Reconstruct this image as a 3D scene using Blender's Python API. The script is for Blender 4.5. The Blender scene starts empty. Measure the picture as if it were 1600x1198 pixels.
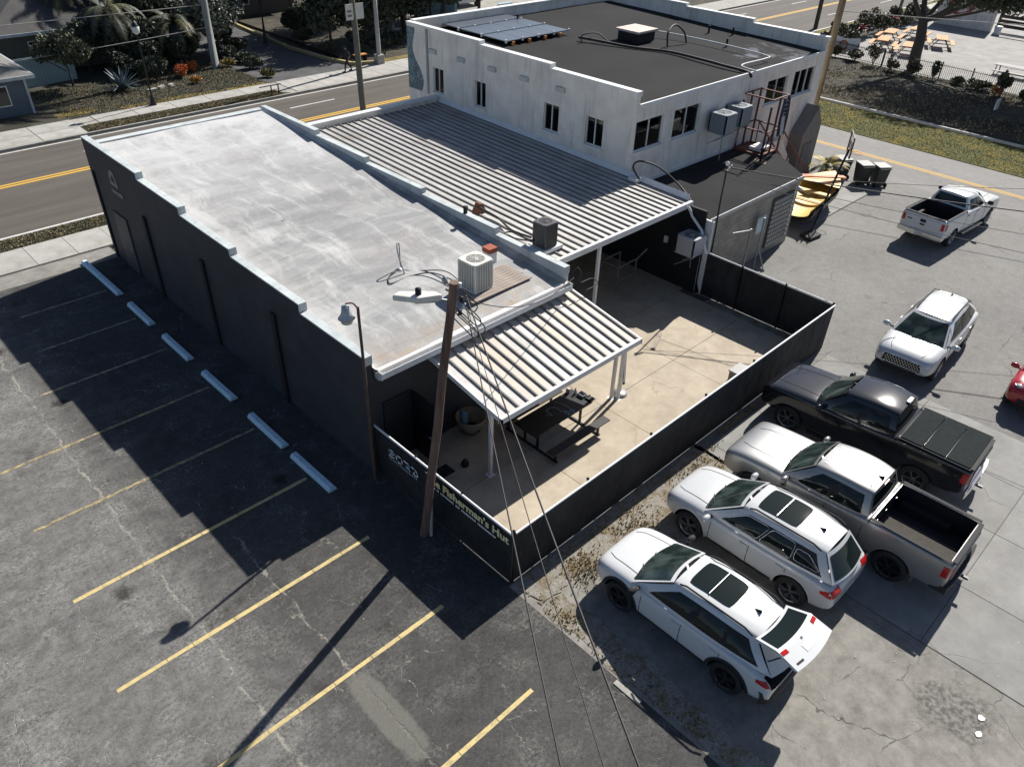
import bpy, bmesh, math, random
import numpy as np
from mathutils import Vector, Matrix, Euler
from mathutils.bvhtree import BVHTree
random.seed(7); rng = np.random.default_rng(7)
R = math.radians; PI = math.pi
S = bpy.context.scene; C = S.collection

# ---------------------------------------------------------------- camera, sky, sun, exposure
cam = bpy.data.cameras.new('camera'); co = bpy.data.objects.new('camera', cam); C.objects.link(co)
cam.sensor_width = 36; cam.lens = 36 * 1192.35 / 1600; cam.clip_end = 2000; cam.clip_start = .1
yaw, pitch, roll = R(45.29784523), R(35.85155141), R(2.01535739)
cy_, sy_, cp_, sp_ = math.cos(yaw), math.sin(yaw), math.cos(pitch), math.sin(pitch)
F = Vector((sy_*cp_, cy_*cp_, -sp_)); Rt = Vector((cy_, -sy_, 0)); U = Rt.cross(F)
Rr = math.cos(roll)*Rt + math.sin(roll)*U; Ur = -math.sin(roll)*Rt + math.cos(roll)*U
M = Matrix((Rr, Ur, -F)).transposed().to_4x4(); M.translation = Vector((0, 0, 14.2))
co.matrix_world = M; S.camera = co
S.view_settings.view_transform = 'Standard'; S.view_settings.look = 'None'
S.view_settings.gamma = 1; S.view_settings.exposure = 0.58
SUN_AZ, SUN_EL = R(78.5), R(41)
w = bpy.data.worlds.new("World"); S.world = w; w.use_nodes = True
nt = w.node_tree; sky = nt.nodes.new('ShaderNodeTexSky'); sky.sky_type = 'NISHITA'; sky.sun_disc = False
sky.sun_elevation = SUN_EL; sky.sun_rotation = SUN_AZ; sky.air_density = .7; sky.dust_density = .6; sky.ozone_density = 1.0
nt.links.new(sky.outputs[0], nt.nodes['Background'].inputs[0]); nt.nodes['Background'].inputs[1].default_value = .068
sl = bpy.data.lights.new('sun', 'SUN'); sl.energy = 5.0; sl.angle = R(.53); sl.color = (1, .955, .89)
so = bpy.data.objects.new('sun', sl); C.objects.link(so)
so.rotation_euler = Vector((math.sin(SUN_AZ)*math.cos(SUN_EL), math.cos(SUN_AZ)*math.cos(SUN_EL), math.sin(SUN_EL))).to_track_quat('Z', 'Y').to_euler()

# ---------------------------------------------------------------- node helper
class NG:
    def __init__(s, name):
        s.m = bpy.data.materials.new(name); s.m.use_nodes = True; s.t = s.m.node_tree
        s.b = s.t.nodes['Principled BSDF']; s.tc = s.n('ShaderNodeTexCoord'); s.co = s.tc.outputs['Object']
        s.xyz = None
    def n(s, ty, **k):
        x = s.t.nodes.new(ty)
        for a, b in k.items(): setattr(x, a, b)
        return x
    def l(s, a, b):
        if isinstance(a, (int, float)): b.default_value = a
        elif isinstance(a, (tuple, list)): b.default_value = a if len(a) != 3 or b.type == 'VECTOR' else (*a, 1)
        else: s.t.links.new(a, b)
    def map(s, scale=(1, 1, 1), rot=(0, 0, 0), loc=(0, 0, 0), co=None):
        x = s.n('ShaderNodeMapping'); s.l(co or s.co, x.inputs[0])
        x.inputs['Scale'].default_value = scale; x.inputs['Rotation'].default_value = rot; x.inputs['Location'].default_value = loc
        return x.outputs[0]
    def noise(s, sc, det=4, ro=.55, co=None, dist=0, col=False):
        x = s.n('ShaderNodeTexNoise'); s.l(co or s.co, x.inputs['Vector']); x.inputs['Scale'].default_value = sc
        x.inputs['Detail'].default_value = det; x.inputs['Roughness'].default_value = ro; x.inputs['Distortion'].default_value = dist
        return x.outputs['Color' if col else 'Fac']
    def vor(s, sc, feat='F1', co=None, rnd=1, out='Distance'):
        x = s.n('ShaderNodeTexVoronoi', feature=feat); s.l(co or s.co, x.inputs['Vector']); x.inputs['Scale'].default_value = sc
        x.inputs['Randomness'].default_value = rnd
        return x.outputs[out]
    def mth(s, op, a, b=0.0, c=0.0, clamp=False):
        x = s.n('ShaderNodeMath', operation=op, use_clamp=clamp); s.l(a, x.inputs[0]); s.l(b, x.inputs[1]); s.l(c, x.inputs[2]); return x.outputs[0]
    def rng(s, v, a, b, c=0.0, d=1.0, sm=False):
        x = s.n('ShaderNodeMapRange'); x.clamp = True
        if sm: x.interpolation_type = 'SMOOTHSTEP'
        s.l(v, x.inputs[0])
        for i, q in enumerate((a, b, c, d)): x.inputs[i+1].default_value = q
        return x.outputs[0]
    def mix(s, f, a, b, op='MIX'):
        x = s.n('ShaderNodeMix', data_type='RGBA', blend_type=op); s.l(f, x.inputs[0]); s.l(a, x.inputs[6]); s.l(b, x.inputs[7]); return x.outputs[2]
    def X(s, i, co=None):
        if s.xyz is None: s.xyz = s.n('ShaderNodeSeparateXYZ'); s.l(co or s.co, s.xyz.inputs[0])
        return s.xyz.outputs[i]
    def band(s, i, c, wd, soft=.05, wob=None):          # 1 inside |x_i - c| < wd
        v = s.X(i)
        if wob is not None: v = s.mth('ADD', v, wob)
        d = s.mth('ABSOLUTE', s.mth('SUBTRACT', v, c)); return s.rng(d, wd, wd+soft, 1, 0)
    def warp(s, sc, amt):
        v = s.n('ShaderNodeVectorMath', operation='MULTIPLY_ADD'); s.l(s.noise(sc, 3, col=True), v.inputs[0]); v.inputs[1].default_value = (amt,)*3; s.l(s.co, v.inputs[2]); return v.outputs[0]
    def done(s, col, rough=.8, bump=None, bs=.3, bd=.01, metal=0.0, **k):
        s.l(col, s.b.inputs['Base Color']); s.l(rough, s.b.inputs['Roughness']); s.l(metal, s.b.inputs['Metallic'])
        if bump is not None:
            x = s.n('ShaderNodeBump'); x.inputs['Strength'].default_value = bs; x.inputs['Distance'].default_value = bd
            s.l(bump, x.inputs['Height']); s.l(x.outputs[0], s.b.inputs['Normal'])
        for a, b in k.items(): s.l(b, s.b.inputs[a.replace('_', ' ')])
        return s.m
_m = {}
def pm(name, col, rough=.6, var=.18, sc=3.0, metal=0.0, bump=.15, sc2=None, dirt=None, **k):
    """simple weathered material: base colour with two scales of noise variation and fine relief"""
    if name in _m: return _m[name]
    g = NG(name); a = g.noise(sc, 5, .6); b = g.noise(sc2 or sc*9, 3)
    f = g.mth('ADD', g.mth('MULTIPLY', a, .7), g.mth('MULTIPLY', b, .3))
    f = g.rng(f, .3, .7)
    lo = tuple(c*(1-var) for c in col); hi = tuple(min(1, c*(1+var)) for c in col)
    c = g.mix(f, lo, hi)
    if dirt: c = g.mix(g.rng(g.noise(sc*.6, 6, .7), .52, .72, 0, dirt[1]), c, dirt[0])
    _m[name] = g.done(c, rough, b if bump else None, bump or 0, .01, metal, **k); return _m[name]

# ---------------------------------------------------------------- mesh helper
class MB:
    def __init__(s): s.v = []; s.f = []; s.mi = []; s.cur = 0; s.sm = []
    def add(s, vs, fs, smooth=False):
        o = len(s.v); s.v += [tuple(v) for v in vs]; s.f += [tuple(i+o for i in f) for f in fs]
        s.mi += [s.cur]*len(fs); s.sm += [smooth]*len(fs); return s
    def box(s, c, d, rz=0, m=None):
        x, y, z = (q/2 for q in d); P = [(a*x, b*y, e*z) for e in (-1, 1) for b in (-1, 1) for a in (-1, 1)]
        ca, sa = math.cos(rz), math.sin(rz)
        P = [(c[0]+p[0]*ca-p[1]*sa, c[1]+p[0]*sa+p[1]*ca, c[2]+p[2]) for p in P]
        if m is not None: P = [tuple(m @ Vector(p)) for p in P]
        return s.add(P, [(0, 2, 3, 1), (4, 5, 7, 6), (0, 1, 5, 4), (2, 6, 7, 3), (0, 4, 6, 2), (1, 3, 7, 5)])
    def b2(s, x0, x1, y0, y1, z0, z1): return s.box(((x0+x1)/2, (y0+y1)/2, (z0+z1)/2), (abs(x1-x0), abs(y1-y0), abs(z1-z0)))
    def bar(s, a, b, w_, h_=None):                   # rectangular bar from a to b
        a, b = Vector(a), Vector(b); d = b-a; L = d.length; h_ = h_ or w_
        q = d.to_track_quat('X', 'Z'); m = Matrix.Translation((a+b)/2) @ q.to_matrix().to_4x4()
        return s.box((0, 0, 0), (L, w_, h_), 0, m)
    def tube(s, pts, r, n=8, r1=None, cap=True, smooth=True):
        pts = [Vector(p) for p in pts]; N = len(pts); ring = []
        for i, p in enumerate(pts):
            d = (pts[min(i+1, N-1)]-pts[max(i-1, 0)]).normalized(); q = d.to_track_quat('Z', 'Y')
            rr = r if r1 is None else r+(r1-r)*i/(N-1)
            ring += [p + q @ Vector((rr*math.cos(2*PI*k/n), rr*math.sin(2*PI*k/n), 0)) for k in range(n)]
        fs = [(i*n+k, i*n+(k+1) % n, (i+1)*n+(k+1) % n, (i+1)*n+k) for i in range(N-1) for k in range(n)]
        s.add(ring, fs, smooth)
        if cap: s.add([ring[k] for k in range(n)], [tuple(reversed(range(n)))]); s.add(ring[-n:], [tuple(range(n))])
        return s
    def lathe(s, prof, c=(0, 0, 0), axis='Z', n=24, smooth=True):   # prof: (radius, height)
        vs = []
        for r_, h in prof:
            for k in range(n):
                a = 2*PI*k/n; x, y = r_*math.cos(a), r_*math.sin(a)
                p = (x, y, h) if axis == 'Z' else (x, h, y) if axis == 'Y' else (h, x, y)
                vs.append((p[0]+c[0], p[1]+c[1], p[2]+c[2]))
        fs = [(i*n+k, i*n+(k+1) % n, (i+1)*n+(k+1) % n, (i+1)*n+k) for i in range(len(prof)-1) for k in range(n)]
        return s.add(vs, fs, smooth)
    def prism(s, poly, z0, z1):
        n = len(poly); vs = [(x, y, z0) for x, y in poly]+[(x, y, z1) for x, y in poly]
        return s.add(vs, [tuple(reversed(range(n))), tuple(range(n, 2*n))]+[(i, (i+1) % n, n+(i+1) % n, n+i) for i in range(n)])
    def ext(s, poly, a, b, axis='Y'):                # profile in (u,z) extruded along axis
        n = len(poly); g = (lambda u, z, t: (u, t, z)) if axis == 'Y' else (lambda u, z, t: (t, u, z))
        vs = [g(u, z, a) for u, z in poly]+[g(u, z, b) for u, z in poly]
        return s.add(vs, [tuple(range(n)), tuple(reversed(range(n, 2*n)))]+[(i, n+i, n+(i+1) % n, (i+1) % n) for i in range(n)])
    def grid(s, fn, nu, nv, smooth=True):
        vs = [fn(i/nu, j/nv) for i in range(nu+1) for j in range(nv+1)]
        return s.add(vs, [(i*(nv+1)+j, (i+1)*(nv+1)+j, (i+1)*(nv+1)+j+1, i*(nv+1)+j+1) for i in range(nu) for j in range(nv)], smooth)
    def mesh(s, name, mats):
        me = bpy.data.meshes.new(name); me.from_pydata(s.v, [], s.f)
        for m in (mats if isinstance(mats, (list, tuple)) else [mats]): me.materials.append(m)
        me.polygons.foreach_set('material_index', s.mi); me.polygons.foreach_set('use_smooth', s.sm)
        bm = bmesh.new(); bm.from_mesh(me); bmesh.ops.recalc_face_normals(bm, faces=bm.faces); bm.to_mesh(me); bm.free()
        return me
    def build(s, name, mats, parent=None, world=True, bevel=0):
        """mesh in world coordinates; when it has a parent (unrotated Empty) it is moved to the parent's frame"""
        o = bpy.data.objects.new(name, s.mesh(name, mats)); C.objects.link(o)
        if parent is not None:
            o.parent = parent
            if world: o.data.transform(root_mat(parent).inverted())
        if bevel:
            b = o.modifiers.new('bevel', 'BEVEL'); b.width = bevel; b.segments = 2; b.limit_method = 'ANGLE'
        return o
def root_mat(p):
    m = Matrix.Identity(4)
    while p is not None: m = Matrix.Translation(p.location) @ p.rotation_euler.to_matrix().to_4x4() @ m; p = p.parent
    return m
def tag(o, label=None, cat=None, group=None, kind=None):
    for k, v in (('label', label), ('category', cat), ('group', group), ('kind', kind)):
        if v: o[k] = v
    return o
def thing(name, label, cat, loc=(0, 0, 0), rz=0, group=None):
    o = bpy.data.objects.new(name, None); o.empty_display_size = .1; C.objects.link(o); o.location = loc; o.rotation_euler = (0, 0, rz)
    return tag(o, label, cat, group)
def kids(o): return [c for c in C.objects if c.parent == o]
def dup(o, loc=None, rz=None, label=None, parent=None):
    c = o.copy(); C.objects.link(c)
    if parent is not None: c.parent = parent
    if loc is not None: c.location = loc
    if rz is not None: c.rotation_euler = (0, 0, rz)
    if label: c['label'] = label
    for k in kids(o): dup(k, parent=c)
    return c
def struct(name, mb, m, parent=None):
    o = mb.build(name, m, parent)
    if parent is None: o['kind'] = 'structure'
    return o
def inst(name, me, loc, parent=None, rz=0, scale=None):      # another object on a shared mesh
    o = bpy.data.objects.new(name, me); C.objects.link(o); o.location = loc; o.rotation_euler = (0, 0, rz)
    if scale: o.scale = scale
    if parent is not None: o.parent = parent
    return o

# ---------------------------------------------------------------- ground materials
def mat_lot():
    g = NG('old_asphalt'); fine = g.noise(38, 4, .7); mid = g.noise(3.2, 6, .68); big = g.noise(.33, 4, .5)
    west = g.rng(g.mth('ADD', g.X(0), g.mth('MULTIPLY', g.noise(.7, 6, .7), 3.4)), 3.6, 6.2, 1, 0, True)
    base = g.mix(g.rng(g.mth('ADD', g.mth('MULTIPLY', big, .45), g.mth('MULTIPLY', mid, .55)), .36, .64), (.036, .035, .034), (.08, .077, .073))
    base = g.mix(g.mth('MULTIPLY', west, .9), base, g.mix(g.rng(mid, .35, .65), (.105, .102, .096), (.185, .181, .172)))
    # tyre polished lanes and drag marks running into the stalls
    tr = g.noise(1.1, 6, .65, g.map((.22, 1.6, 1))); base = g.mix(g.rng(tr, .52, .68, 0, .45), base, (.04, .038, .037))
    # worn patches: binder gone, pale aggregate showing in ragged clusters
    wm = g.noise(.75, 9, .74, g.map(loc=(4, 8, 0))); worn = g.rng(wm, .5, .6); sp = g.noise(13, 9, .9); sp2 = g.noise(30, 3, .8)
    base = g.mix(g.mth('MULTIPLY', g.rng(sp, .46, .6), g.mth('MULTIPLY', g.mth('ADD', worn, .28), .75)), base, g.mix(west, (.17, .165, .155), (.31, .305, .29)))
    base = g.mix(g.rng(sp, .47, .36, 0, .75), base, (.02, .019, .018)); base = g.mix(g.rng(sp2, .6, .75, 0, .5), base, (.3, .29, .27))
    # ragged sand filled cracks
    d1 = g.vor(.62, 'DISTANCE_TO_EDGE', g.warp(2.2, .6)); c1 = g.mth('MULTIPLY', g.rng(d1, .002, .011, 1, 0), g.rng(g.noise(.6, 5, .7), .52, .58))
    d2 = g.vor(2.3, 'DISTANCE_TO_EDGE', g.warp(4, .3)); c2 = g.mth('MULTIPLY', g.rng(d2, .006, .04, 1, 0), g.rng(g.noise(.8, 6, .75, g.map(loc=(7, 3, 0))), .57, .64, 0, .55))
    brk = g.rng(g.noise(9, 5, .8), .4, .56)
    cr = g.mth('MULTIPLY', g.mth('MAXIMUM', c1, c2), brk)
    seam = g.band(0, 2.62, .012, .05, g.mth('MULTIPLY', g.mth('SUBTRACT', g.noise(1.3, 8, .75), .5), .6))
    seam2 = g.mth('MULTIPLY', g.band(0, 4.42, .012, .035, g.mth('MULTIPLY', g.mth('SUBTRACT', g.noise(1.2, 8, .8), .5), .6)), g.rng(g.X(1), 13.5, 14.5, 1, 0))
    halo = g.mth('MULTIPLY', g.band(0, 2.62, .02, .5, g.mth('MULTIPLY', g.mth('SUBTRACT', g.noise(1.3, 8, .75), .5), .6)), g.rng(sp, .5, .6, 0, .5))
    base = g.mix(halo, base, (.3, .29, .26))
    cr = g.mth('MAXIMUM', g.mth('MULTIPLY', g.mth('MAXIMUM', seam, seam2), g.rng(g.noise(2.2, 6, .75), .42, .56)), cr)
    base = g.mix(g.mth('MULTIPLY', cr, .75), base, g.mix(fine, (.26, .25, .21), (.4, .385, .34)))
    # oil and rust stains, drips
    base = g.mix(g.rng(g.noise(.75, 7, .7, g.map(loc=(3, 9, 1))), .61, .72, 0, .7), base, (.026, .022, .018))
    dr_ = g.mth('ADD', g.vor(.42), g.mth('MULTIPLY', g.noise(5, 5, .7), .16)); base = g.mix(g.rng(dr_, .13, .2, .8, 0), base, (.018, .015, .012))
    # rough pale patch strip
    px = g.mth('SUBTRACT', g.X(0), 4.38); py = g.mth('SUBTRACT', g.X(1), 7.45)
    dd = g.mth('ADD', g.mth('POWER', g.mth('ABSOLUTE', g.mth('DIVIDE', px, .31)), 3), g.mth('POWER', g.mth('ABSOLUTE', g.mth('DIVIDE', py, 1.2)), 4))
    dd = g.mth('ADD', dd, g.mth('MULTIPLY', g.noise(2.6, 8, .8), 2.6))
    base = g.mix(g.rng(dd, 1.9, 2.5, .75, 0), base, g.mix(sp, (.12, .12, .1), (.2, .195, .17)))
    h = g.mth('SUBTRACT', g.mth('ADD', g.mth('MULTIPLY', fine, .4), g.mth('ADD', g.mth('MULTIPLY', mid, .3), g.mth('MULTIPLY', sp, .4))), g.mth('MULTIPLY', cr, .6))
    return g.done(base, .92, h, .8, .025, Specular_IOR_Level=.25)
def mat_rlot():
    g = NG('worn_grey_pavement'); fine = g.noise(42, 4, .7); mid = g.noise(2.4, 6, .68); big = g.noise(.25, 4, .55)
    f = g.rng(g.mth('ADD', g.mth('MULTIPLY', big, .5), g.mth('MULTIPLY', mid, .5)), .36, .64)
    base = g.mix(f, (.11, .107, .101), (.19, .186, .175))
    sp = g.noise(9, 8, .85); base = g.mix(g.rng(sp, .5, .68, 0, .5), base, (.3, .29, .27)); base = g.mix(g.rng(sp, .47, .34, 0, .5), base, (.08, .077, .07))
    base = g.mix(g.rng(fine, .35, .75, 0, .35), base, (.32, .31, .285))
    # sandy tone south west
    sw = g.rng(g.mth('ADD', g.X(0), g.mth('MULTIPLY', mid, 3)), 14, 17, 1, 0, True)
    base = g.mix(g.mth('MULTIPLY', sw, .6), base, g.mix(g.rng(mid, .35, .65), (.16, .15, .125), (.31, .29, .25)))
    st = g.rng(g.noise(.8, 6, .7, g.map(loc=(1, 4, 0))), .58, .72, 0, .55); base = g.mix(st, base, (.075, .068, .058))
    d1 = g.vor(.22, 'DISTANCE_TO_EDGE', g.warp(.9, 1.1)); c1 = g.mth('MULTIPLY', g.rng(d1, .0008, .004, 1, 0), g.rng(g.noise(.5, 5, .7), .48, .56, 0, .8))
    d2 = g.vor(1.1, 'DISTANCE_TO_EDGE', g.warp(2, .4)); c2 = g.mth('MULTIPLY', g.rng(d2, .003, .016, 1, 0), g.mth('MULTIPLY', sw, g.rng(g.noise(.6, 6, .75, g.map(loc=(2, 2, 0))), .54, .62, 0, .7)))
    cr = g.mth('MAXIMUM', c1, c2); base = g.mix(g.mth('MULTIPLY', cr, .85), base, (.03, .028, .024))
    # broken edge / pothole
    px = g.mth('SUBTRACT', g.X(0), 12.75); py = g.mth('SUBTRACT', g.X(1), -.35)
    dd = g.mth('ADD', g.mth('SQRT', g.mth('ADD', g.mth('MULTIPLY', px, px), g.mth('MULTIPLY', py, py))), g.mth('MULTIPLY', g.mth('SUBTRACT', g.noise(1.7, 5, .7), .5), 1.6))
    base = g.mix(g.rng(dd, .5, .9, .75, 0), base, g.mix(g.rng(g.noise(9, 4), .4, .6), (.05, .048, .042), (.2, .19, .17)))
    h = g.mth('SUBTRACT', fine, cr)
    return g.done(base, .9, h, .4, .02)
def mat_conc(name, lo, hi, stain=(.1, .09, .07), sst=.5, crk=.5, sc=1.6, jit=0):
    g = NG(name); fine = g.noise(45, 3, .7); mid = g.noise(sc, 6, .66)
    base = g.mix(g.rng(mid, .34, .66), lo, hi); base = g.mix(g.rng(fine, .4, .8, 0, .3), base, tuple(min(1, c*1.35) for c in hi))
    base = g.mix(g.rng(g.noise(sc*.4, 6, .7, g.map(loc=(5, 1, 2))), .54, .72, 0, sst), base, stain)
    d = g.vor(.5, 'DISTANCE_TO_EDGE', g.warp(1.4, .6)); cr = g.mth('MULTIPLY', g.rng(d, .002, .012, 1, 0), g.rng(g.noise(.6, 3), .5, .56))
    base = g.mix(g.mth('MULTIPLY', cr, crk), base, stain)
    if jit:
        oi = g.n('ShaderNodeObjectInfo'); base = g.mix(g.rng(oi.outputs['Random'], 0, 1, 0, jit), base, tuple(c*.6 for c in lo))
    return g.done(base, .88, g.mth('SUBTRACT', fine, cr), .3, .01)
def mat_road():
    g = NG('road_asphalt'); fine = g.noise(50, 3, .7); a = g.noise(.5, 5, .6, g.map((.12, 1, 1))); b = g.noise(2.2, 5, .65, g.map((.15, 1, 1)))
    base = g.mix(g.rng(g.mth('ADD', g.mth('MULTIPLY', a, .6), g.mth('MULTIPLY', b, .4)), .38, .62), (.062, .053, .044), (.105, .091, .076))
    base = g.mix(g.rng(fine, .4, .8, 0, .3), base, (.17, .155, .135))
    tk = g.mth('ABSOLUTE', g.mth('SUBTRACT', g.mth('PINGPONG', g.mth('SUBTRACT', g.X(1), 41.1), 1.35), .7)); base = g.mix(g.rng(tk, 0, .5, .28, 0), base, (.05, .043, .036))
    return g.done(base, .9, fine, .3, .01)
def mat_sroad():
    g = NG('side_road_asphalt'); fine = g.noise(50, 3, .7); a = g.noise(.5, 5, .6, g.map((1, .12, 1))); b = g.noise(2.2, 5, .65)
    base = g.mix(g.rng(g.mth('ADD', g.mth('MULTIPLY', a, .6), g.mth('MULTIPLY', b, .4)), .38, .62), (.135, .13, .124), (.2, .195, .186))
    base = g.mix(g.rng(fine, .4, .8, 0, .3), base, (.28, .27, .26))
    d = g.vor(.4, 'DISTANCE_TO_EDGE', g.warp(1.2, .8)); cr = g.mth('MULTIPLY', g.rng(d, .002, .01, 1, 0), g.rng(g.noise(.4, 3), .48, .56))
    base = g.mix(g.mth('MULTIPLY', cr, .7), base, (.05, .05, .05))
    return g.done(base, .85, fine, .3, .01)
def mat_grass(name, a, b, c, sc=1.0):
    g = NG(name); n1 = g.noise(1.1*sc, 5, .65); n2 = g.noise(26, 4, .75); n3 = g.noise(.35*sc, 3)
    base = g.mix(g.rng(n1, .38, .62), a, b); base = g.mix(g.rng(n3, .45, .62), base, c); base = g.mix(g.rng(n2, .35, .7, 0, .6), base, tuple(x*.35 for x in a))
    return g.done(base, .95, g.mth('ADD', n2, g.mth('MULTIPLY', n1, .5)), 1.0, .06)
def mat_paint(name, col, wear=.5, under=(.12, .11, .1)):
    g = NG(name); n = g.noise(5, 6, .75); f = g.noise(60, 3)
    c = g.mix(g.rng(n, .58-.25*wear, .75-.2*wear, 0, wear), g.mix(g.rng(f, .3, .7), tuple(x*.82 for x in col), col), under)
    return g.done(c, .8, f, .2, .005)
M_lot = mat_lot(); M_rlot = mat_rlot(); M_road = mat_road(); M_sroad = mat_sroad()
M_slab = mat_conc('pale_concrete', (.2, .196, .186), (.29, .286, .27), (.15, .145, .13), .35, .6, 1.2, .3)
M_walk = mat_conc('sidewalk_concrete', (.3, .29, .265), (.44, .43, .4), (.18, .165, .13), .45, .4, 1.4, .25)
M_pen = mat_conc('tan_patio_concrete', (.34, .285, .215), (.48, .415, .32), (.2, .165, .12), .5, .35, 1.1, .12)
M_kerb = mat_conc('kerb_concrete', (.24, .23, .2), (.37, .36, .33), (.12, .11, .09), .6, .6, 3)
M_grass = mat_grass('dull_verge_grass', (.042, .045, .026), (.085, .08, .045), (.06, .062, .034))
M_grassy = mat_grass('yellowed_grass', (.085, .095, .022), (.26, .2, .025), (.13, .13, .03))
M_gold = mat_grass('golden_turf', (.16, .12, .03), (.34, .25, .05), (.2, .16, .05))
M_lawn = mat_grass('shaded_lawn', (.05, .052, .036), (.1, .095, .065), (.04, .036, .024))
M_mulch = mat_grass('leaf_litter', (.045, .04, .026), (.11, .095, .06), (.03, .028, .018), .8)
M_sand = mat_conc('pale_shell_gravel', (.2, .195, .185), (.31, .3, .28), (.2, .185, .16), .5, .1, .8)
M_ylw = mat_paint('yellow_line_paint', (.68, .4, .045), .2)
M_ylw_old = mat_paint('worn_yellow_stall_paint', (.55, .44, .2), .9, (.1, .095, .085))
M_ylw_new = mat_paint('yellow_stall_paint', (.62, .49, .22), .5, (.13, .12, .1))
M_ylw_faint = mat_paint('faded_yellow_stall_paint', (.5, .43, .24), .95, (.11, .105, .095))
M_wht = mat_paint('white_line_paint', (.66, .65, .62), .35)
M_kyl = mat_paint('yellow_kerb_paint', (.5, .38, .12), .8, (.3, .28, .22))

# ---------------------------------------------------------------- SETTING: ground and roads
struct('ground', MB().b2(-300, 500, -200, 600, -.6, -.06), M_lawn)
struct('parking_lot', MB().prism([(-60, -60), (8.32, -60), (8.32, 8.1), (8.5, 8.1), (8.5, 30.5), (-60, 30.5)], -.3, 0), M_lot)
struct('back_lot', MB().prism([(8.32, -60), (41.2, -60), (41.2, 33.6), (8.5, 33.6), (8.5, 8.1), (8.32, 8.1)], -.3, -.0), M_rlot)
struct('lot_apron', MB().prism([(-60, 30.5), (8.32, 30.5), (8.32, 31.65), (-60, 31.65)], -.3, .006),
       mat_conc('apron_concrete', (.16, .155, .14), (.26, .25, .225), (.07, .065, .055), .6, .6, 2))
struct('main_road', MB().prism([(-120, 34.95), (260, 34.95), (260, 46.05), (-120, 46.05)], -.3, -.002), M_road)
struct('side_road', MB().prism([(41.2, -80), (47.3, -80), (47.3, 32.5), (48.3, 34.2), (50.5, 34.95), (39, 34.95), (41, 33.6), (41.2, 33.6)], -.3, -.002), M_sroad)
road = C.objects['main_road']; sroad = C.objects['side_road']; lot = C.objects['parking_lot']
def strip(name, x0, x1, y0, y1, z, m, par): return MB().b2(x0, x1, y0, y1, z-.003, z).build(name, m, par)
strip('edge_line', -120, 41, 35.06, 35.2, .004, M_wht, road); strip('edge_line', 49, 260, 35.06, 35.2, .004, M_wht, road)
strip('edge_line', -120, 260, 45.72, 45.84, .004, M_wht, road)
strip('centre_line', -120, 260, 40.87, 41.03, .004, M_ylw, road); strip('centre_line', -120, 260, 41.15, 41.31, .004, M_ylw, road)
for k in range(-6, 18):
    strip('lane_dash', 24.2+12.2*k-.3, 24.2+12.2*k+2.9, 43.64, 43.76, .004, M_wht, road)
    if k > 2: strip('lane_dash', 21.2+12.2*k, 21.2+12.2*k+3, 38.1, 38.22, .004, M_wht, road)
strip('centre_line', 44.03, 44.14, -80, 32, .004, M_ylw, sroad); strip('centre_line', 44.27, 44.38, -80, 32, .004, M_ylw, sroad)
# stall lines: end x (west), length towards the building
for y, xw, m in ((28.07, 3.9, M_ylw_faint), (25.42, 3.6, M_ylw_faint), (22.88, 2.9, M_ylw_faint), (19.96, .9, M_ylw_old), (17.2, .95, M_ylw_old),
              (14.39, .88, M_ylw_new), (11.55, .72, M_ylw_new), (8.72, .9, M_ylw_new), (5.88, .9, M_ylw_new), (3.05, .9, M_ylw_old)):
    xe = 6.85
    r_ = random.Random(int(y*10)); mb = MB(); x = xw
    while x < xe-.02:                                  # hand painted: edges wander slightly, small breaks
        x1 = min(xe, x+r_.uniform(.5, 1.1)); e = .05+r_.uniform(-.004, .006); mb.b2(x, x1-.012, y-e, y+e, .003, .006); x = x1
    mb.build('stall_line', m, lot)
# verge, sidewalks, kerbs
struct('verge', MB().prism([(-120, 33.75), (41, 33.75), (39, 34.9), (-120, 34.9)], -.3, .02), M_grass)
sw = struct('sidewalk', MB().prism([(-120, 31.7), (41.1, 31.7), (41.1, 33.72), (-120, 33.72)], -.3, .01), M_kerb)
mslab = MB().b2(0, 1.48, 0, 1.98, -.03, .03).mesh('slab', M_walk)
for k in range(-8, 22): inst('slab', mslab, (-.3+1.5*k, 31.72, .012+random.uniform(0, .006)), sw)
fk = struct('far_kerb', MB().b2(-120, 260, 46.06, 46.2, -.3, .13), M_kerb)
struct('far_verge', MB().prism([(12.9, 46.22), (25.6, 46.22), (24.6, 47.5), (12.9, 47.5)], -.3, .12), M_grass)
fs = struct('far_sidewalk', MB().prism([(-120, 46.22), (12.88, 46.22), (12.88, 47.52), (24.65, 47.52), (25.65, 46.22), (260, 46.22), (260, 49.1), (-120, 49.1)], -.3, .1), M_kerb)
mslab2 = MB().b2(0, 2.26, 0, 1.52, -.03, .02).mesh('slab', M_walk); mslab3 = MB().b2(0, 2.26, 0, 2.84, -.03, .02).mesh('slab', M_walk)
for k in range(-6, 5): inst('slab', mslab2, (14+2.3*k if k >= 0 else 12.9+2.3*k, 47.56, .108), fs)
for k in range(0, 12): inst('slab', mslab3, (26+2.3*k, 46.24, .108), fs)
mslab4 = MB().b2(0, 2.26, 0, 1.28, -.03, .02).mesh('slab', M_walk)
for k in range(-5, 0): inst('slab', mslab4, (12.9+2.3*k, 46.24, .108), fs)
struct('front_lawn', MB().prism([(-120, 49.12), (25.6, 49.12), (26.2, 75), (-120, 75)], -.3, .11), M_lawn)
dr = struct('driveway', MB().prism([(25.62, 49.12), (32.5, 49.12), (32.0, 52), (31.6, 57), (32.2, 64), (33, 80), (26.2, 80)], -.3, .1),
            mat_conc('driveway_asphalt', (.04, .04, .042), (.085, .085, .085), (.05, .05, .045), .5, .4, 1.2))
kp = [(34.2, 49.25), (32.75, 49.9), (32.15, 52), (31.75, 57), (32.3, 64), (33, 72)]
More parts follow.
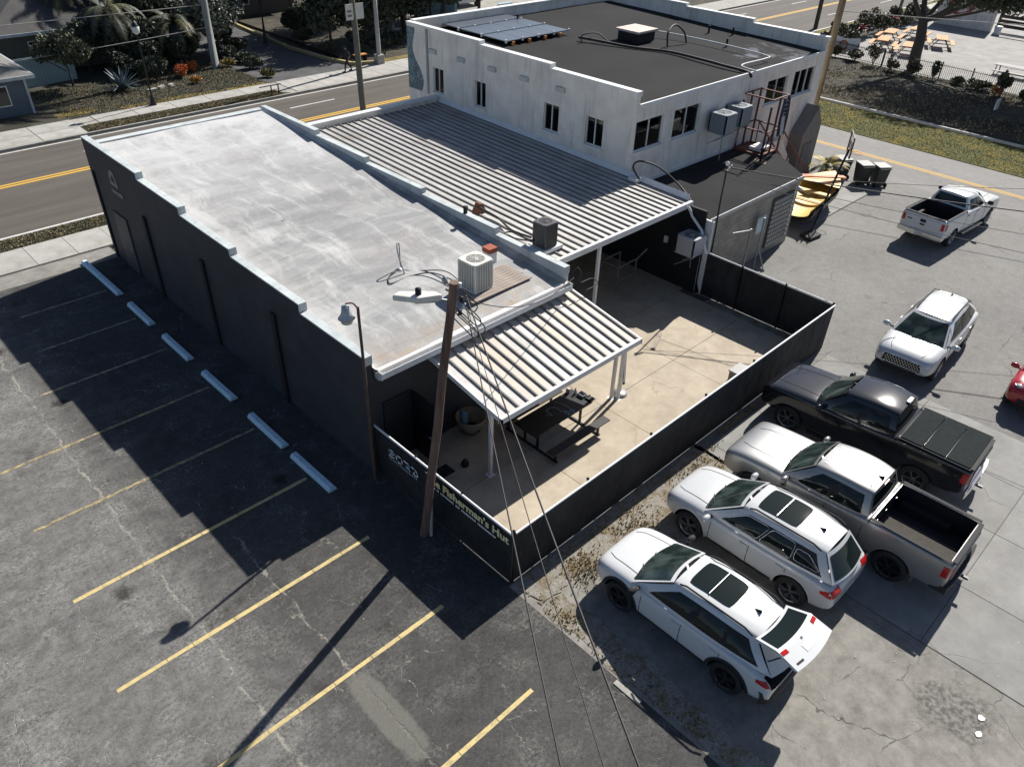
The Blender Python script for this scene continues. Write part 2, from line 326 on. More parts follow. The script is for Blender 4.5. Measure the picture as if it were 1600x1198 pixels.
kb = MB()
for a, b in zip(kp, kp[1:]): kb.bar((*a, .2), (*b, .2), .22, .2)
kb.build('kerb', M_kyl, dr)
struct('east_lawn', MB().prism([(33.3, 49.12), (260, 49.12), (260, 90), (34, 90)], -.3, .11), M_mulch)
# east side of the side road
struct('grass_strip', MB().prism([(47.32, -80), (52.5, -80), (52.5, 32), (48.8, 32), (47.32, 30)], -.3, .03), M_grassy)
struct('edge_kerb', MB().b2(52.55, 52.69, -80, 29.5, -.3, .16), pm('whitewashed_kerb', (.55, .54, .5), .8, .15, 2))
def bank():
    mb = MB(); mb.grid(lambda u, v: (52.74+u*11.6, -60+v*92, .1+.18*math.sin(u*2.4)+.06*math.sin(v*61+u*7)), 10, 60)
    return mb
struct('leaf_litter_bank', bank(), M_mulch)
struct('picnic_yard', MB().prism([(64.35, -60), (110, -60), (110, 31), (64.35, 31)], -.3, .12), M_sand)
struct('roadside_verge', MB().prism([(52, 34.2), (260, 34.2), (260, 34.93), (51, 34.93)], -.3, .03), M_grassy)
es = struct('east_sidewalk', MB().prism([(48.9, 32.1), (260, 32.1), (260, 34.18), (50.5, 34.18)], -.3, .05), M_walk)
# pale concrete apron slabs behind the yard
ap = struct('concrete_apron', MB().b2(13.92, 23.18, -12, 7.83, -.2, .004), pm('joint_dirt', (.08, .075, .06), .95))
xs = [13.93, 16.2, 18.6, 20.9, 23.17]; ys = [7.82, 4.35, .85, -2.7, -6.3, -10]
for i in range(4):
    for j in range(5):
        MB().b2(xs[i]+.009, xs[i+1]-.009, ys[j+1]+.009, ys[j]-.009, -.05, .012).build('slab', M_slab, ap)
tag(MB().b2(33.2, 38.6, 13.5, 15.6, -.05, .05).build('concrete_pad', M_slab), 'pale concrete pad under the yellow boat beside the low annex', 'pad').pop('category')
C.objects['concrete_pad']['kind'] = 'structure'
# dirt strip along the yard fence and along the old kerb
def scatter_dirt():
    g = NG('dry_weeds_and_sand'); n = g.noise(2.5, 6, .7); n2 = g.noise(20, 4, .75)
    base = g.mix(g.rng(n, .44, .62), (.33, .31, .27), (.2, .155, .09)); base = g.mix(g.rng(n2, .45, .7, 0, .6), base, (.11, .085, .055))
    return g.done(base, .95, n2, 1, .05)
M_dirt = scatter_dirt()
def ragged(poly, k=10, amp=.12):
    out = []
    for (x0, y0), (x1, y1) in zip(poly, poly[1:]+poly[:1]):
        for i in range(k):
            t = i/k; a = amp if 0 < i else 0; out.append((x0+(x1-x0)*t+random.uniform(-a, a), y0+(y1-y0)*t+random.uniform(-a, a)))
    return out
struct('dirt_strip', MB().prism(ragged([(8.5, 8.05), (8.5, 7.2), (10.5, 7.2), (13.4, 6.75), (15.8, 6.95), (15.8, 7.9), (15.7, 8.05)], 12), -.05, .022), M_dirt)
struct('kerb_dirt_strip', MB().prism(ragged([(8.42, 7.1), (8.42, 1.2), (8.95, 1.2), (9.1, 4), (9.1, 7.1)], 12, .1), -.05, .008), M_dirt)
lk = struct('old_kerb', MB().b2(8.24, 8.36, -12, 8.05, -.1, -.002), M_kerb)
y = 8.0
while y > -8:
    L = random.uniform(.7, 1.5)
    if y < 6.6 and random.random() < .42: MB().box((8.27+.05*math.sin(y*.9), y-L/2, .0), (random.uniform(.09, .14), L-.06, .04), random.uniform(-.03, .03)).build('kerb_stone', M_kerb, lk)
    y -= L
def tufts(name, n, fn, h, mats, kind='stuff', blades=5):
    mb = MB()
    for _ in range(n):
        x, y, z = fn()
        mb.cur = random.randrange(len(mats))
        for b in range(blades):
            a = random.uniform(0, 2*PI); l = random.uniform(.3, 1)*h; wd = .012+.05*h; dx, dy = math.cos(a), math.sin(a); t = random.uniform(.3, .9)
            mb.add([(x-dy*wd, y+dx*wd, z), (x+dy*wd, y-dx*wd, z), (x+dx*l*t, y+dy*l*t, z+l)], [(0, 1, 2)])
    o = mb.build(name, mats); o['kind'] = kind; return o
G1 = pm('grass_blade', (.11, .11, .065), .9); G2 = pm('dry_grass_blade', (.46, .36, .2), .9); G3 = pm('yellow_grass_blade', (.24, .2, .035), .9); G5 = pm('green_grass_blade', (.08, .095, .03), .9); G4 = pm('dark_leaf_litter', (.13, .1, .06), .9)
tufts('verge_grass', 5200, lambda: (random.uniform(-8, 9.5), random.uniform(33.78, 34.88), .02), .09, [G1, G1, G2])
tufts('far_verge_grass', 5000, lambda: (random.uniform(13, 25), random.uniform(46.3, 47.45), .12), .09, [G1, G1, G2])
tufts('lawn_grass', 9000, lambda: (random.uniform(12.9, 25.5), random.uniform(49.15, 56), .11), .1, [G1, G1, G1, G2])
tufts('strip_grass', 26000, lambda: (random.uniform(47.4, 52.4), random.uniform(2, 28), .03), .035, [G5, G5, G3])
tufts('dry_weeds', 900, lambda: (lambda x: (x, random.gauss(7.35, .28) if x < 14.5 else random.uniform(7, 7.8), .012))(random.choice((random.gauss(14.9, .6), random.gauss(12.0, .5), random.gauss(10, .3)))), .07, [G2, G2, G1])
tufts('kerb_weeds', 260, lambda: (random.uniform(8.4, 8.85), random.choice((random.gauss(5.2, .7), random.gauss(6.6, .3), random.gauss(3.4, .5))), .01), .05, [G2, G3, G1])
tufts('yard_edge_weeds', 350, lambda: (random.gauss(17.8, .5), random.uniform(7.85, 8.0), .02), .06, [G2, G2])
tufts('bank_litter', 9000, lambda: (random.uniform(53, 64), random.uniform(3, 30), .22), .16, [G4, G2, G1])
# pebbles / debris
pb = MB()
for _ in range(260):
    x, y = random.choice(((random.uniform(-3, 8), random.uniform(0, 28)), (random.uniform(8.5, 14), random.uniform(-1.5, 7.5)), (random.uniform(14, 30), random.uniform(-1, 8))))
    r_ = random.uniform(.005, .014); pb.box((x, y, r_*.5), (r_*2, r_*1.5, r_), random.uniform(0, 3))
pb.build('pebbles', pm('pebble', (.45, .43, .4), .9))['kind'] = 'stuff'
for (x, y), lab in (((13.0, -.75), 'larger flat white paper scrap beside the pothole'), ((12.6, -.85), 'torn white paper scrap nearer the bottom edge of the lot')):
    mb = MB(); a = [(x+.09*math.cos(t)*random.uniform(.6, 1.2), y+.07*math.sin(t)*random.uniform(.6, 1.2)) for t in np.linspace(0, 2*PI, 8)[:-1]]
    tag(mb.prism(a, .004, .02).build('paper_scrap', pm('paper', (.75, .74, .7), .8)), lab, 'litter', 'paper scraps by the pothole')

# ---------------------------------------------------------------- shared building materials
def mat_wall(name, lo, hi, streak=.3, dirt=(.2, .19, .17), rough=.85):
    g = NG(name); m = g.noise(1.2, 5, .6); s_ = g.noise(3, 5, .65, g.map((1, 1, .12))); f = g.noise(30, 3, .7)
    c = g.mix(g.rng(m, .35, .65), lo, hi); c = g.mix(g.rng(s_, .52, .75, 0, streak), c, dirt)
    if 'black' in name:
        c = g.mix(g.mth('MULTIPLY', g.rng(g.noise(2.5, 7, .75), .5, .62), g.rng(g.X(2), .05, .9, .55, .08)), c, (.075, .072, .066)); bt = g.n('ShaderNodeTexBrick'); g.l(g.map((1, 1, 1), (0, R(90), R(90))), bt.inputs['Vector']); bt.inputs['Scale'].default_value = 1; bt.inputs['Brick Width'].default_value = .4; bt.inputs['Row Height'].default_value = .2; bt.inputs['Mortar Size'].default_value = .006; f = bt.outputs['Fac']
    return g.done(c, rough, f, .25, .01)
M_blk = mat_wall('black_painted_block', (.026, .028, .034), (.04, .042, .05), .25, (.02, .02, .022), .7)
M_white = mat_wall('off_white_stucco', (.7, .65, .585), (.84, .79, .72), .6, (.33, .31, .28))
M_cap = mat_wall('pale_teal_coping', (.38, .42, .43), (.54, .58, .575), .7, (.22, .24, .24), .7)
M_roofA = None
def mat_roofA():
    g = NG('patched_silver_roof_coating'); g.co = g.n('ShaderNodeNewGeometry').outputs['Position']; a = g.noise(.3, 7, .66); b = g.noise(1.0, 8, .72, g.warp(.5, 1.2)); wv = g.warp(.35, 1.6)
    s1 = g.noise(.8, 7, .66, g.map((.22, 1.8, 1), (0, 0, .45), co=wv)); s2 = g.noise(1.2, 7, .7, g.map((1.6, .3, 1), (0, 0, .2), (4, 0, 0), co=wv))
    c = g.mix(g.rng(a, .36, .62), (.25, .252, .25), (.4, .4, .39)); c = g.mix(g.rng(s1, .44, .6, 0, .65), c, (.2, .203, .205)); c = g.mix(g.rng(s2, .5, .68, 0, .7), c, (.56, .56, .55)); c = g.mix(g.rng(b, .52, .68, 0, .5), c, (.17, .173, .172))
    far = g.mth('MULTIPLY', g.rng(g.X(1), 22, 30, 0, 1), g.rng(b, .34, .6, .2, .75)); c = g.mix(far, c, (.6, .6, .6))
    eg = g.mth('MULTIPLY', g.rng(g.X(0), 9.3, 8.5, 0, 1), g.rng(a, .35, .6, .2, .7)); c = g.mix(eg, c, (.55, .54, .52))
    c = g.mix(g.rng(g.noise(.25, 5, .6, g.map(loc=(3, 1, 0))), .5, .66, 0, .28), c, (.33, .28, .27))
    nr = g.mth('MULTIPLY', g.rng(g.X(1), 14.4, 13.3, 0, 1), g.rng(g.noise(2.5, 6, .75), .42, .6, 0, .8)); c = g.mix(nr, c, (.36, .27, .18))
    sx = g.mth('PINGPONG', g.mth('ADD', g.X(1), g.mth('MULTIPLY', g.noise(.7), .08)), .98); sy = g.mth('PINGPONG', g.X(0), 2.4); ln = g.mth('MAXIMUM', g.rng(sx, .0, .014, .5, 0), g.rng(sy, 0, .014, .4, 0)); ln = g.mth('MULTIPLY', ln, g.rng(g.noise(.9, 5), .4, .6)); c = g.mix(ln, c, (.16, .16, .17))
    dt = g.mth('ADD', g.vor(.5), g.mth('MULTIPLY', g.noise(6, 4), .1)); c = g.mix(g.rng(dt, .06, .1, .8, 0), c, (.1, .09, .085))
    return g.done(c, .8, g.mth('ADD', g.noise(9, 5, .7), ln), .5, .02)
M_roofA = mat_roofA()
def mat_roofB():
    g = NG('dark_rolled_roofing'); g.co = g.n('ShaderNodeNewGeometry').outputs['Position']; a = g.noise(.35, 5, .6); f = g.noise(60, 3, .7)
    c = g.mix(g.rng(a, .35, .65), (.017, .017, .018), (.026, .026, .027)); c = g.mix(g.rng(f, .4, .8, 0, .3), c, (.05, .05, .05))
    ln = g.rng(g.mth('PINGPONG', g.X(1), .5), 0, .015, .5, 0); c = g.mix(ln, c, (.014, .014, .015))
    pd = g.mth('MULTIPLY', g.rng(g.noise(.7, 5, .6, g.map(loc=(0, 2, 0))), .5, .62), g.mth('MULTIPLY', g.rng(g.X(0), 32.5, 33.5), g.mth('MULTIPLY', g.rng(g.X(1), 20.6, 19.9), g.rng(g.X(0), 37.2, 36.2))))
    c = g.mix(g.mth('MULTIPLY', pd, .6), c, (.25, .27, .3))
    return g.done(c, .95, f, .3, .01, Specular_IOR_Level=.15)
M_roofB = mat_roofB()
M_metal = pm('white_aluminium_roofing', (.56, .54, .5), .45, .12, .8, 0, .05, 12, ((.42, .34, .24), .5))
M_rib = pm('roof_rib_shadowed_metal', (.4, .4, .4), .5, .2, 2)
M_gut = pm('white_gutter_metal', (.68, .68, .68), .4, .08, 3, 0, .05, None, ((.4, .36, .3), .4))
M_wtrim = pm('white_trim', (.72, .72, .7), .5, .06, 3)
M_glass = pm('dark_window_glass', (.02, .022, .024), .06, .3, .8, 0, 0, None, None)
def mat_pane():
    g = NG('clear_window_pane'); fr = g.n('ShaderNodeFresnel'); fr.inputs[0].default_value = 1.5; gl = g.n('ShaderNodeBsdfGlossy'); gl.inputs['Roughness'].default_value = .02; tr = g.n('ShaderNodeBsdfTransparent'); tr.inputs[0].default_value = (.55, .6, .6, 1)
    mx = g.n('ShaderNodeMixShader'); g.l(fr.outputs[0], mx.inputs[0]); g.l(tr.outputs[0], mx.inputs[1]); g.l(gl.outputs[0], mx.inputs[2]); g.l(mx.outputs[0], g.t.nodes['Material Output'].inputs[0]); return g.m
M_pane = mat_pane()
M_steel = pm('dull_grey_steel', (.32, .33, .34), .45, .15, 4, .6)
M_dsteel = pm('black_steel', (.02, .02, .022), .45, .2, 4, .3)
M_rust = pm('rusty_iron', (.17, .07, .035), .8, .35, 9)
M_wood = pm('grey_weathered_plank', (.3, .25, .21), .85, .3, 5)
M_black = pm('matt_black', (.012, .012, .013), .8, .2, 3)
M_cable = pm('black_cable', (.015, .015, .016), .6, .2, 3)
M_gcable = pm('grey_cable', (.35, .34, .33), .6, .2, 3)

# ---------------------------------------------------------------- BUILDING A: black walled building with silver roof
A = thing('black_building', 'black painted flat roofed building with stepped parapets and silver coated roof beside the parking lot', 'building', (12, 22, 0))
AX0, AX1, AY0, AY1 = 8.3, 15.75, 13.4, 30.9
def rz(y): return 3.28+(y-13.2)*(4.42-3.28)/(30.9-13.2)
tops = [(30.9, 26.1, 4.66), (26.1, 23.05, 4.44), (23.05, 19.87, 4.2), (19.87, 16.18, 3.98), (16.18, 13.3, 3.72)]
def stepwall(x0, x1, tops, z0, y1=None):
    pts = [(tops[-1][1], z0)]
    for a, b, z in reversed(tops): pts += [(b, z), (a, z)]
    pts += [(tops[0][0], z0)]
    return MB().ext(pts, x0, x1, 'X')
stepwall(AX0, AX0+.22, tops, 0).build('wall', M_blk, A)
topsR = [(30.9, 26.76, 4.46), (26.76, 23.45, 4.28), (23.45, 20.16, 4.08), (20.16, 16.42, 3.9), (16.42, 13.36, 3.7)]
stepwall(AX1-.22, AX1, topsR, 0).build('wall', [M_cap], A)
MB().b2(AX0+.22, AX1-.22, 13.42, 13.62, 0, 3.2).build('wall', M_blk, A)
MB().b2(AX0+.22, AX1-.22, 30.7, 30.9, 0, 4.405).build('wall', M_blk, A)
for (x, tp) in ((AX0+.1, tops), (AX1-.11, topsR)):
    for i, (a, b, z) in enumerate(tp):
        MB().b2(x-.112, x+.125, b, a-(.003 if i else 0), z+.002, z+.045).build('coping', M_cap, A, bevel=.01)
        MB().b2(x-.114, x+.127, b-.02, b-.001, z-.2, z+.047).build('coping', M_cap, A)
MB().b2(AX0+.28, AX1-.28, 30.62, 30.96, 4.407, 4.45).build('coping', M_cap, A)
r = MB(); r.grid(lambda u, v: (AX0+.22+u*(AX1-AX0-.44), 13.18+v*(30.7-13.18), rz(13.18+v*17.52)+.02*math.sin(u*9)*math.sin(v*23)), 12, 30); r.build('roof', M_roofA, A)
cant = MB()
for x, sgn in ((AX0+.22, 1), (AX1-.22, -1)):
    cant.add([(x, 13.2, rz(13.2)+.12), (x+sgn*.14, 13.2, rz(13.2)+.005), (x+sgn*.14, 30.7, rz(30.7)+.005), (x, 30.7, rz(30.7)+.12)], [(0, 1, 2, 3)])
cant.build('roof_edge_felt', M_roofA, A)
g_ = MB(); g_.b2(8.62, 15.6, 13.06, 13.2, 3.1, 3.13); g_.b2(8.62, 15.6, 13.04, 13.06, 3.1, 3.27); g_.b2(8.62, 15.6, 13.2, 13.38, 3.0, 3.29); g_.b2(8.6, 8.62, 13.04, 13.38, 3.08, 3.3); g_.b2(15.6, 15.62, 13.04, 13.38, 3.08, 3.3)
g_.build('gutter', M_gut, A)
for yy in (26.3, 22.0, 17.7): MB().b2(8.22, 8.297, yy-.1, yy+.1, 0, 3.1).build('wall_pilaster', M_black, A)
fr = MB(); fr.b2(8.24, 8.297, 30.5, 30.62, 0, 3.5); fr.build('wall_pilaster', M_black, A)
# recessed side door of the black building near the street
dd_ = MB().b2(8.25, 8.296, 28.3, 29.5, .05, 2.3).build('side_door', pm('grey_steel_door', (.06, .06, .062), .6), A)
MB().b2(8.23, 8.249, 28.42, 28.48, 1.0, 1.15).build('handle', M_steel, dd_)
# painted emblem: pale arch over a banner
lg = MB(); X_ = 8.292
arch = [(28.55+.34*math.cos(t), 3.66+.44*math.sin(t)) for t in np.linspace(0, PI, 18)]
lg.ext(arch+[(28.2, 3.5), (28.9, 3.5)], X_, X_-.012, 'X'); lo_ = lg.build('emblem', mat_paint('faded_cream_emblem_paint', (.34, .32, .26), .6, (.06, .06, .06)), A)
lg = MB(); lg.ext([(28.55+.17*math.cos(t), 3.66+.24*math.sin(t)) for t in np.linspace(0, PI, 12)], X_-.013, X_-.02, 'X'); lg.build('emblem_figure', M_blk, lo_)
lg = MB()
for k in range(12): lg.add([(X_-.015, 28.95-.085*k, 3.36-.02*math.sin(k/11*PI)), (X_-.015, 28.95-.085*(k+1), 3.36-.02*math.sin((k+1)/11*PI)), (X_-.015, 28.95-.085*(k+1), 3.2-.02*math.sin((k+1)/11*PI)), (X_-.015, 28.95-.085*k, 3.2-.02*math.sin(k/11*PI))], [(0, 1, 2, 3)])
lg.build('emblem_banner', mat_paint('faded_grey_banner_paint', (.3, .3, .3), .6, (.06, .06, .06)), lo_)
# open rear door leaf
od = MB().box((9.75, 12.9, 1.05), (.05, 1.0, 2.0)).build('open_door', pm('black_door', (.015, .015, .016), .4), A)
MB().b2(9.71, 9.722, 12.75, 12.98, 1.25, 1.5).build('door_window', M_glass, od)
MB().tube([(9.69, 12.5, 1.0), (9.62, 12.5, 1.0), (9.62, 12.6, 1.0)], .015, 6).build('handle', M_steel, od)
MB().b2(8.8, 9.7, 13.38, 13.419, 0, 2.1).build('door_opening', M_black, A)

# ---------------------------------------------------------------- ribbed metal roofs (pans are parts)
def mat_pan(name, kind):
    if name in _m: return _m[name]
    g = NG(name); ge = g.n('ShaderNodeNewGeometry'); g.co = ge.outputs['Position']; oi = g.n('ShaderNodeObjectInfo')
    a = g.noise(1.1, 6, .7); st = g.noise(5, 6, .7, g.map((1, .12, 1))); b = g.noise(.35, 5, .6, g.map(loc=(3, 0, 0)))
    if kind == 1: return _m.setdefault(name, g.done(g.mix(g.rng(st, .35, .65), (.14, .13, .12), (.3, .28, .26)), .75))  # rib faces: grime plus the ribs' shadow painted in as a darker tone
    c = g.mix(g.rng(a, .35, .65), (.42, .405, .375), (.6, .58, .54)); c = g.mix(g.rng(st, .5, .72, 0, .55), c, (.36, .34, .31))
    if kind == 0: c = g.mix(g.rng(g.X(1), 15.5, 24, 0, .45), c, (.3, .31, .32)); c = g.mix(g.rng(b, .54, .66, 0, .6), c, (.25, .21, .165))
    else:
        w_ = g.mth('MULTIPLY', g.rng(oi.outputs['Random'], .25, .6), g.rng(a, .35, .6)); c = g.mix(g.mth('MULTIPLY', w_, .75), c, (.52, .4, .27))
    ln = g.rng(g.mth('PINGPONG', g.mth('ADD', g.X(1), .4), .9), 0, .012, .6, 0); c = g.mix(ln, c, (.2, .18, .16))
    _m[name] = g.done(c, .6, a, .2, .01); return _m[name]
def ribbed(root, x0, x1, n, y0, z0, y1, z1, mats):
    wd = (x1-x0)/n; L = math.hypot(y1-y0, z1-z0); ang = math.atan2(z1-z0, y1-y0)
    mb = MB(); h = .05
    prof = [(0, 0), (wd*.78, 0), (wd*.79, h), (wd*.93, h), (wd*.94, 0), (wd-.002, 0), (wd-.002, -.012), (0, -.012)]
    h = .05; me_ = MB(); k = len(prof); vs = [(u, 0, z) for u, z in prof]+[(u, L, z) for u, z in prof]
    me_.add(vs, [(i, (i+1) % k, k+(i+1) % k, k+i) for i in range(k)]); me_.mi = [1 if i in (1, 2, 3) else 0 for i in range(k)]; me = me_.mesh('roof_panel', mats)
    for i in range(n):
        o = inst('roof_panel', me, Vector((x0+i*wd, y0, z0))-root.location, root); o.rotation_euler = (ang, 0, 0)
P = thing('patio_passage_roof', 'long pale ribbed metal roof bridging the black and the white building', 'metal roof', (19.5, 21, 0))
ribbed(P, 15.95, 23.45, 22, 14.35, 3.38, 28.75, 3.75, [mat_pan('aged_white_pan', 0), mat_pan('grimy_rib_painted_shade', 1)])
MB().b2(15.85, 23.48, 14.22, 14.34, 3.22, 3.42).build('gutter', M_gut, P)
MB().b2(15.78, 23.45, 28.8, 29.0, 0, 3.95).build('front_wall', M_white, P)
MB().b2(15.76, 23.46, 28.74, 29.06, 3.952, 4.03).build('coping', M_wtrim, P)
fl = MB(); fl.add([(23.38, 14.4, 3.42), (23.49, 14.4, 3.62), (23.49, 28.7, 3.98), (23.38, 28.7, 3.79)], [(0, 1, 2, 3)]); fl.build('flashing', M_gut, P)
MB().b2(15.76, 15.95, 14.4, 28.7, 3.3, 3.4).build('flashing', M_gut, P)
for x in (18.4,): MB().b2(x-.05, x+.05, 14.3, 14.4, 0, 3.3).build('post', M_wtrim, P)
MB().b2(21.7, 21.8, 16.9, 17.0, 0, 3.3).build('post', M_wtrim, P)
MB().tube([(23.15, 14.2, 3.3), (23.15, 14.08, 3.2), (23.2, 14.0, 3.0), (23.2, 13.5, 2.6), (23.2, 13.15, 1.8)], .055, 8).build('downspout', M_gut, P)
for k in range(3): MB().tube([(17.2+1.8*k+.15*math.sin(t), 15+t, 3.46+.02*t+.02) for t in np.linspace(0, 1, 3)], .006, 4)
AW = thing('patio_awning', 'short ribbed white metal awning on three posts over the picnic table', 'awning', (13, 12, 0))
ribbed(AW, 10.35, 15.85, 16, 10.6, 2.42, 13.3, 2.92, [mat_pan('rust_stained_awning_pan', 2), mat_pan('grimy_rib_painted_shade', 1)])
MB().b2(10.3, 15.9, 10.5, 10.6, 2.3, 2.46).build('gutter', M_gut, AW)
MB().add([(10.3, 10.5, 2.3), (10.3, 13.35, 2.82), (10.3, 13.35, 2.95), (10.3, 10.5, 2.44), (10.35, 10.5, 2.3), (10.35, 13.35, 2.82), (10.35, 13.35, 2.95), (10.35, 10.5, 2.44)], [(0, 1, 2, 3), (4, 5, 6, 7), (0, 1, 5, 4), (2, 3, 7, 6), (0, 3, 7, 4), (1, 2, 6, 5)]).build('side_fascia', M_gut, AW)
MB().add([(15.86, 10.5, 2.3), (15.86, 13.35, 2.82), (15.86, 13.35, 2.95), (15.86, 10.5, 2.44), (15.9, 10.5, 2.3), (15.9, 13.35, 2.82), (15.9, 13.35, 2.95), (15.9, 10.5, 2.44)], [(0, 1, 2, 3), (4, 5, 6, 7), (0, 1, 5, 4), (2, 3, 7, 6), (0, 3, 7, 4), (1, 2, 6, 5)]).build('side_fascia', M_gut, AW)
for x, y in ((10.57, 11.17), (15.72, 11.2), (15.86, 11.05)):
    mb = MB(); mb.b2(x-.045, x+.045, y-.045, y+.045, .02, 2.4); mb.b2(x-.11, x+.11, y-.11, y+.11, 0, .025); mb.build('post', M_wtrim, AW)

# ---------------------------------------------------------------- BUILDING B: white two storey building
B = thing('white_building', 'two storey off white stucco building with stepped parapet and dark flat roof', 'building', (30, 24, 0))
BX0, BX1, BY0, BY1 = 23.5, 38.15, 17.3, 31.0
def rb(y): return 6.1+(y-17.3)*(.38/13.7)
topsL = [(31.0, 25.9, 6.86), (25.9, 21.7, 6.72), (21.7, 17.3, 6.56)]
topsRR = [(31.0, 25.5, 7.0), (25.5, 21.4, 6.86), (21.4, 17.3, 6.68)]
winsL = [(28.77, .75), (25.88, .72), (21.55, .85), (19.22, .9)]
winsN = [(24.5, 1.75, 4.35, 5.5), (26.95, 1.8, 4.35, 5.5), (33.95, 1.8, 4.45, 5.5), (36.4, 1.95, 4.4, 5.55)]
# left wall with window openings: built as piers between openings
def wall_open(y_lo, y_hi, x0, x1, openings, z_lo, z_hi, tops_, axis):
    mb = MB(); seq = sorted(openings); cur = y_lo
    def blk(a, b, c, d):
        if b-a > 1e-3 and d-c > 1e-3: (mb.b2(x0, x1, a, b, c, d) if axis == 'Y' else mb.b2(a, b, x0, x1, c, d))
    for (c, wd, zb, zt) in seq:
        blk(cur, c-wd/2, z_lo, z_hi); blk(c-wd/2, c+wd/2, z_lo, zb); blk(c-wd/2, c+wd/2, zt, z_hi); cur = c+wd/2
    blk(cur, y_hi, z_lo, z_hi); return mb
mb = wall_open(17.5, 31, BX0, BX0+.2, [(c, wd, 4.15, 5.25) for c, wd in winsL], 0, 6.0, None, 'Y'); mb.build('wall', M_white, B)
stepwall(BX0, BX0+.2, [(a, max(b, 17.3), z) for a, b, z in topsL], 6.0).build('parapet', M_white, B)
mb = wall_open(BX0, BX1-.2, BY0, BY0+.2, winsN, 0, 6.0, None, 'X'); mb.build('wall', M_white, B)
MB().b2(BX1-.2, BX1, 17.3, 31, 0, 6.0).build('wall', M_white, B)
stepwall(BX1-.2, BX1, topsRR, 6.0).build('parapet', M_white, B)
MB().b2(BX0+.2, BX1-.2, 30.8, 31, 0, 6.9).build('wall', M_white, B)
for x, tp in ((BX0+.1, topsL), (BX1-.1, topsRR)):
    for a, b, z in tp:
        MB().b2(x-.15, x+.15, b, a-.003, z+.002, z+.07).build('coping', M_wtrim, B)
        MB().b2(x-.152, x+.152, b-.025, b-.001, z-.12, z+.072).build('coping', M_wtrim, B)
MB().b2(BX0+.26, BX1-.26, 30.74, 31.06, 6.902, 6.97).build('coping', M_wtrim, B)
r = MB(); r.grid(lambda u, v: (BX0+.2+u*(BX1-BX0-.4), BY0+.02+v*13.5, rb(BY0+v*13.5)+.012*math.sin(u*14)*math.sin(v*11)), 16, 16); r.build('roof', M_roofB, B)
MB().b2(BX0+.2, BX1-.2, BY0-.05, BY0+.02, 6.0, 6.16).build('drip_edge', M_wtrim, B)
def window(par, axis, c, p, wd, z0, z1, out, n=2):
    """aluminium slider: frame, panes and sill; axis 'Y' = wall plane at x=p; out = outward sign"""
    mb = MB(); bx = (lambda a, b, d0, d1, e, f: mb.b2(p+d0, p+d1, a, b, e, f)) if axis == 'Y' else (lambda a, b, d0, d1, e, f: mb.b2(a, b, p+d0, p+d1, e, f))
    i0, i1 = (.06*-out, .11*-out); t = .035
    for a, b, e, f in ((c-wd/2, c-wd/2+t, z0, z1), (c+wd/2-t, c+wd/2, z0, z1), (c-wd/2, c+wd/2, z1-t, z1), (c-wd/2, c+wd/2, z0, z0+t)): bx(a, b, i0, i1, e, f)
    for k in range(1, n): bx(c-wd/2+wd*k/n-t/2, c-wd/2+wd*k/n+t/2, i0*.9, i1, z0+t, z1-t)
    w_ = mb.build('window', M_wtrim, par)
    for k in range(n):
        if (int(c*7)+k) % 3 != 1:
            mbb = MB(); zc = z1-.03-(z1-z0)*(.25+.4*((int(c*13)+k*5) % 4)/4); q2 = -out*.165; a, b = c-wd/2+wd*k/n+.02, c-wd/2+wd*(k+1)/n-.02
            for zz in np.arange(zc, z1-.03, .045): (mbb.b2(p+q2, p+q2-out*.006, a, b, zz, zz+.036) if axis == 'Y' else mbb.b2(a, b, p+q2, p+q2-out*.006, zz, zz+.036))
            bl = mbb.build('blind', pm('tan_blind', (.42, .34, .27), .8), w_); bl['kind'] = 'stuff'
        mb2 = MB(); a, b = c-wd/2+wd*k/n+.01, c-wd/2+wd*(k+1)/n-.01; q = i1*.85+(.01 if k else 0)*-out
        (mb2.b2(p+q, p+q-out*.008, a, b, z0+.02, z1-.02) if axis == 'Y' else mb2.b2(a, b, p+q, p+q-out*.008, z0+.02, z1-.02)); mb2.build('pane', M_pane, w_)
    mb3 = MB(); (mb3.b2(p+out*.07, p-out*.2, c-wd/2-.06, c+wd/2+.06, z0-.07, z0-.002) if axis == 'Y' else mb3.b2(c-wd/2-.06, c+wd/2+.06, p+out*.07, p-out*.2, z0-.07, z0-.002))
    mb3.build('sill', M_wtrim, w_)
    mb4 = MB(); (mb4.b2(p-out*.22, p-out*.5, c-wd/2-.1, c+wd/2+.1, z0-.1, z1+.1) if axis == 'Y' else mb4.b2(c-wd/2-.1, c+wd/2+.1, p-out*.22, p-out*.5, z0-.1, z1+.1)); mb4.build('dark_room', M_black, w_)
for c, wd in winsL: window(B, 'Y', c, BX0, wd, 4.15, 5.25, -1)
for c, wd, a, b in winsN: window(B, 'X', c, BY0, wd, a, b, -1, 2 if wd < 1.9 else 3)
for yy in (29.08, 27.12, 25.1, 23.14, 21.1):
    v = MB().b2(23.40, 23.499, yy-.24, yy+.24, 5.83, 6.02).build('vent_hood', pm('vent_hood_grey', (.5, .5, .47), .7), B, bevel=.01)
MB().b2(23.41, 23.497, 29.44, 29.53, 3.98, 6.8).build('downspout', pm('grey_conduit', (.35, .35, .36), .5), B)
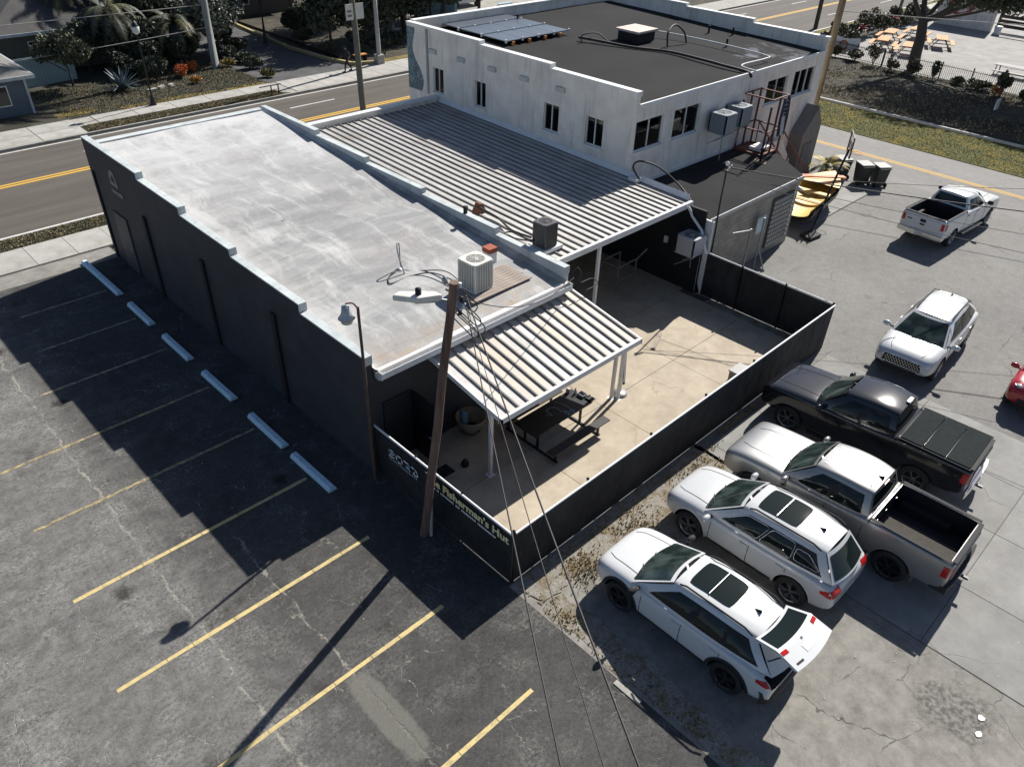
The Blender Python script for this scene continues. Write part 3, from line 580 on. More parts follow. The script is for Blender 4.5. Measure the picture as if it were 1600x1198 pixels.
# teal scale mural with wavy edge by the street corner
def mural():
    g = NG('teal_scale_mural'); v = g.vor(7.5, 'DISTANCE_TO_EDGE'); n = g.noise(2, 4)
    c = g.mix(g.rng(v, .01, .06), (.32, .38, .4), g.mix(g.rng(n, .4, .6), (.05, .09, .11), (.13, .2, .23)))
    return g.done(c, .6, v, .3, .005)
pts = [(31, 3.98)]+[(31-(.95-.6*(t**1.2)+.22*math.sin(t*7.5))*1.05, 3.98+2.75*t) for t in np.linspace(0, 1, 22)]+[(31, 6.73)]
MB().ext(pts, 23.489, 23.497, 'X').build('mural', mural(), B)
# roof furniture that belongs to the roof
for k, (x, y) in enumerate(((36.1, 22.7), (36.9, 21.8), (29.4, 29.6), (34.5, 20.6))):
    MB().lathe([(.05, 0), (.05, .35), (.06, .36), (.0, .36)], (x, y, rb(y)), n=10).build('vent_pipe', M_black, B)
# roof hatch
h_ = MB().b2(31.1, 32.4, 23.3, 24.5, rb(24), rb(24)+.42); h_.build('roof_hatch', M_black, B)
MB().b2(31.0, 32.5, 23.2, 24.6, rb(24)+.425, rb(24)+.52).build('hatch_lid', pm('pale_pink_lid', (.55, .45, .4), .7), B)
def wire(name, pts, r_, m, label, cat='cable', group=None, sag=0, par=None):
    if sag:
        a, b = Vector(pts[0]), Vector(pts[-1]); pts = [a.lerp(b, t)-Vector((0, 0, 4*sag*t*(1-t))) for t in np.linspace(0, 1, 20)]
    o = MB().tube(pts, r_, 6).build(name, m, par)
    if par is None: tag(o, label, cat, group)
    return o
def curve(pts, k=6):
    pts = [Vector(p) for p in pts]; out = []
    for i in range(len(pts)-1):
        p0, p1, p2, p3 = pts[max(i-1, 0)], pts[i], pts[i+1], pts[min(i+2, len(pts)-1)]
        for j in range(k):
            t = j/k; out.append(.5*((2*p1)+(p2-p0)*t+(2*p0-5*p1+4*p2-p3)*t*t+(-p0+3*p1-3*p2+p3)*t**3))
    return out+[pts[-1]]
z = rb(20)
wire('roof_pipe_bundle', curve([(29.2, 25.3, z+.3), (29.6, 24.2, z+.25), (30.2, 22.9, z+.15), (31.0, 21.4, z+.12), (31.0, 19.8, z+.12), (31.0, 18.4, z+.08), (31.15, 17.35, z), (31.2, 17.15, z-.2)]), .06, M_cable,
     'thick black pipe bundle running over the dark roof to its near edge')
wire('white_pipe', curve([(32.3, 25.0, z+.5), (33.6, 22.6, z+.3), (34.0, 20, z+.2), (33.9, 18.1, z+.15), (33.4, 17.9, z+.12), (31.5, 17.9, z+.12), (31.6, 17.2, z)], 8), .03, M_wtrim, 'thin white pipe bent along the right part of the dark roof')
wire('hose_loop', curve([(31.7, 22.0, z+.1), (31.9, 22.2, z+.7), (32.7, 22.4, z+.9), (33.2, 22.2, z+.55), (33.2, 22.0, z+.1)]), .045, M_cable, 'black pipe loop standing up in the middle of the dark roof')
wire('hose_stub', curve([(29.0, 24.9, z+.1), (29.1, 25.0, z+.45), (29.8, 24.7, z+.5), (30.1, 24.2, z+.15)]), .03, M_cable, 'short black hose end left of the roof hatch')
# solar array: each panel a part
SA = thing('solar_array', 'blue solar panel array with twelve panels lying on the dark roof', 'solar panels', (27.4, 28.8, rb(28.8)))
gsol = NG('solar_cells'); cells = gsol.mth('MINIMUM', gsol.mth('PINGPONG', gsol.X(0), .08), gsol.mth('PINGPONG', gsol.X(1), .08))
M_sol = gsol.done(gsol.mix(gsol.rng(cells, 0, .006), (.15, .165, .18), (.095, .11, .13)), .3)
meP = MB().b2(0, 1.02, 0, 1.6, 0, .04).mesh('panel', M_sol)
sol_tilt = R(3)
for i in range(4):
    for j in range(3):
        inst('panel', meP, (-1.9+i*1.04, -2.45+j*1.63, .12+.02*j), SA)
for i in range(5):
    for j in range(4):
        MB().b2(25.48+i*1.04-.04, 25.48+i*1.04+.04, 26.34+j*1.63-.04, 26.34+j*1.63+.04, rb(28)+.1, rb(28)+.24).build('clamp', M_wtrim, SA)
for i in range(4): MB().box((25.9+i*1.04, 26.3, rb(26)+.09), (.1, .12, .17)).build('foot', pm('orange_footing', (.5, .2, .05), .7), SA)

# ---------------------------------------------------------------- ANNEX
AN = thing('block_annex', 'low unpainted block annex with dark flat roof and angled corner', 'building', (27, 15.4, 0))
g = NG('raw_grey_block'); bt = g.n('ShaderNodeTexBrick'); g.l(g.map((1, 1, 1), (R(90), 0, 0)), bt.inputs['Vector'])
bt.inputs['Scale'].default_value = 1; bt.inputs['Brick Width'].default_value = .4; bt.inputs['Row Height'].default_value = .2; bt.inputs['Mortar Size'].default_value = .008
bt.inputs['Color1'].default_value = (.36, .315, .255, 1); bt.inputs['Color2'].default_value = (.44, .385, .31, 1); bt.inputs['Mortar'].default_value = (.22, .195, .16, 1)
M_raw = g.done(g.mix(g.rng(g.noise(1.3, 5), .4, .65, 0, .6), bt.outputs['Color'], (.24, .21, .17)), .9, g.noise(25), .3, .01)
poly = [(23.52, 13.5), (30.35, 13.5), (32.3, 16.1), (32.3, 17.25), (23.52, 17.25)]
wl = MB(); n_ = len(poly)
wl.add([(x, y, 0) for x, y in poly]+[(x, y, 2.86) for x, y in poly], [(i, (i+1) % n_, n_+(i+1) % n_, n_+i) for i in range(n_-1)]+[tuple(range(n_, 2*n_))])
wl.build('wall', M_raw, AN)
MB().prism([(23.52, 13.42), (30.38, 13.42), (32.38, 16.08), (32.38, 17.28), (23.52, 17.28)], 2.87, 2.95).build('roof', M_roofB, AN)
MB().b2(23.52, 30.38, 13.38, 13.418, 2.83, 2.97).build('drip_edge', pm('grey_drip_edge', (.45, .45, .45), .5), AN)
MB().bar((23.5, 17.27, 3.0), (32.3, 17.27, 3.0), .05, .12).build('flashing', M_gut, AN)
# glass-block like panel: separate blocks
bf = MB().b2(28.3, 30.0, 13.44, 13.497, .3, 2.45).build('block_window', pm('dark_mortar', (.09, .085, .075), .9), AN)
meB = MB().b2(0, .165, -.02, .05, 0, .165).mesh('glass_block', pm('pale_glass_block', (.3, .29, .27), .35, .2, 6))
for i in range(8):
    for j in range(10): inst('glass_block', meB, (28.33+i*.207-27, 13.4-15.4, .34+j*.207), bf)
tag(MB().box((27.2, 13.25, 1.75), (.62, .03, .68), .0).build('notice_board', pm('pale_blue_board', (.5, .58, .62), .6)), 'pale blue square board on the block annex wall', 'board')
MB().tube([(29.9, 13.4, 2.6), (29.9, 13.15, 2.55)], .07, 8).build('wall_lamp', M_gut, AN)
MB().lathe([(.06, 0), (.06, .5), (.1, .5), (.1, .58), (0, .6)], (30.4, 15.5, 2.95), n=10).build('vent_pipe', M_black, AN)
MB().box((30.4, 15.5, 2.965), (.5, .5, .02), .4).build('roof_patch', pm('brown_patch', (.16, .11, .08), .8), AN)
# white side wall continuing from the passage to the yard
W2 = MB().b2(23.42, 23.5, 13.2, 17.28, 0, 2.95).build('low_side_wall', M_gut); tag(W2, 'white painted low wall at the annex end beside the yard', 'wall')
W2.location.x += .0

# ---------------------------------------------------------------- yard fence with black windscreen panels
def fence_run(name, label, a, b, h0, h1, npan, posts=True, group=None, rail=M_wtrim):
    a, b = Vector((*a, 0)), Vector((*b, 0)); t_ = thing(name, label, 'fence', (a+b)/2, 0, group); d = (b-a).normalized(); nrm = Vector((-d.y, d.x, 0))
    for k in range(npan):
        p, q = a.lerp(b, k/npan), a.lerp(b, (k+1)/npan); hh = lambda s: h0+(h1-h0)*s
        mb = MB(); n = 10
        def f(u, v):
            s = (k+u)/npan; pt = p.lerp(q, u); wob = .018*math.sin(u*PI)*math.sin(v*PI)*math.sin(k*3+u*5); return tuple(pt+nrm*wob+Vector((0, 0, .015+v*(hh(s)-.055))))
        mb.grid(f, n, 4); mb.build('windscreen_panel', M_screen, t_)
    MB().tube([a+Vector((0, 0, h0)), b+Vector((0, 0, h1))], .03, 8).build('top_rail', rail, t_)
    for k in range(npan+1):
        p = a.lerp(b, k/npan)+nrm*.05; hh = h0+(h1-h0)*k/npan
        MB().lathe([(.03, 0), (.03, hh+.03), (.045, hh+.04), (.0, hh+.09)], p, n=8).build('post', M_dsteel, t_)
    return t_
gs = NG('black_windscreen_mesh'); wv = gs.noise(2.2, 4, .6); M_screen = gs.done(gs.mix(gs.rng(gs.noise(.9, 7, .75), .45, .72), (.012, .0125, .014), (.04, .0405, .042)), .75, gs.noise(2.6, 4, .6, gs.map((1, 1, .5))), 1.0, .12)
fence_run('yard_fence', 'black screened yard fence facing the parking lot with printed signs', (8.42, 13.35), (8.42, 8.14), 1.62, 1.6, 3)
fence_run('yard_fence', 'long black screened yard fence running behind the parked cars', (8.5, 8.14), (23.4, 8.14), 1.6, 1.72, 6)
fence_run('yard_fence', 'black screened yard fence on the far side below the block annex', (23.42, 8.2), (23.42, 13.42), 1.72, 1.75, 3)
tag(MB().b2(23.3, 23.4, 13.5, 28.7, 0, 3.3).build('passage_side_wall', M_black), 'black painted wall closing the far side of the covered passage', 'wall')
# printed signs on the screen (flat print, standing a few mm off the cloth)
M_ink_w = pm('white_print', (.85, .88, .9), .6, .05); M_ink_y = pm('cream_yellow_print', (.8, .77, .42), .6, .12); M_ink_b = pm('blue_print', (.05, .3, .42), .6, .1)
sg = thing('screen_sign', 'white SORA sign print on the black fence nearest the building', 'sign', (8.38, 12.1, 1.1))
XS = 8.375
def stroke(mb, pts, y0, z0, sc, w_, shear=0):
    for a, b in zip(pts, pts[1:]):
        A_ = Vector((XS, y0-a[0]*sc, z0+a[1]*sc)); B_ = Vector((XS, y0-b[0]*sc, z0+b[1]*sc)); d = (B_-A_).normalized(); nn = Vector((0, -d.z, d.y))*w_/2; e = d*w_*.45
        mb.add([A_-nn-e, B_-nn+e, B_+nn+e, A_+nn-e], [(0, 1, 2, 3)])
S_ = [(1.0, .78), (.9, .95), (.15, .95), (.0, .8), (.0, .6), (.12, .5), (.88, .5), (1, .4), (1, .18), (.88, .05), (.0, .05)]
O_ = [(.15, .95), (.85, .95), (1, .8), (1, .2), (.85, .05), (.15, .05), (0, .2), (0, .8), (.15, .95)]
R_ = [(.0, .95), (.88, .95), (1, .8), (1, .6), (.88, .48), (.45, .48), (1, .05)]
A_l = [(0, .95), (.55, .95), (1.0, .6), (1.0, .05), (.2, .05), (.45, .4)]
mb = MB()
for L, off in ((S_, 0), (O_, 1.4), (R_, 2.8), (A_l, 4.2)): stroke(mb, [(p[0]+off, p[1]) for p in L], 12.66, 1.04, .225, .042)
mb.build('lettering', M_ink_w, sg); mb = MB()
mb.ext([(11.98, 1.04), (11.98, 1.15), (11.87, 1.1), (11.8, 1.04)], XS, XS+.003, 'X'); mb.build('blue_wedge', M_ink_b, sg)
mb = MB()
for k in range(16): mb.b2(XS, XS+.003, 12.66-k*.073, 12.66-k*.073-.03, .945, .975)
mb.build('small_print_row', M_ink_w, sg)['kind'] = 'stuff'
sg2 = thing('screen_sign', "cream The Fisherman's Hut lettering on the black fence left of the corner", 'sign', (8.38, 9.8, 1.2))
def text(s, size, m, par, loc, name='lettering', off=.004, rot=(R(90), 0, R(-90)), sx=1.0):
    c = bpy.data.curves.new(name, 'FONT'); c.body = s; c.size = size; c.offset = off; c.extrude = .002; c.align_x = 'LEFT'; c.resolution_u = 2
    t = bpy.data.objects.new(name, c); C.objects.link(t); bpy.context.view_layer.update()
    me = bpy.data.meshes.new_from_object(t.evaluated_get(bpy.context.evaluated_depsgraph_get())); C.objects.unlink(t); bpy.data.objects.remove(t)
    me.materials.clear(); me.materials.append(m)
    o = bpy.data.objects.new(name, me); C.objects.link(o); o.parent = par; o.rotation_euler = rot; o.scale = (sx, 1, 1)
    o.location = root_mat(par).inverted() @ Vector(loc); return o
text("The Fisherman's Hut", .32, M_ink_y, sg2, (XS, 11.16, 1.27), off=.01, sx=1.09)
mb = MB(); yy = 11.0
while yy > 8.65:
    wd = random.uniform(.028, .04)
    if random.random() > .13: mb.b2(XS, XS+.003, yy, yy-wd, 1.12+random.uniform(0, .01), 1.185)
    yy -= wd+.018
mb.build('small_print_row', M_ink_w, sg2)['kind'] = 'stuff'

# ---------------------------------------------------------------- yard floor slabs
yd = struct('yard_floor', MB().b2(8.54, 23.4, 8.2, 28.7, -.1, .005), pm('yard_joint', (.1, .08, .06), .95))
gx = [8.55, 12.1, 15.2, 18.9, 23.3]; gy = [8.22, 11.15, 13.9, 17.2, 20.5, 24, 28.6]
for i in range(4):
    for j in range(6):
        if gy[j] > 13.3 and gx[i] < 15.8:
            if gx[i+1] <= 15.9 or j > 1: continue
        x0, x1 = max(gx[i], 15.8 if gy[j] > 13.3 else 0), gx[i+1]
        if i == 3 and j < 2: x1 = 23.0
        MB().b2(x0+.008, x1-.008, gy[j]+.008, min(gy[j+1], 13.38 if x0 < 15.8 else 99)-.008, -.04, .02+random.uniform(0, .004)).build('slab', M_pen, yd)
struct('yard_soil_strip', MB().prism(ragged([(22.98, 9.0), (23.36, 9.0), (23.36, 12.7), (22.98, 12.7)], 12, .03), -.03, .035), M_dirt)

# ---------------------------------------------------------------- wheel stops
g = NG('pale_blue_concrete'); n1 = g.noise(6, 5, .7)
M_stop = g.done(g.mix(g.rng(n1, .35, .65), (.45, .64, .74), (.62, .8, .88)), .8, g.noise(30), .3, .01)
prof = [(-.125, 0), (-.125, .05), (-.07, .14), (.07, .14), (.125, .05), (.125, 0)]
stops = [(27.4, 30.8, 'long pale blue wheel stop nearest the street'), (24.62, 26.45, 'second pale blue wheel stop from the street'), (21.72, 23.6, 'third pale blue wheel stop from the street'),
         (18.83, 20.72, 'pale blue wheel stop in the middle of the row, fourth from the street'), (15.88, 17.78, 'fifth pale blue wheel stop from the street, second from the yard fence'), (13.5, 15.4, 'pale blue wheel stop closest to the yard fence and the lamp pole')]
me_s = None
for a, b, lab in stops:
    if b-a > 2: segs = [(a, a+1.68), (a+1.72, b)]
    else: segs = [(a, b)]
    t_ = thing('wheel_stop', lab, 'wheel stop', (7.08, (a+b)/2, 0), random.uniform(-.015, .015), 'pale blue wheel stops along the black wall')
    for p, q in segs:
        MB().ext(prof, p-(a+b)/2, q-(a+b)/2, 'Y').build('block', M_stop, t_, world=False, bevel=.012)
        for s in (.2, .8): MB().lathe([(.016, .138), (.016, .148), (0, .15)], (0, p-(a+b)/2+(q-p)*s, 0), n=8).build('pin', M_rust, t_, world=False)

# ---------------------------------------------------------------- air conditioners
def condenser(name, label, loc, w_=.72, h=.8, m=None, rz=0, dark=None, louvre='v', group=None, legs=0):
    t_ = thing(name, label, 'air conditioner', loc, rz, group); m = m or M_gut; dk = dark or pm('condenser_dark_coil', (.05, .055, .06), .6)
    MB().b2(-w_/2+.03, w_/2-.03, -w_/2+.03, w_/2-.03, .03, h-.04).build('coil', dk, t_, False)
    mb = MB(); mb.b2(-w_/2, w_/2, -w_/2, w_/2, 0, .05); mb.build('base_pan', m, t_, False, .02)
    mb = MB()
    for sx in (-1, 1):
        for sy in (-1, 1): mb.b2(sx*(w_/2-.05), sx*w_/2, sy*(w_/2-.05), sy*w_/2, .05, h-.05)
    if louvre == 'v':
        for k in range(9):
            c = -w_/2+.09+k*(w_-.18)/8
            for s in (-1, 1): mb.b2(c-.014, c+.014, s*(w_/2-.03), s*(w_/2-.005), .05, h-.05); mb.b2(s*(w_/2-.03), s*(w_/2-.005), c-.014, c+.014, .05, h-.05)
    elif louvre == 'h':
        for k in range(9):
            zz = .09+k*(h-.2)/8
            mb.b2(w_/2-.03, w_/2-.003, -w_/2+.06, w_/2-.06, zz, zz+.03)
            mb.b2(-w_/2+.04, w_/2-.04, w_/2-.03, w_/2-.003, zz, zz+.03)
        mb.b2(-w_/2, w_/2-.05, -w_/2, -w_/2+.02, .05, h-.05); mb.b2(-w_/2, -w_/2+.02, -w_/2, w_/2, .05, h-.05)
    mb.build('louvre', m, t_, False)
    # top lid with round opening
    tp = MB(); n = 32; R0 = w_*.38
    def sq(a, e): c, s = math.cos(a), math.sin(a); k = e/max(abs(c), abs(s)); k = min(k, e*1.3); return (c*k, s*k)
    vs = []
    for k in range(n):
        a = 2*PI*k/n; x, y = sq(a, w_/2+.008); vs += [(R0*math.cos(a), R0*math.sin(a), h-.01), (x, y, h-.01), (x, y, h-.06), (R0*math.cos(a), R0*math.sin(a), h-.07)]
    tp.add(vs, [q for k in range(n) for q in ((4*k, 4*k+1, 4*((k+1) % n)+1, 4*((k+1) % n)), (4*k+1, 4*k+2, 4*((k+1) % n)+2, 4*((k+1) % n)+1), (4*k, 4*((k+1) % n), 4*((k+1) % n)+3, 4*k+3))])
    tp.build('lid', m, t_, False)
    gr = MB()
    for q in np.linspace(.25, 1, 6): gr.lathe([(R0*q-.006, h+.015-.02*q), (R0*q+.006, h+.015-.02*q)], n=24)
    for k in range(8): a = 2*PI*k/8; gr.bar((0, 0, h+.012), (R0*math.cos(a), R0*math.sin(a), h-.01), .008)
    gr.build('fan_grille', m, t_, False)
    fan = MB(); fan.lathe([(0, h-.02), (.09, h-.02), (.09, h-.1)], n=14)
    for k in range(4):
        a = 2*PI*k/4; fan.add([(.06*math.cos(a), .06*math.sin(a), h-.06), (R0*.92*math.cos(a-.3), R0*.92*math.sin(a-.3), h-.09), (R0*.92*math.cos(a+.35), R0*.92*math.sin(a+.35), h-.06)], [(0, 1, 2)])
    fan.build('fan', m, t_, False)
    if legs:
        lg = MB()
        for sx in (-1, 1): lg.bar((sx*w_*.35, w_/2, -.02), (sx*w_*.35, -w_/2, -.02), .04); lg.bar((sx*w_*.35, w_/2, -.55), (sx*w_*.35, -w_/2*.8, -.04), .03)
        lg.bar((0, -.1, -.03), (.05, -.12, -legs), .03); lg.build('bracket', M_steel, t_, False)
    return t_
M_acw = pm('cream_white_enamel', (.66, .65, .58), .45, .08, 4, 0, .05, None, ((.4, .36, .28), .4))
M_acg = pm('grey_blue_enamel', (.2, .23, .26), .45, .1, 4); M_acd = pm('dark_grey_enamel', (.06, .06, .062), .5, .15, 4)
zr = rz
condenser('air_conditioner', 'cream white ribbed condenser standing on the silver roof behind the utility pole', (13.15, 14.65, zr(14.6)+.06), .72, .92, M_acw, R(2))
condenser('air_conditioner', 'small dark grey condenser at the corner of the ribbed metal roof', (16.45, 15.05, 3.58), .56, .82, M_acd, 0, None, 'v')
MB().b2(16.05, 16.95, 14.75, 15.4, 3.5, 3.56)
tag(MB().b2(16.0, 16.95, 14.7, 15.45, 3.46, 3.57).build('condenser_pad', M_gut), 'white pad under the small dark grey condenser', 'pad')
condenser('air_conditioner', 'grey condenser on a wall bracket inside the dark yard corner', (22.85, 13.65, 1.78), .78, .72, pm('light_grey_enamel', (.4, .41, .42), .4, .1, 4), R(0), None, 'h', None, .6)
condenser('air_conditioner', 'grey blue condenser on the white wall nearer the two wide windows', (28.75, 16.7, 4.28), .8, .82, M_acg, 0, None, 'h', 'condensers bracketed on the white wall', 1.2)
condenser('air_conditioner', 'grey blue condenser on the white wall next to the red steel cage', (30.15, 16.85, 4.3), .8, .82, M_acg, 0, None, 'h', 'condensers bracketed on the white wall', .8)
# plank deck under the cream condenser
pk = thing('plank_deck', 'weathered plank deck lying under the cream condenser on the silver roof', 'deck', (13.7, 14.6, zr(14.5)))
mp = MB().b2(0, 2.35, 0, .12, 0, .035).mesh('plank', M_wood)
for k in range(9): inst('plank', mp, (-1.25+random.uniform(-.04, .04), -.62+k*.132, .03), pk)
for k in (0, 1): MB().b2(12.5, 14.8, 14.05+k*.95, 14.14+k*.95, zr(14.3)-.05, zr(14.3)+.03).build('joist', M_wood, pk)
ch = thing('flue_stack', 'short white flue with rusty brick red cap beside the cream condenser', 'flue', (14.55, 15.55, zr(15.5)))
MB().b2(14.4, 14.7, 15.4, 15.7, zr(15.5)-.05, zr(15.5)+.35).build('flue', M_gut, ch); MB().b2(14.38, 14.72, 15.38, 15.72, zr(15.5)+.351, zr(15.5)+.5).build('cap', pm('brick_red_cap', (.32, .08, .04), .8), ch)
# refrigerant lines on roofs
zz = zr(15.8)+.04
wire('roof_cable', curve([(12.8, 14.8, zz+.1), (12.9, 15.7, zz+.12), (12.5, 16.4, zz), (12.2, 16.6, zz+.03), (12.1, 16.8, zz+.1), (12.15, 16.9, zz+.75), (12.05, 16.85, zz+.85), (11.95, 16.7, zz+.6), (12.0, 16.5, zz)]), .022, M_gcable, 'insulated line looping up from the silver roof left of the cream condenser')
wire('roof_cable', curve([(12.8, 15.0, zz+.05), (12.6, 15.9, zz+.08), (12.1, 16.3, zz), (11.6, 16.3, zz), (11.3, 16.3, zz+.03), (11.5, 16.6, zz+.05), (11.95, 16.75, zz+.12)]), .018, M_cable, 'black cable lying in a loop on the silver roof left of the cream condenser')
tag(MB().lathe([(.09, 0), (.09, .08), (.03, .14), (0, .14)], (12.02, 16.75, zz-.03), n=12).build('roof_boot', M_gut), 'white flashing boot where the lines enter the silver roof', 'roof boot')
wire('roof_cable', curve([(16.2, 15.2, 3.75), (15.98, 15.6, 3.7), (15.9, 16.2, 3.65), (16.1, 16.5, 3.6), (16.4, 16.2, 3.62), (16.2, 15.7, 3.65), (16.3, 15.2, 3.7)]), .025, M_cable, 'black cable coil beside the small dark condenser')
wire('roof_cable', curve([(16.3, 15.5, 3.72), (16.4, 16.5, 3.6), (16.7, 17.5, 3.62), (16.6, 18.4, 3.75)]), .035, M_cable, 'black line set running back along the ribbed metal roof')
tag(MB().ext([(16.45, 3.52), (16.95, 3.52), (16.75, 3.85), (16.65, 3.85)], 18.3, 18.55, 'Y').build('roof_boot', M_rust), 'rusty triangular pipe boot on the ribbed metal roof', 'roof boot')
tag(MB().lathe([(.07, 0), (.07, .22), (.09, .22), (.09, .28), (0, .28)], (15.62, 17.9, 3.9), n=10).build('roof_vent', M_black), 'small black vent on the parapet beside the ribbed metal roof', 'roof vent')
wire('roof_cable', curve([(23.3, 16.6, 3.6), (23.2, 16.9, 4.0), (23.6, 16.9, 4.15), (24.2, 16.4, 3.9), (24.6, 15.6, 3.3), (24.3, 14.8, 3.0)]), .035, M_cable, 'black conduit arching from the corner of the white building to the annex roof')
tag(MB().b2(23.1, 23.48, 16.6, 17.0, 3.5, 3.62).build('junction_box', M_gut), 'white junction box at the foot of the white building corner', 'junction box')
wire('gutter_cable', curve([(15.6, 13.2, 3.4), (15.8, 13.1, 3.75), (15.9, 13.0, 3.6), (15.8, 12.9, 3.35), (16.3, 12.9, 3.3), (16.5, 12.8, 3.1), (16.0, 12.8, 3.05)]), .015, M_cable, 'tangled thin cable at the right end of the silver roof gutter')

# ---------------------------------------------------------------- red steel cage, flag, stairs
RC = pm('dark_red_painted_steel', (.13, .03, .025), .6, .3, 5)
cg = thing('steel_cage', 'dark red steel landing cage against the white wall above the annex', 'steel cage', (31.6, 16.5, 2.97))
for x in (30.95, 31.6, 32.28):
    for y in (15.8, 17.15):
        MB().b2(x-.035, x+.035, y-.035, y+.035, 2.96, 5.4 if x > 31 else 5.1).build('post', RC, cg)
for z in (5.37, 4.0, 3.02):
    for a, b in (((30.95, 15.8), (32.28, 15.8)), ((30.95, 17.15), (32.28, 17.15)), ((32.28, 15.8), (32.28, 17.15)), ((30.95, 15.8), (30.95, 17.15))):
        MB().bar((*a, z), (*b, z), .05).build('rail', RC, cg)
MB().bar((31.0, 15.8, 3.05), (31.6, 15.8, 4.0), .04).build('brace', RC, cg)
MB().b2(30.9, 32.3, 15.78, 17.2, 2.955, 3.0).build('landing', M_rust, cg)
tag(MB().b2(31.2, 32.0, 16.0, 16.6, 3.05, 3.2).build('white_box', M_wtrim, None, bevel=.02), 'white box lying inside the red steel cage', 'box')
fg = thing('flag', 'striped flag with dark starred corner draped on the red cage', 'flag', (32.4, 15.7, 4.6))
for k in range(7):
    mb = MB(); mb.grid(lambda u, v: (31.75+(k+u)*.085+.03*v, 15.72+.05*math.sin((k+u)*2.2+v*3), 5.3-1.6*v), 2, 8)
    mb.build('stripe', pm('flag_white', (.55, .55, .56), .8) if k % 2 else pm('flag_dark', (.05, .035, .05), .8), fg)
mb = MB(); mb.grid(lambda u, v: (31.75+u*.34, 15.70+.05*math.sin(u*8+v*3), 5.31-.75*v), 5, 5); mb.build('canton', pm('flag_navy', (.03, .035, .07), .8), fg)
mb = MB()
for i in range(4):
    for j in range(4): mb.box((31.8+i*.075, 15.655, 5.22-j*.17), (.03, .004, .03), 0)
mb.build('stars', pm('flag_white', (.55, .55, .56), .8), fg)
stp = thing('outdoor_stairs', 'straight flight of stairs with dark red railing dropping from the steel cage to the pad', 'stairs', (34.4, 16.3, 0))
for k in range(12): MB().b2(32.35+k*.3, 32.68+k*.3, 15.85, 16.95, 2.72-k*.24, 2.77-k*.24).build('tread', M_wood, stp)
for y in (15.83, 16.97):
    MB().bar((32.3, y, 2.9), (36.0, y, .08), .05, .22).build('stringer', RC, stp)
    MB().bar((32.3, y, 4.0), (36.0, y, 1.1), .05).build('railing', RC, stp)
    for k in range(4): MB().b2(32.4+k*1.18-.02, 32.4+k*1.18+.02, y-.02, y+.02, 2.8-k*.95, 3.95-k*.93).build('baluster', RC, stp)
tag(MB().ext([(33.3, 0), (36.4, 0), (36.4, 1.2), (35.0, 2.6), (33.3, 2.6)], 16.99, 17.1, 'Y').build('stair_wall', M_white), 'white wall panel behind the outdoor stairs', 'wall')
shd = thing('lean_to_shed', 'grey gabled lean-to against the white wall beside the wooden pole', 'shed', (37.1, 16.9, 0))
MB().ext([(36.3, 0), (38.0, 0), (38.0, 2.9), (37.4, 3.8), (36.3, 2.6)], 16.6, 17.28, 'Y').build('wall', pm('grey_board', (.2, .19, .17), .85), shd)
MB().b2(36.6, 37.4, 16.56, 16.598, .1, 2.1).build('door', pm('grey_board_door', (.16, .15, .14), .85), shd)

# ---------------------------------------------------------------- poles
def lean_pole(name, label, base, top, r0, r1, m, cat='pole'):
    t_ = thing(name, label, cat, base)
    b, tp = Vector(base), Vector(top); MB().tube([b.lerp(tp, k/8)+Vector((.012*math.sin(k*2), .01*math.cos(k), 0)) for k in range(9)], r0, 14, r1).build('shaft', m, t_)
    return t_
g = NG('weathered_brown_pole'); st = g.noise(6, 5, .7, g.map((1, 1, .08)))
M_pole = g.done(g.mix(g.rng(st, .35, .65), (.09, .05, .038), (.2, .13, .1)), .85, st, .6, .02)
g = NG('tan_wood_pole'); st = g.noise(6, 5, .7, g.map((1, 1, .08))); M_pole2 = g.done(g.mix(g.rng(st, .35, .65), (.13, .1, .06), (.26, .2, .12)), .85, st, .6, .02)
g = NG('dark_wood_pole'); st = g.noise(6, 5, .7, g.map((1, 1, .08))); M_pole3 = g.done(g.mix(g.rng(st, .35, .65), (.04, .035, .025), (.1, .085, .06)), .85, st, .6, .02)
up = lean_pole('utility_pole', 'leaning brown utility pole in front of the fence with the printed signs', (7.9, 10.69, 0), (8.3, 9.85, 7.25), .11, .088, M_pole, 'utility pole')
MB().tube([(8.0, 10.55, 0), (8.04, 10.5, 2.2)], .045, 8).build('conduit', pm('pale_conduit', (.4, .38, .34), .7), up)
MB().tube([(8.02, 10.78, 0), (8.37, 9.98, 6.9)], .022, 6).build('ground_wire', M_gcable, up)
mb = MB(); mb.lathe([(.0, 0), (.06, 0), (.05, .1), (.0, .14)], (8.15, 9.95, 7.25), n=10); mb.build('insulator', M_steel, up)
for k, (dx, dy, dz) in enumerate(((.15, -.25, 6.5), (.2, -.32, 6.35), (.12, -.2, 6.2), (.2, -.1, 6.75))):
    MB().lathe([(0, 0), (.05, 0), (.03, .05), (.05, .09), (0, .1)], (8.3+dx*.6, 9.9+dy*.6, dz+.35), n=8).build('insulator', M_gut if k % 2 else M_dsteel, up)
    wire('jumper_wire', curve([(8.3+dx*.6, 9.9+dy*.6, dz+.35), (8.45+dx, 9.7+dy, dz), (8.5+dx*.3, 9.75+dy, dz-.15), (8.3, 9.9, dz+.25)]), .012, M_cable, None, par=up)
LX, LY, LZ = 7.72, 10.22, 6.92
MB().tube([(8.3, 9.92, 6.8), (8.02, 10.1, 6.9), (7.8, 10.2, 6.95)], .025, 8).build('lamp_arm', M_steel, up)
lf = MB(); lf.prism([(LX+.33, LY-.1), (LX+.33, LY-.32), (LX-.1, LY-.12), (LX-.4, LY+.3), (LX-.2, LY+.36)], LZ, LZ+.13)
lh = lf.build('lamp_head', M_acw, up, bevel=.03)
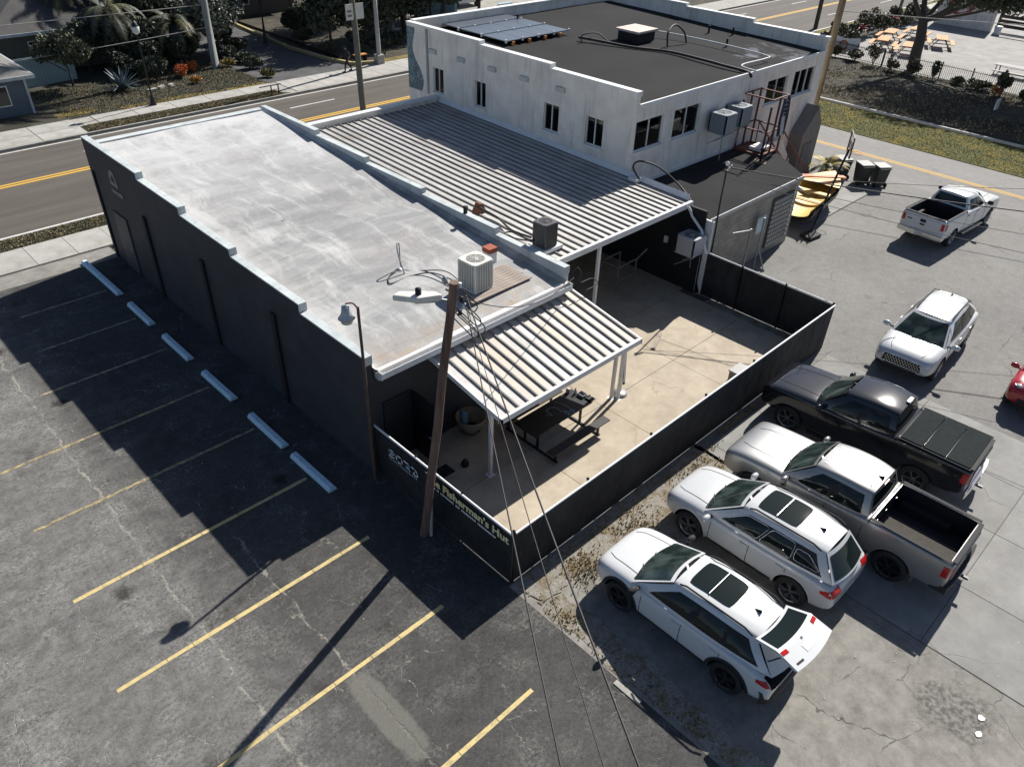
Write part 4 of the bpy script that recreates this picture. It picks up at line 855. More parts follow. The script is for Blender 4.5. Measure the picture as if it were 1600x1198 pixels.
MB().prism([(LX+.25, LY-.12), (LX+.25, LY-.25), (LX-.1, LY-.02), (LX-.05, LY+.1)], LZ-.04, LZ-.005).build('lens', pm('lamp_lens', (.3, .33, .35), .2), lh)
MB().lathe([(.06, 0), (.06, .12), (.0, .14)], (LX, LY, LZ+.13), n=10).build('photocell', M_black, lh)
# lamp pole at the building corner
lp = thing('wall_lamp_pole', 'rusty thin pole with bell lamp at the near corner of the black building', 'lamp post', (8.2, 13.2, 0))
MB().tube([(8.22, 13.18, 0), (8.2, 13.16, 5.3)], .05, 10, .035).build('pole', pm('rusty_pole_paint', (.1, .06, .045), .8, .4, 6), lp)
MB().tube(curve([(8.2, 13.16, 5.25), (8.1, 13.2, 5.42), (7.95, 13.28, 5.42)]), .02, 8).build('arm', M_rust, lp)
MB().lathe([(0, .34), (.09, .32), (.11, .15), (.16, .05), (.2, 0), (.18, 0), (.1, .05)], (7.95, 13.28, 5.05), n=18).build('shade', pm('galvanised_shade', (.4, .42, .43), .4, .15, 6, .4), lp)
MB().lathe([(.15, 0), (.13, -.12), (0, -.16)], (7.95, 13.28, 5.05), n=16).build('bulb_glass', pm('frosted_glass', (.55, .55, .5), .3), lp)
# street poles
lean_pole('utility_pole', 'grey green wooden pole standing on the street verge behind the metal roof', (22.98, 34.3, 0), (22.7, 34.3, 12), .17, .12, pm('grey_green_wood_pole', (.13, .125, .1), .85, .25, 3), 'utility pole')
sgp = thing('street_sign', 'small pale rectangular sign with red letters high on the grey green pole', 'sign', (22.7, 34.1, 6.8))
for x in (22.45, 23.05): MB().b2(x-.22, x+.2, 34.04, 34.07, 6.6, 7.3).build('plate', pm('pale_sign_plate', (.6, .58, .5), .6), sgp)
for x in (22.45,):
    for j in range(2): MB().b2(x-.14, x+.1, 34.033, 34.038, 6.75+j*.2, 6.83+j*.2).build('print_row', pm('dull_red_print', (.25, .1, .08), .7), sgp)
lean_pole('utility_pole', 'pale concrete pole on the far sidewalk near the walking person', (34.5, 48.97, .1), (34.4, 49, 12), .16, .12, pm('pale_concrete_pole', (.38, .37, .35), .8, .12, 3), 'utility pole')
MB().b2(34.2, 34.8, 48.7, 49.25, .1, .75).build('base', M_kerb, [o for o in C.objects if o.name.startswith('utility_pole')][-1], bevel=.05)
lean_pole('utility_pole', 'tan wooden pole leaning at the right corner of the white building', (41.0, 18.6, 0), (40.0, 17.9, 12), .2, .15, M_pole2, 'utility pole')
lean_pole('utility_pole', 'dark wooden pole behind the right parapet of the white building', (74.8, 35.6, 0), (74.5, 35.6, 13), .2, .16, M_pole3, 'utility pole')
lean_pole('utility_pole', 'slim grey pole beside the east sidewalk near the hedge', (90.5, 34.4, 0), (91, 34.4, 11), .16, .13, pm('grey_wood_pole', (.12, .11, .1), .85), 'utility pole')
wp = lean_pole('utility_mast', 'slim dark service mast rising beside the annex wall', (23.95, 13.35, 0), (23.85, 13.35, 4.95), .035, .03, M_dsteel, 'mast')
MB().lathe([(.05, 0), (.08, .05), (.05, .12), (0, .14)], (23.85, 13.35, 4.92), n=10).build('weatherhead', M_gut, wp)
for k in range(3): MB().lathe([(0, 0), (.035, .01), (.035, .05), (0, .06)], (23.85+.12*(k-1), 13.25, 4.78+.05*k), n=8).build('insulator', M_gut, wp)
for (x, y, h, lab) in ((25.8, 12.9, 2.1, 'grey steel gate post beside the service mast'), (26.7, 12.9, 2.3, 'grey steel stand leaning in front of the blue board')):
    t_ = thing('steel_post', lab, 'post', (x, y, 0)); MB().tube([(x, y, 0), (x, y, h)], .035, 8).build('shaft', M_steel, t_)
    if h > 2.2: MB().bar((x, y, 1.1), (x+.35, y-.3, 0), .04).build('brace', M_steel, t_); MB().bar((x, y, 1.1), (x-.35, y-.2, 0), .04).build('brace', M_steel, t_)
    else: MB().bar((x, y, h-.05), (x-1.0, y+.2, h+.05), .035).build('cross_bar', M_steel, t_)
# wires
wires = [((8.5, 9.75, 6.75), (1.65, .25, 7.3), .011, 'left black service wire hanging from the utility pole towards the viewer'), ((8.45, 9.7, 6.85), (2.14, .0, 7.1), .007, 'thin middle service wire hanging from the utility pole towards the viewer'),
         ((8.55, 9.8, 6.9), (2.43, -.3, 7.1), .014, 'thickest black service wire hanging on the right from the utility pole')]
for a, b, r_, lab in wires: wire('service_wire', [a, b], r_, M_cable, lab, 'wire', 'service wires from the utility pole', .14)
wire('service_wire', [(8.5, 9.85, 6.85), (15.7, 13.1, 3.45)], .011, M_cable, 'black wire from the utility pole to the end of the silver roof gutter', 'wire', 'service wires from the utility pole', .55)
wire('service_wire', [(23.9, 13.3, 4.85), (26.5, 9.2, 4.15), (33, -1, 3.9)][:1]+[(34.5, -3.2, 4.6)], .02, M_cable, 'thick black cable crossing the right lot from the service mast', 'wire', None, .3)
for k, (a, b) in enumerate((((23.9, 13.3, 4.7), (36.5, -1, 5.2)), ((23.9, 13.3, 4.6), (31.2, -3, 4.4)), ((24.4, 13.4, 4.3), (27, -4, 5.0)))):
    wire('service_wire', [a, b], .009, M_cable, 'thin wire crossing the right lot, ' + ('upper one', 'middle one', 'lowest one')[k], 'wire', 'thin wires over the right lot', .3)
wire('street_wire', [(-20, 54.8, 4.9), (24.5, 54.9, 4.15)], .022, M_gcable, 'upper pale wire tied to the thick palm trunk, crossing the dark house roof', 'wire', 'wires tied to the thick palm trunk', .15)
wire('street_wire', [(-20, 54.8, 3.6), (24.5, 54.9, 2.75)], .022, M_gcable, 'lower pale wire tied to the thick palm trunk, passing behind the street lamp', 'wire', 'wires tied to the thick palm trunk', .9)
wire('street_wire', [(40.4, 18.2, 7.5), (50, -4, 8.5)], .02, M_gcable, 'guy wire running right from the tan wooden pole over the leaf litter bank', 'wire', None, .2)

# ---------------------------------------------------------------- yard things
pt = thing('picnic_table', 'long black picnic table with chalk drawing under the patio awning', 'picnic table', (13.1, 11.15, 0))
MB().b2(11.95, 14.35, 10.85, 11.7, .72, .77).build('tabletop', pm('black_tabletop', (.012, .012, .016), .35, .3, 4), pt, bevel=.01)
for y, nm in ((10.32, 0), (12.2, 1)): MB().b2(12.0, 14.4, y-.14, y+.14, .42, .46).build('bench', pm('worn_black_bench', (.03, .027, .028), .7, .4, 5), pt, bevel=.01)
for x in (12.25, 14.05):
    mb = MB(); mb.b2(x-.03, x+.03, 10.25, 12.3, .02, .07); mb.b2(x-.03, x+.03, 10.3, 10.36, .05, .42); mb.b2(x-.03, x+.03, 12.18, 12.24, .05, .42); mb.b2(x-.03, x+.03, 11.0, 11.06, .05, .72); mb.b2(x-.03, x+.03, 11.5, 11.56, .05, .72); mb.build('leg', M_dsteel, pt)
mb = MB()
def chalk(pts, w_=.014):
    for a, b in zip(pts, pts[1:]): mb.bar((*a, .7725), (*b, .7725), w_, .003)
chalk([(13.5, 11.6), (13.62, 11.3), (13.6, 11.0), (13.66, 10.95)]); chalk([(13.0, 11.45), (13.2, 11.5), (13.35, 11.35), (13.3, 11.15), (13.45, 11.05)]); chalk([(12.85, 11.3), (13.0, 11.2), (13.0, 11.45)])
chalk([(13.3, 10.99), (13.38, 11.05), (13.45, 10.99), (13.32, 10.9), (13.47, 10.9)], .02); chalk([(13.62, 11.02), (13.52, 11.02), (13.52, 10.96), (13.62, 10.95), (13.6, 10.88), (13.5, 10.89)], .02)
mb.build('chalk_drawing', pm('pale_blue_chalk', (.3, .45, .55), .9, .2), pt)
M_tool = pm('grey_tool', (.3, .3, .31), .5, .2, 6)
for (x, y, lab, kk) in ((14.1, 11.62, 'grey tin can at the far corner of the black picnic table', 0), (14.25, 11.45, 'small white and red bottle on the black picnic table', 1), (14.32, 11.25, 'grey open box in the middle of the table clutter', 2), (14.4, 10.98, 'black tray nearest the table corner', 3)):
    if kk == 0: o = MB().lathe([(0, 0), (.06, 0), (.06, .16), (.05, .17), (0, .17)], (x, y, .772), n=12).build('tin_can', M_tool)
    elif kk == 1:
        o = thing('bottle', lab, 'bottle', (x, y, .772)); MB().lathe([(0, 0), (.04, 0), (.04, .13), (.015, .17)], (x, y, .772), n=10).build('body', M_wtrim, o); MB().lathe([(.018, .165), (.018, .2), (0, .2)], (x, y, .772), n=8).build('cap', pm('red_plastic', (.5, .03, .03), .4), o)
    elif kk == 2:
        o = MB(); o.b2(x-.1, x+.1, y-.12, y+.12, .772, .78); o.b2(x-.1, x-.085, y-.12, y+.12, .78, .86); o.b2(x+.085, x+.1, y-.12, y+.12, .78, .86); o.b2(x-.085, x+.085, y-.12, y-.105, .78, .86); o.b2(x-.085, x+.085, y+.105, y+.12, .78, .86); o = o.build('open_box', M_tool)
    else: 
        o = MB(); o.b2(x-.12, x+.1, y-.12, y+.12, .772, .782); o.b2(x-.12, x-.1, y-.12, y+.12, .782, .82); o.b2(x-.1, x+.1, y+.1, y+.12, .782, .82); o = o.build('tray', M_dsteel)
    if kk != 1: tag(o, lab, 'box' if kk > 1 else 'can')
ck = thing('storage_box', 'small grey lidded utility box by the long yard fence', 'box', (19.6, 9.1, 0))
MB().b2(19.3, 19.9, 8.9, 9.3, .02, .36).build('body', pm('grey_plastic', (.2, .2, .19), .6), ck, bevel=.02); MB().b2(19.27, 19.93, 8.87, 9.33, .362, .41).build('lid', pm('grey_plastic_lid', (.3, .3, .29), .6), ck, bevel=.015)
bd = thing('umbrella_base', 'round grey metal umbrella base beside the awning post', 'umbrella base', (16.05, 11.15, 0)); MB().lathe([(0, .09), (.05, .09), (.22, .05), (.24, 0)], (16.08, 11.15, .03), n=24).build('disc', M_steel, bd); MB().lathe([(.03, .08), (.03, .35), (0, .35)], (16.08, 11.15, .03), n=10).build('socket', M_dsteel, bd)
tb = thing('basket_chair', 'round tan basket chair with pale blue cushion in the dark patio corner', 'chair', (11.4, 12.9, 0))
MB().lathe([(.28, .12), (.4, .3), (.45, .55), (.44, .56), (.38, .32), (.2, .16)], (11.4, 12.9, .05), n=20).build('seat_shell', pm('tan_wicker', (.25, .22, .15), .8, .3, 8), tb); MB().lathe([(.2, .0), (.3, .12)], (11.4, 12.9, .02), n=16).build('base', M_dsteel, tb)
mb = MB(); mb.grid(lambda u, v: (11.15-.06*math.sin(u*PI), 12.75+u*.35, .45+v*.5), 6, 6); mb.build('cushion', pm('pale_blue_cushion', (.2, .35, .4), .8), tb)
bt_ = MB(); bt_.lathe([(0, 0), (.1, 0), (.12, .1), (.06, .2), (.03, .24), (0, .24)], (10.3, 11.9, .02), n=12); tag(bt_.build('black_jug', M_dsteel), 'small black jug standing on the shaded patio floor', 'jug')
mt = MB().b2(9.3, 9.95, 11.9, 12.3, .025, .04).build('door_mat', M_black); tag(mt, 'black door mat in front of the open rear door', 'mat')
fr_ = thing('metal_frame', 'rusted metal frame cart standing in the dark covered passage', 'frame', (21.6, 15.8, 0))
for a, b in (((21, 15.4, .02), (21, 15.4, 1.1)), ((22.1, 15.4, .02), (22.1, 15.4, 1.1)), ((21, 16.2, .02), (21, 16.2, 1.1)), ((21, 15.4, 1.1), (22.1, 15.4, 1.1)), ((21, 15.4, 1.1), (21, 16.2, 1.1)), ((22.1, 15.4, 1.1), (22.4, 15.2, 1.5)), ((21, 15.4, .5), (22.1, 15.4, .5)), ((21.0, 16.2, 1.1), (22.1, 16.2, 1.1)), ((22.1, 16.2, .02), (22.1, 16.2, 1.1))):
    MB().bar(a, b, .045).build('bar', pm('dull_frame_steel', (.2, .19, .18), .6), fr_)
tag(MB().b2(23.2, 23.29, 14.9, 15.05, 1.6, 1.85).build('meter_box', M_gut), 'small white switch box on the dark passage wall', 'switch box')
for (x0, y0, x1, y1, lab) in ((16.6, 11.4, 18.6, 12.9, 'thin dark pipe lying across the sunlit patio'), (18.9, 12.0, 19.9, 12.45, 'short grey plank at the shade edge of the patio')):
    tag(MB().bar((x0, y0, .05), (x1, y1, .05), .06 if 'pipe' in lab else .14, .05).build('loose_pipe' if 'pipe' in lab else 'loose_plank', M_dsteel if 'pipe' in lab else M_wood), lab, 'pipe' if 'pipe' in lab else 'plank')

# ---------------------------------------------------------------- VEHICLES (nose along +x, origin on the ground between the axles)
def paint(name, col, rough=.25, metal=0.0, coat=.6):
    g = NG(name); n = g.noise(6, 4, .6); d = g.rng(g.X(2), .15, .6, .35, 0)
    c = g.mix(g.rng(n, .3, .7), tuple(x*.96 for x in col), col); c = g.mix(g.mth('MULTIPLY', d, .3), c, (.3, .27, .23))
    return g.done(c, rough, None, metal=metal, Coat_Weight=coat, Coat_Roughness=.08)
def cglass():
    g = NG('car_glass'); return g.done((.008, .014, .013), .04, Specular_IOR_Level=.3)
M_cg = cglass(); M_ws = (lambda g: g.done(g.mix(g.rng(g.noise(2.2, 2), .4, .6), (.012, .02, .019), (.04, .058, .054)), .05, Specular_IOR_Level=.35))(NG('windscreen_glass')); M_plast = pm('black_car_plastic', (.018, .018, .019), .8, .15, 6); M_tyre = pm('tyre_rubber', (.018, .018, .018), .8, .25, 7)
M_seam = pm('panel_gap', (.012, .012, .012), .9, .1, 3, 0, 0); M_chrome = pm('chrome', (.6, .6, .6), .15, .05, 3, 1.0, 0)
M_tail = pm('red_lamp_lens', (.42, .012, .012), .12, .2, 12, 0, 0); M_head = pm('clear_lamp_lens', (.45, .47, .5), .1, .3, 15, .3, 0)
M_rimd = pm('dark_alloy', (.05, .05, .055), .35, .1, 5, .6, 0); M_rims = pm('grey_alloy', (.3, .3, .31), .3, .1, 5, .8, 0); M_linr = pm('bed_liner', (.012, .012, .013), .8, .2, 5)
M_plate = pm('licence_plate', (.6, .62, .58), .4, .1, 9, 0, 0); M_amber = pm('amber_lens', (.6, .2, .03), .2, .1, 5, 0, 0)
def ev_mesh(o):
    bpy.context.view_layer.update(); dg = bpy.context.evaluated_depsgraph_get(); me = bpy.data.meshes.new_from_object(o.evaluated_get(dg)); return me
def sect(hw, zb, zs, zt, sq=0):
    h = zs-zb
    if sq:
        half = [(0, zb), (hw*.85, zb), (hw*.97, zb+.06), (hw*.995, zb+.2*h), (hw, zb+.6*h), (hw*.99, zs-.04), (hw*.975, zs), (hw*.93, zs+.85*(zt-zs)), (hw*.6, zt), (0, zt+.012)]
        return half+[(-y, z) for y, z in half[-2:0:-1]]
    half = [(0, zb), (hw*.8, zb), (hw*.95, zb+.07), (hw*.995, zb+.3*h), (hw, zb+.6*h), (hw*.985, zs-.07), (hw*.95, zs), (hw*.84, zs+.75*(zt-zs)), (hw*.5, zt), (0, zt+.01)]
    return half+[(-y, z) for y, z in half[-2:0:-1]]
def lower(st, sq=0):
    rings = [[(x, y, z) for y, z in sect(hw, a, b, c, sq)] for x, hw, a, b, c in st]; n = len(rings[0]); v = [p for r_ in rings for p in r_]
    f = [(i*n+k, i*n+(k+1) % n, (i+1)*n+(k+1) % n, (i+1)*n+k) for i in range(len(rings)-1) for k in range(n)]
    # end caps as strips between mirrored points
    for base, flip in ((0, 1), ((len(rings)-1)*n, 0)):
        m = n//2
        for k in range(m):
            a, b = base+k, base+k+1; c, d = base+(n-k-1) % n, base+(n-k) % n
            q = (a, b, c, d) if k not in (0, m-1) else ((a, b, c) if k == 0 else (a, b, d))
            f.append(q if flip else tuple(reversed(q)))
    return v, f
def vehicle(sp):
    t_ = thing(sp['name'], sp['label'], sp['cat'], sp['loc'], R(sp['rz']), sp.get('group')); P_ = sp['paint']; W_ = sp['wheel']; Rw = W_['r']; hb = sp['hw']
    v, f = lower(sp['st'], sp.get('sq', 0)); me = bpy.data.meshes.new('body'); me.from_pydata(v, [], f); me.materials.append(P_); me.materials.append(M_linr)
    bm = bmesh.new(); bm.from_mesh(me); bmesh.ops.recalc_face_normals(bm, faces=bm.faces); bm.to_mesh(me); bm.free()
    o = bpy.data.objects.new('body', me); C.objects.link(o); o.modifiers.new('s', 'SUBSURF').levels = 2; o.modifiers['s'].render_levels = 2
    ct = MB()
    for ax in sp['axles']:
        for s in (-1, 1): ct.lathe([(0, s*(hb-.33)), (Rw+.065, s*(hb-.33)), (Rw+.065, s*(hb+.3)), (0, s*(hb+.3))], (ax, 0, Rw+.01), 'Y', 32)
    for b in sp.get('cuts', []): ct.b2(*b)
    cme = ct.mesh('cut', [M_linr]); co_ = bpy.data.objects.new('cut', cme); C.objects.link(co_)
    bmod = o.modifiers.new('b', 'BOOLEAN'); bmod.object = co_; bmod.operation = 'DIFFERENCE'; bmod.solver = 'EXACT'; bmod.use_self = True
    try: bmod.material_mode = 'TRANSFER'
    except Exception: pass
    me2 = ev_mesh(o); o.modifiers.clear(); o.data = me2
    for p in me2.polygons: p.use_smooth = True
    me2.set_sharp_from_angle(angle=R(38)); o.parent = t_
    bvh = BVHTree.FromPolygons([vv.co for vv in me2.vertices], [tuple(p.vertices) for p in me2.polygons])
    # greenhouse
    G_ = sp['gh']   # xb0,xt0 (front bottom/top), xb1,xt1 (rear), bottom half width, top half width, belt z, roof z front/mid/rear, bow
    def roofz(s): return G_['z'][0]*(1-s)**2+2*s*(1-s)*(2*G_['z'][1]-.5*(G_['z'][0]+G_['z'][2]))+G_['z'][2]*s**2
    def beltz(s): return G_['belt'][0]+(G_['belt'][1]-G_['belt'][0])*s
    def lerp(a, b, t): return a+(b-a)*t
    ext_ = .0
    def plan(s): return 1-.05*abs(2*s-1)**3-(.03+G_.get('taper', 0) if s > .5 else 0)*(2*s-1)**2
    def gp(s, t, side=1, off=0.0):
        zt = roofz(s)-.07; zb = beltz(s)-.04; x = lerp(lerp(G_['xb'][0], G_['xb'][1], s), lerp(G_['xt'][0], G_['xt'][1], s), t)
        y = lerp(G_['wb'], G_['wt'], t)*plan(s)+.03*math.sin(PI*t); return Vector((x, side*(y+off), lerp(zb, zt, t)))
    ns = 16; mb = MB(); rows = []
    for i in range(ns+1):
        s = i/ns; L_ = [gp(s, t) for t in (0, .25, .5, .75, 1)]; e = L_[-1]; zr_ = roofz(s)
        L_ += [Vector((e.x, e.y-.025, zr_-.03)), Vector((e.x, e.y-.09, zr_-.006)), Vector((e.x, e.y*.5, zr_+.012)), Vector((e.x, 0, zr_+.018))]
        rows.append(L_+[Vector((p.x, -p.y, p.z)) for p in L_[-2::-1]])
    n = len(rows[0]); vs = [p for r_ in rows for p in r_]; fs = [(i*n+k, i*n+k+1, (i+1)*n+k+1, (i+1)*n+k) for i in range(ns) for k in range(n-1)]
    mb.add(vs, fs, True)
    def face(end, u, v_, off=0.0):   # windscreen / rear screen surface; u -1..1, v 0..1 up
        s = 0 if end > 0 else 1; a, b = gp(s, 0), gp(s, 1); zt = roofz(s); wv = lerp(a.y, b.y, v_); x = lerp(a.x, b.x, v_); bw = G_['bow'][0 if end > 0 else 1]
        z = lerp(a.z, zt, v_); sl_ = Vector((b.z-a.z, 0, -(b.x-a.x))).normalized() if end > 0 else Vector((-(b.z-a.z), 0, (b.x-a.x))).normalized()
        return Vector((x+end*bw*(1-u*u)*(1-.55*v_), u*wv, z))+sl_*off
    for end in (1, -1): mb.grid(lambda u, v_: face(end, u*2-1, v_), 12, 6)
    core = mb.build('cabin', [P_, M_linr], t_, False)
    if sp.get('cabcut'):
        cc = MB().b2(*sp['cabcut']).mesh('cut2', [M_linr]); c2 = bpy.data.objects.new('cut2', cc); C.objects.link(c2)
        bmod = core.modifiers.new('b', 'BOOLEAN'); bmod.object = c2; bmod.operation = 'DIFFERENCE'; bmod.solver = 'EXACT'; bmod.use_self = True
        try: bmod.material_mode = 'TRANSFER'
        except Exception: pass
        m3 = ev_mesh(core); core.modifiers.clear(); core.data = m3; C.objects.unlink(c2); bpy.data.objects.remove(c2)
        for p in m3.polygons: p.use_smooth = True
    core.data.set_sharp_from_angle(angle=R(40))
    C.objects.unlink(co_); bpy.data.objects.remove(co_)
    def part(mb, name, m, par=None, **k):
        o_ = mb.build(name, m, par or t_, False, **k); 
        return o_
    # glass
    for name, s0, s1, t0, t1, k0, k1 in sp['side_win']:
        for side in (1, -1):
            m_ = MB(); q = []
            cs = [(s0, t0), (s1, t0), (s1+k1, t1), (s0+k0, t1)]
            for i in range(4):
                pa, pb_, pc = cs[i-1], cs[i], cs[(i+1) % 4]
                for tt in (0, .5, 1):
                    d1 = ((pa[0]-pb_[0]), (pa[1]-pb_[1])); d2 = ((pc[0]-pb_[0]), (pc[1]-pb_[1])); r1 = .035/max(1e-3, abs(d1[0])+abs(d1[1])*.3); r2 = .035/max(1e-3, abs(d2[0])+abs(d2[1])*.3); r1, r2 = min(r1, .3), min(r2, .3)
                    A_ = (pb_[0]+d1[0]*r1, pb_[1]+d1[1]*r1); B_ = (pb_[0]+d2[0]*r2, pb_[1]+d2[1]*r2)
                    q.append(tuple((1-tt)**2*A_[i2]+2*tt*(1-tt)*pb_[i2]+tt**2*B_[i2] for i2 in (0, 1)))
            cx = sum(p[0] for p in q)/len(q); cyy = sum(p[1] for p in q)/len(q); ring = [gp(a, b, side, .008) for a, b in q]; mid = [gp(cx+(a-cx)*.5, cyy+(b-cyy)*.5, side, .008) for a, b in q]; nq = len(q)
            m_.add(ring+mid+[gp(cx, cyy, side, .008)], [(i, (i+1) % nq, nq+(i+1) % nq, nq+i) for i in range(nq)]+[(nq+i, nq+(i+1) % nq, 2*nq) for i in range(nq)], True); part(m_, 'side_window', M_cg)
            if sp.get('win_trim'):
                part(MB().tube(ring+[ring[0]], .009, 5), 'window_trim', sp['win_trim'])
    sw_ = sp['side_win']; e0, e1 = sw_[0][1]+.01, sw_[-1][2]
    for side in (1, -1):
        m_ = MB(); m_.grid(lambda u, v_: gp(lerp(e0, e1-.03*v_, u)+.03*v_*(1-u), lerp(.13, .89, v_), side, .004), 14, 3); part(m_, 'pillar_trim', M_plast)
    m_ = MB(); m_.grid(lambda u, v_: face(1, (u*2-1)*.93, .05+v_*.86, .008), 12, 6); part(m_, 'windshield', M_ws)
    m_ = MB(); m_.grid(lambda u, v_: face(1, (u*2-1)*.9, -.05+v_*.1, .012), 12, 2); part(m_, 'wiper_cowl', M_plast)
    for q in (-.35, .25): part(MB().bar(face(1, q, .03, .02), face(1, q+.42, .17, .016), .018, .012), 'wiper', M_plast)
    if not sp.get('hatch'):
        m_ = MB(); m_.grid(lambda u, v_: face(-1, (u*2-1)*.88, (sp.get('rw0', .2))+v_*(.86-sp.get('rw0', .2)), .008), 12, 6); rwn = part(m_, 'rear_window', M_cg)
    # projected patches on the body
    def pr(p, d, off):
        d = Vector(d); h = bvh.ray_cast(Vector(p)-d*3, d)
        return (h[0]+h[1]*off) if h[0] is not None else None
    def patch(name, m, cs, d, off=.008, n=(6, 3), par=None, both=True):
        outs = []
        for side in ((1, -1) if both else (1,)):
            m_ = MB(); g_ = []; ok = True; nu, nv = n
            for i in range(nu+1):
                for j in range(nv+1):
                    u, v_ = i/nu, j/nv; a = [lerp(cs[0][k], cs[1][k], u) for k in range(3)]; b = [lerp(cs[3][k], cs[2][k], u) for k in range(3)]
                    p = [lerp(a[k], b[k], v_) for k in range(3)]; p[1] *= side; dd = (d[0], d[1]*side, d[2]); h = pr(p, dd, off); g_.append(h)
            fs_ = [q for i in range(nu) for j in range(nv) for q in [(i*(nv+1)+j, (i+1)*(nv+1)+j, (i+1)*(nv+1)+j+1, i*(nv+1)+j+1)] if all(g_[k] is not None for k in q)]
            m_.add([x if x is not None else Vector((0, 0, .6)) for x in g_], fs_, True)
            if fs_: outs.append(part(m_, name, m, par))
        return outs[0] if outs else None
    def seam(pts, side=1, d=(0, -1, 0), r_=.009, m=M_seam, name='panel_gap'):
        out = []
        for a, b in zip(pts, pts[1:]):
            for k in range(8):
                p = [lerp(a[i], b[i], k/8) for i in range(3)]; p[1] *= side; h = pr(p, (d[0], d[1]*side, d[2]), 0)
                if h is not None: out.append(h)
        if len(out) > 2: part(MB().tube(out, r_, 5, cap=False), name, m)
    for side in (1, -1):
        for xa, xb, z0, z1 in sp['doors']:
            seam([(xa, 0, z0), (xa, 0, z1)], side); seam([(xa, 0, z0), (xb, 0, z0)], side)
        seam([(sp['doors'][-1][1], 0, sp['doors'][-1][2]), (sp['doors'][-1][1], 0, sp['doors'][-1][3])], side)
        for xa, xb, z0, z1 in sp['doors']:
            xh = min(xa, xb)+.14; h = pr((xh, 0, z1-.1), (0, -side, 0), .018)
            if h is not None: part(MB().box(h, (.2, .03, .03)), 'handle', sp.get('handle', P_), bevel=.008)
        # mirror
        mx = G_['xb'][0]-.28; b_ = gp(.06, .12, side); mm = MB(); mc = Vector((mx+.08, side*(hb+.13), sp['mz']))
        mm.lathe([(0, -.12), (.07, -.11), (.1, -.03), (.1, .05), (.06, .12), (0, .13)], (0, 0, 0), 'Y', 14); mm.v = [(mc.x+x_*.75, mc.y+y_, mc.z+z_*.9) for x_, y_, z_ in mm.v]
        mr = part(mm, 'mirror', sp.get('mirror', P_)); part(MB().bar((mx+.06, side*(hb-.12), sp['mz']-.06), (mx+.07, side*(hb+.08), sp['mz']-.04), .06, .04), 'mirror_arm', M_plast, mr)
    if sp.get('clad'):
        for ax in sp['axles']:
            for side in (1, -1):
                m_ = MB(); g_ = []; na = 22
                for i in range(na+1):
                    a = lerp(-.12, PI+.12, i/na)
                    for rr in (Rw+.067, Rw+.135):
                        h = pr((ax+rr*math.cos(a), 0, Rw+.01+rr*math.sin(a)), (0, -side, 0), .012); g_.append(h if h is not None else Vector((ax+rr*math.cos(a), side*(hb-.02), Rw+.01+rr*math.sin(a))))
                m_.add(g_, [(2*i, 2*i+1, 2*i+3, 2*i+2) for i in range(na)], True); part(m_, 'wheel_arch_trim', sp['clad'])
        patch('rocker_trim', M_plast, [(sp['axles'][0]+Rw+.1, 0, .27), (sp['axles'][1]-Rw-.1, 0, .27), (sp['axles'][1]-Rw-.1, 0, .42), (sp['axles'][0]+Rw+.1, 0, .42)], (0, -1, 0), .012, (8, 2))
    for q in sp['patches']: patch(*q[:4], **(q[4] if len(q) > 4 else {}))
    for q in sp.get('seams', []): seam(q[0], q[1], q[2])
    # wheels
    proto = None
    for ax in sp['axles']:
        for side in (1, -1):
            if proto is None:
                wh = thing('wheel', None, None, (ax, side*(hb-.14), Rw), 0); wh.parent = t_; tw = W_['w']
                MB().lathe([(Rw*.68, tw/2-.01), (Rw*.8, tw/2), (Rw*.95, tw/2-.02), (Rw, tw/2-.06), (Rw, -tw/2+.06), (Rw*.95, -tw/2+.02), (Rw*.68, -tw/2)], axis='Y', n=36).build('tyre', M_tyre, wh, False)
                rm = MB(); rr = Rw*.69; rm.lathe([(rr, tw/2-.005), (rr*.93, tw/2-.01), (rr*.9, tw/2-.05), (rr*.88, -tw/2+.05), (0, -tw/2+.06)], axis='Y', n=36)
                rm.lathe([(rr*.2, tw/2-.045), (rr*.17, tw/2-.03), (0, tw/2-.03)], axis='Y', n=14)
                ns_ = W_['n']
                for k in range(ns_):
                    a = 2*PI*k/ns_
                    for da in ((-.09, .09) if W_.get('split') else (0,)):
                        rm.bar((rr*.12*math.cos(a), tw/2-.045, rr*.12*math.sin(a)), (rr*.94*math.cos(a+da*1.6), tw/2-.02, rr*.94*math.sin(a+da*1.6)), W_.get('sw', .035), .03)
                rm.build('rim', W_['m'], wh, False); MB().lathe([(rr*.86, -.01), (0, -.0)], axis='Y', n=24).build('brake_disc', M_rust if W_.get('old') else M_linr, wh, False); proto = wh
                proto.rotation_euler = (0, 0, 0 if side > 0 else PI)
            else:
                c = dup(proto, (ax, side*(hb-.14), Rw), 0 if side > 0 else PI); c.parent = t_
    sp['t'] = t_; sp['part'] = part; sp['gp'] = gp; sp['face'] = face; sp['roofz'] = roofz; sp['pr'] = pr
    return sp
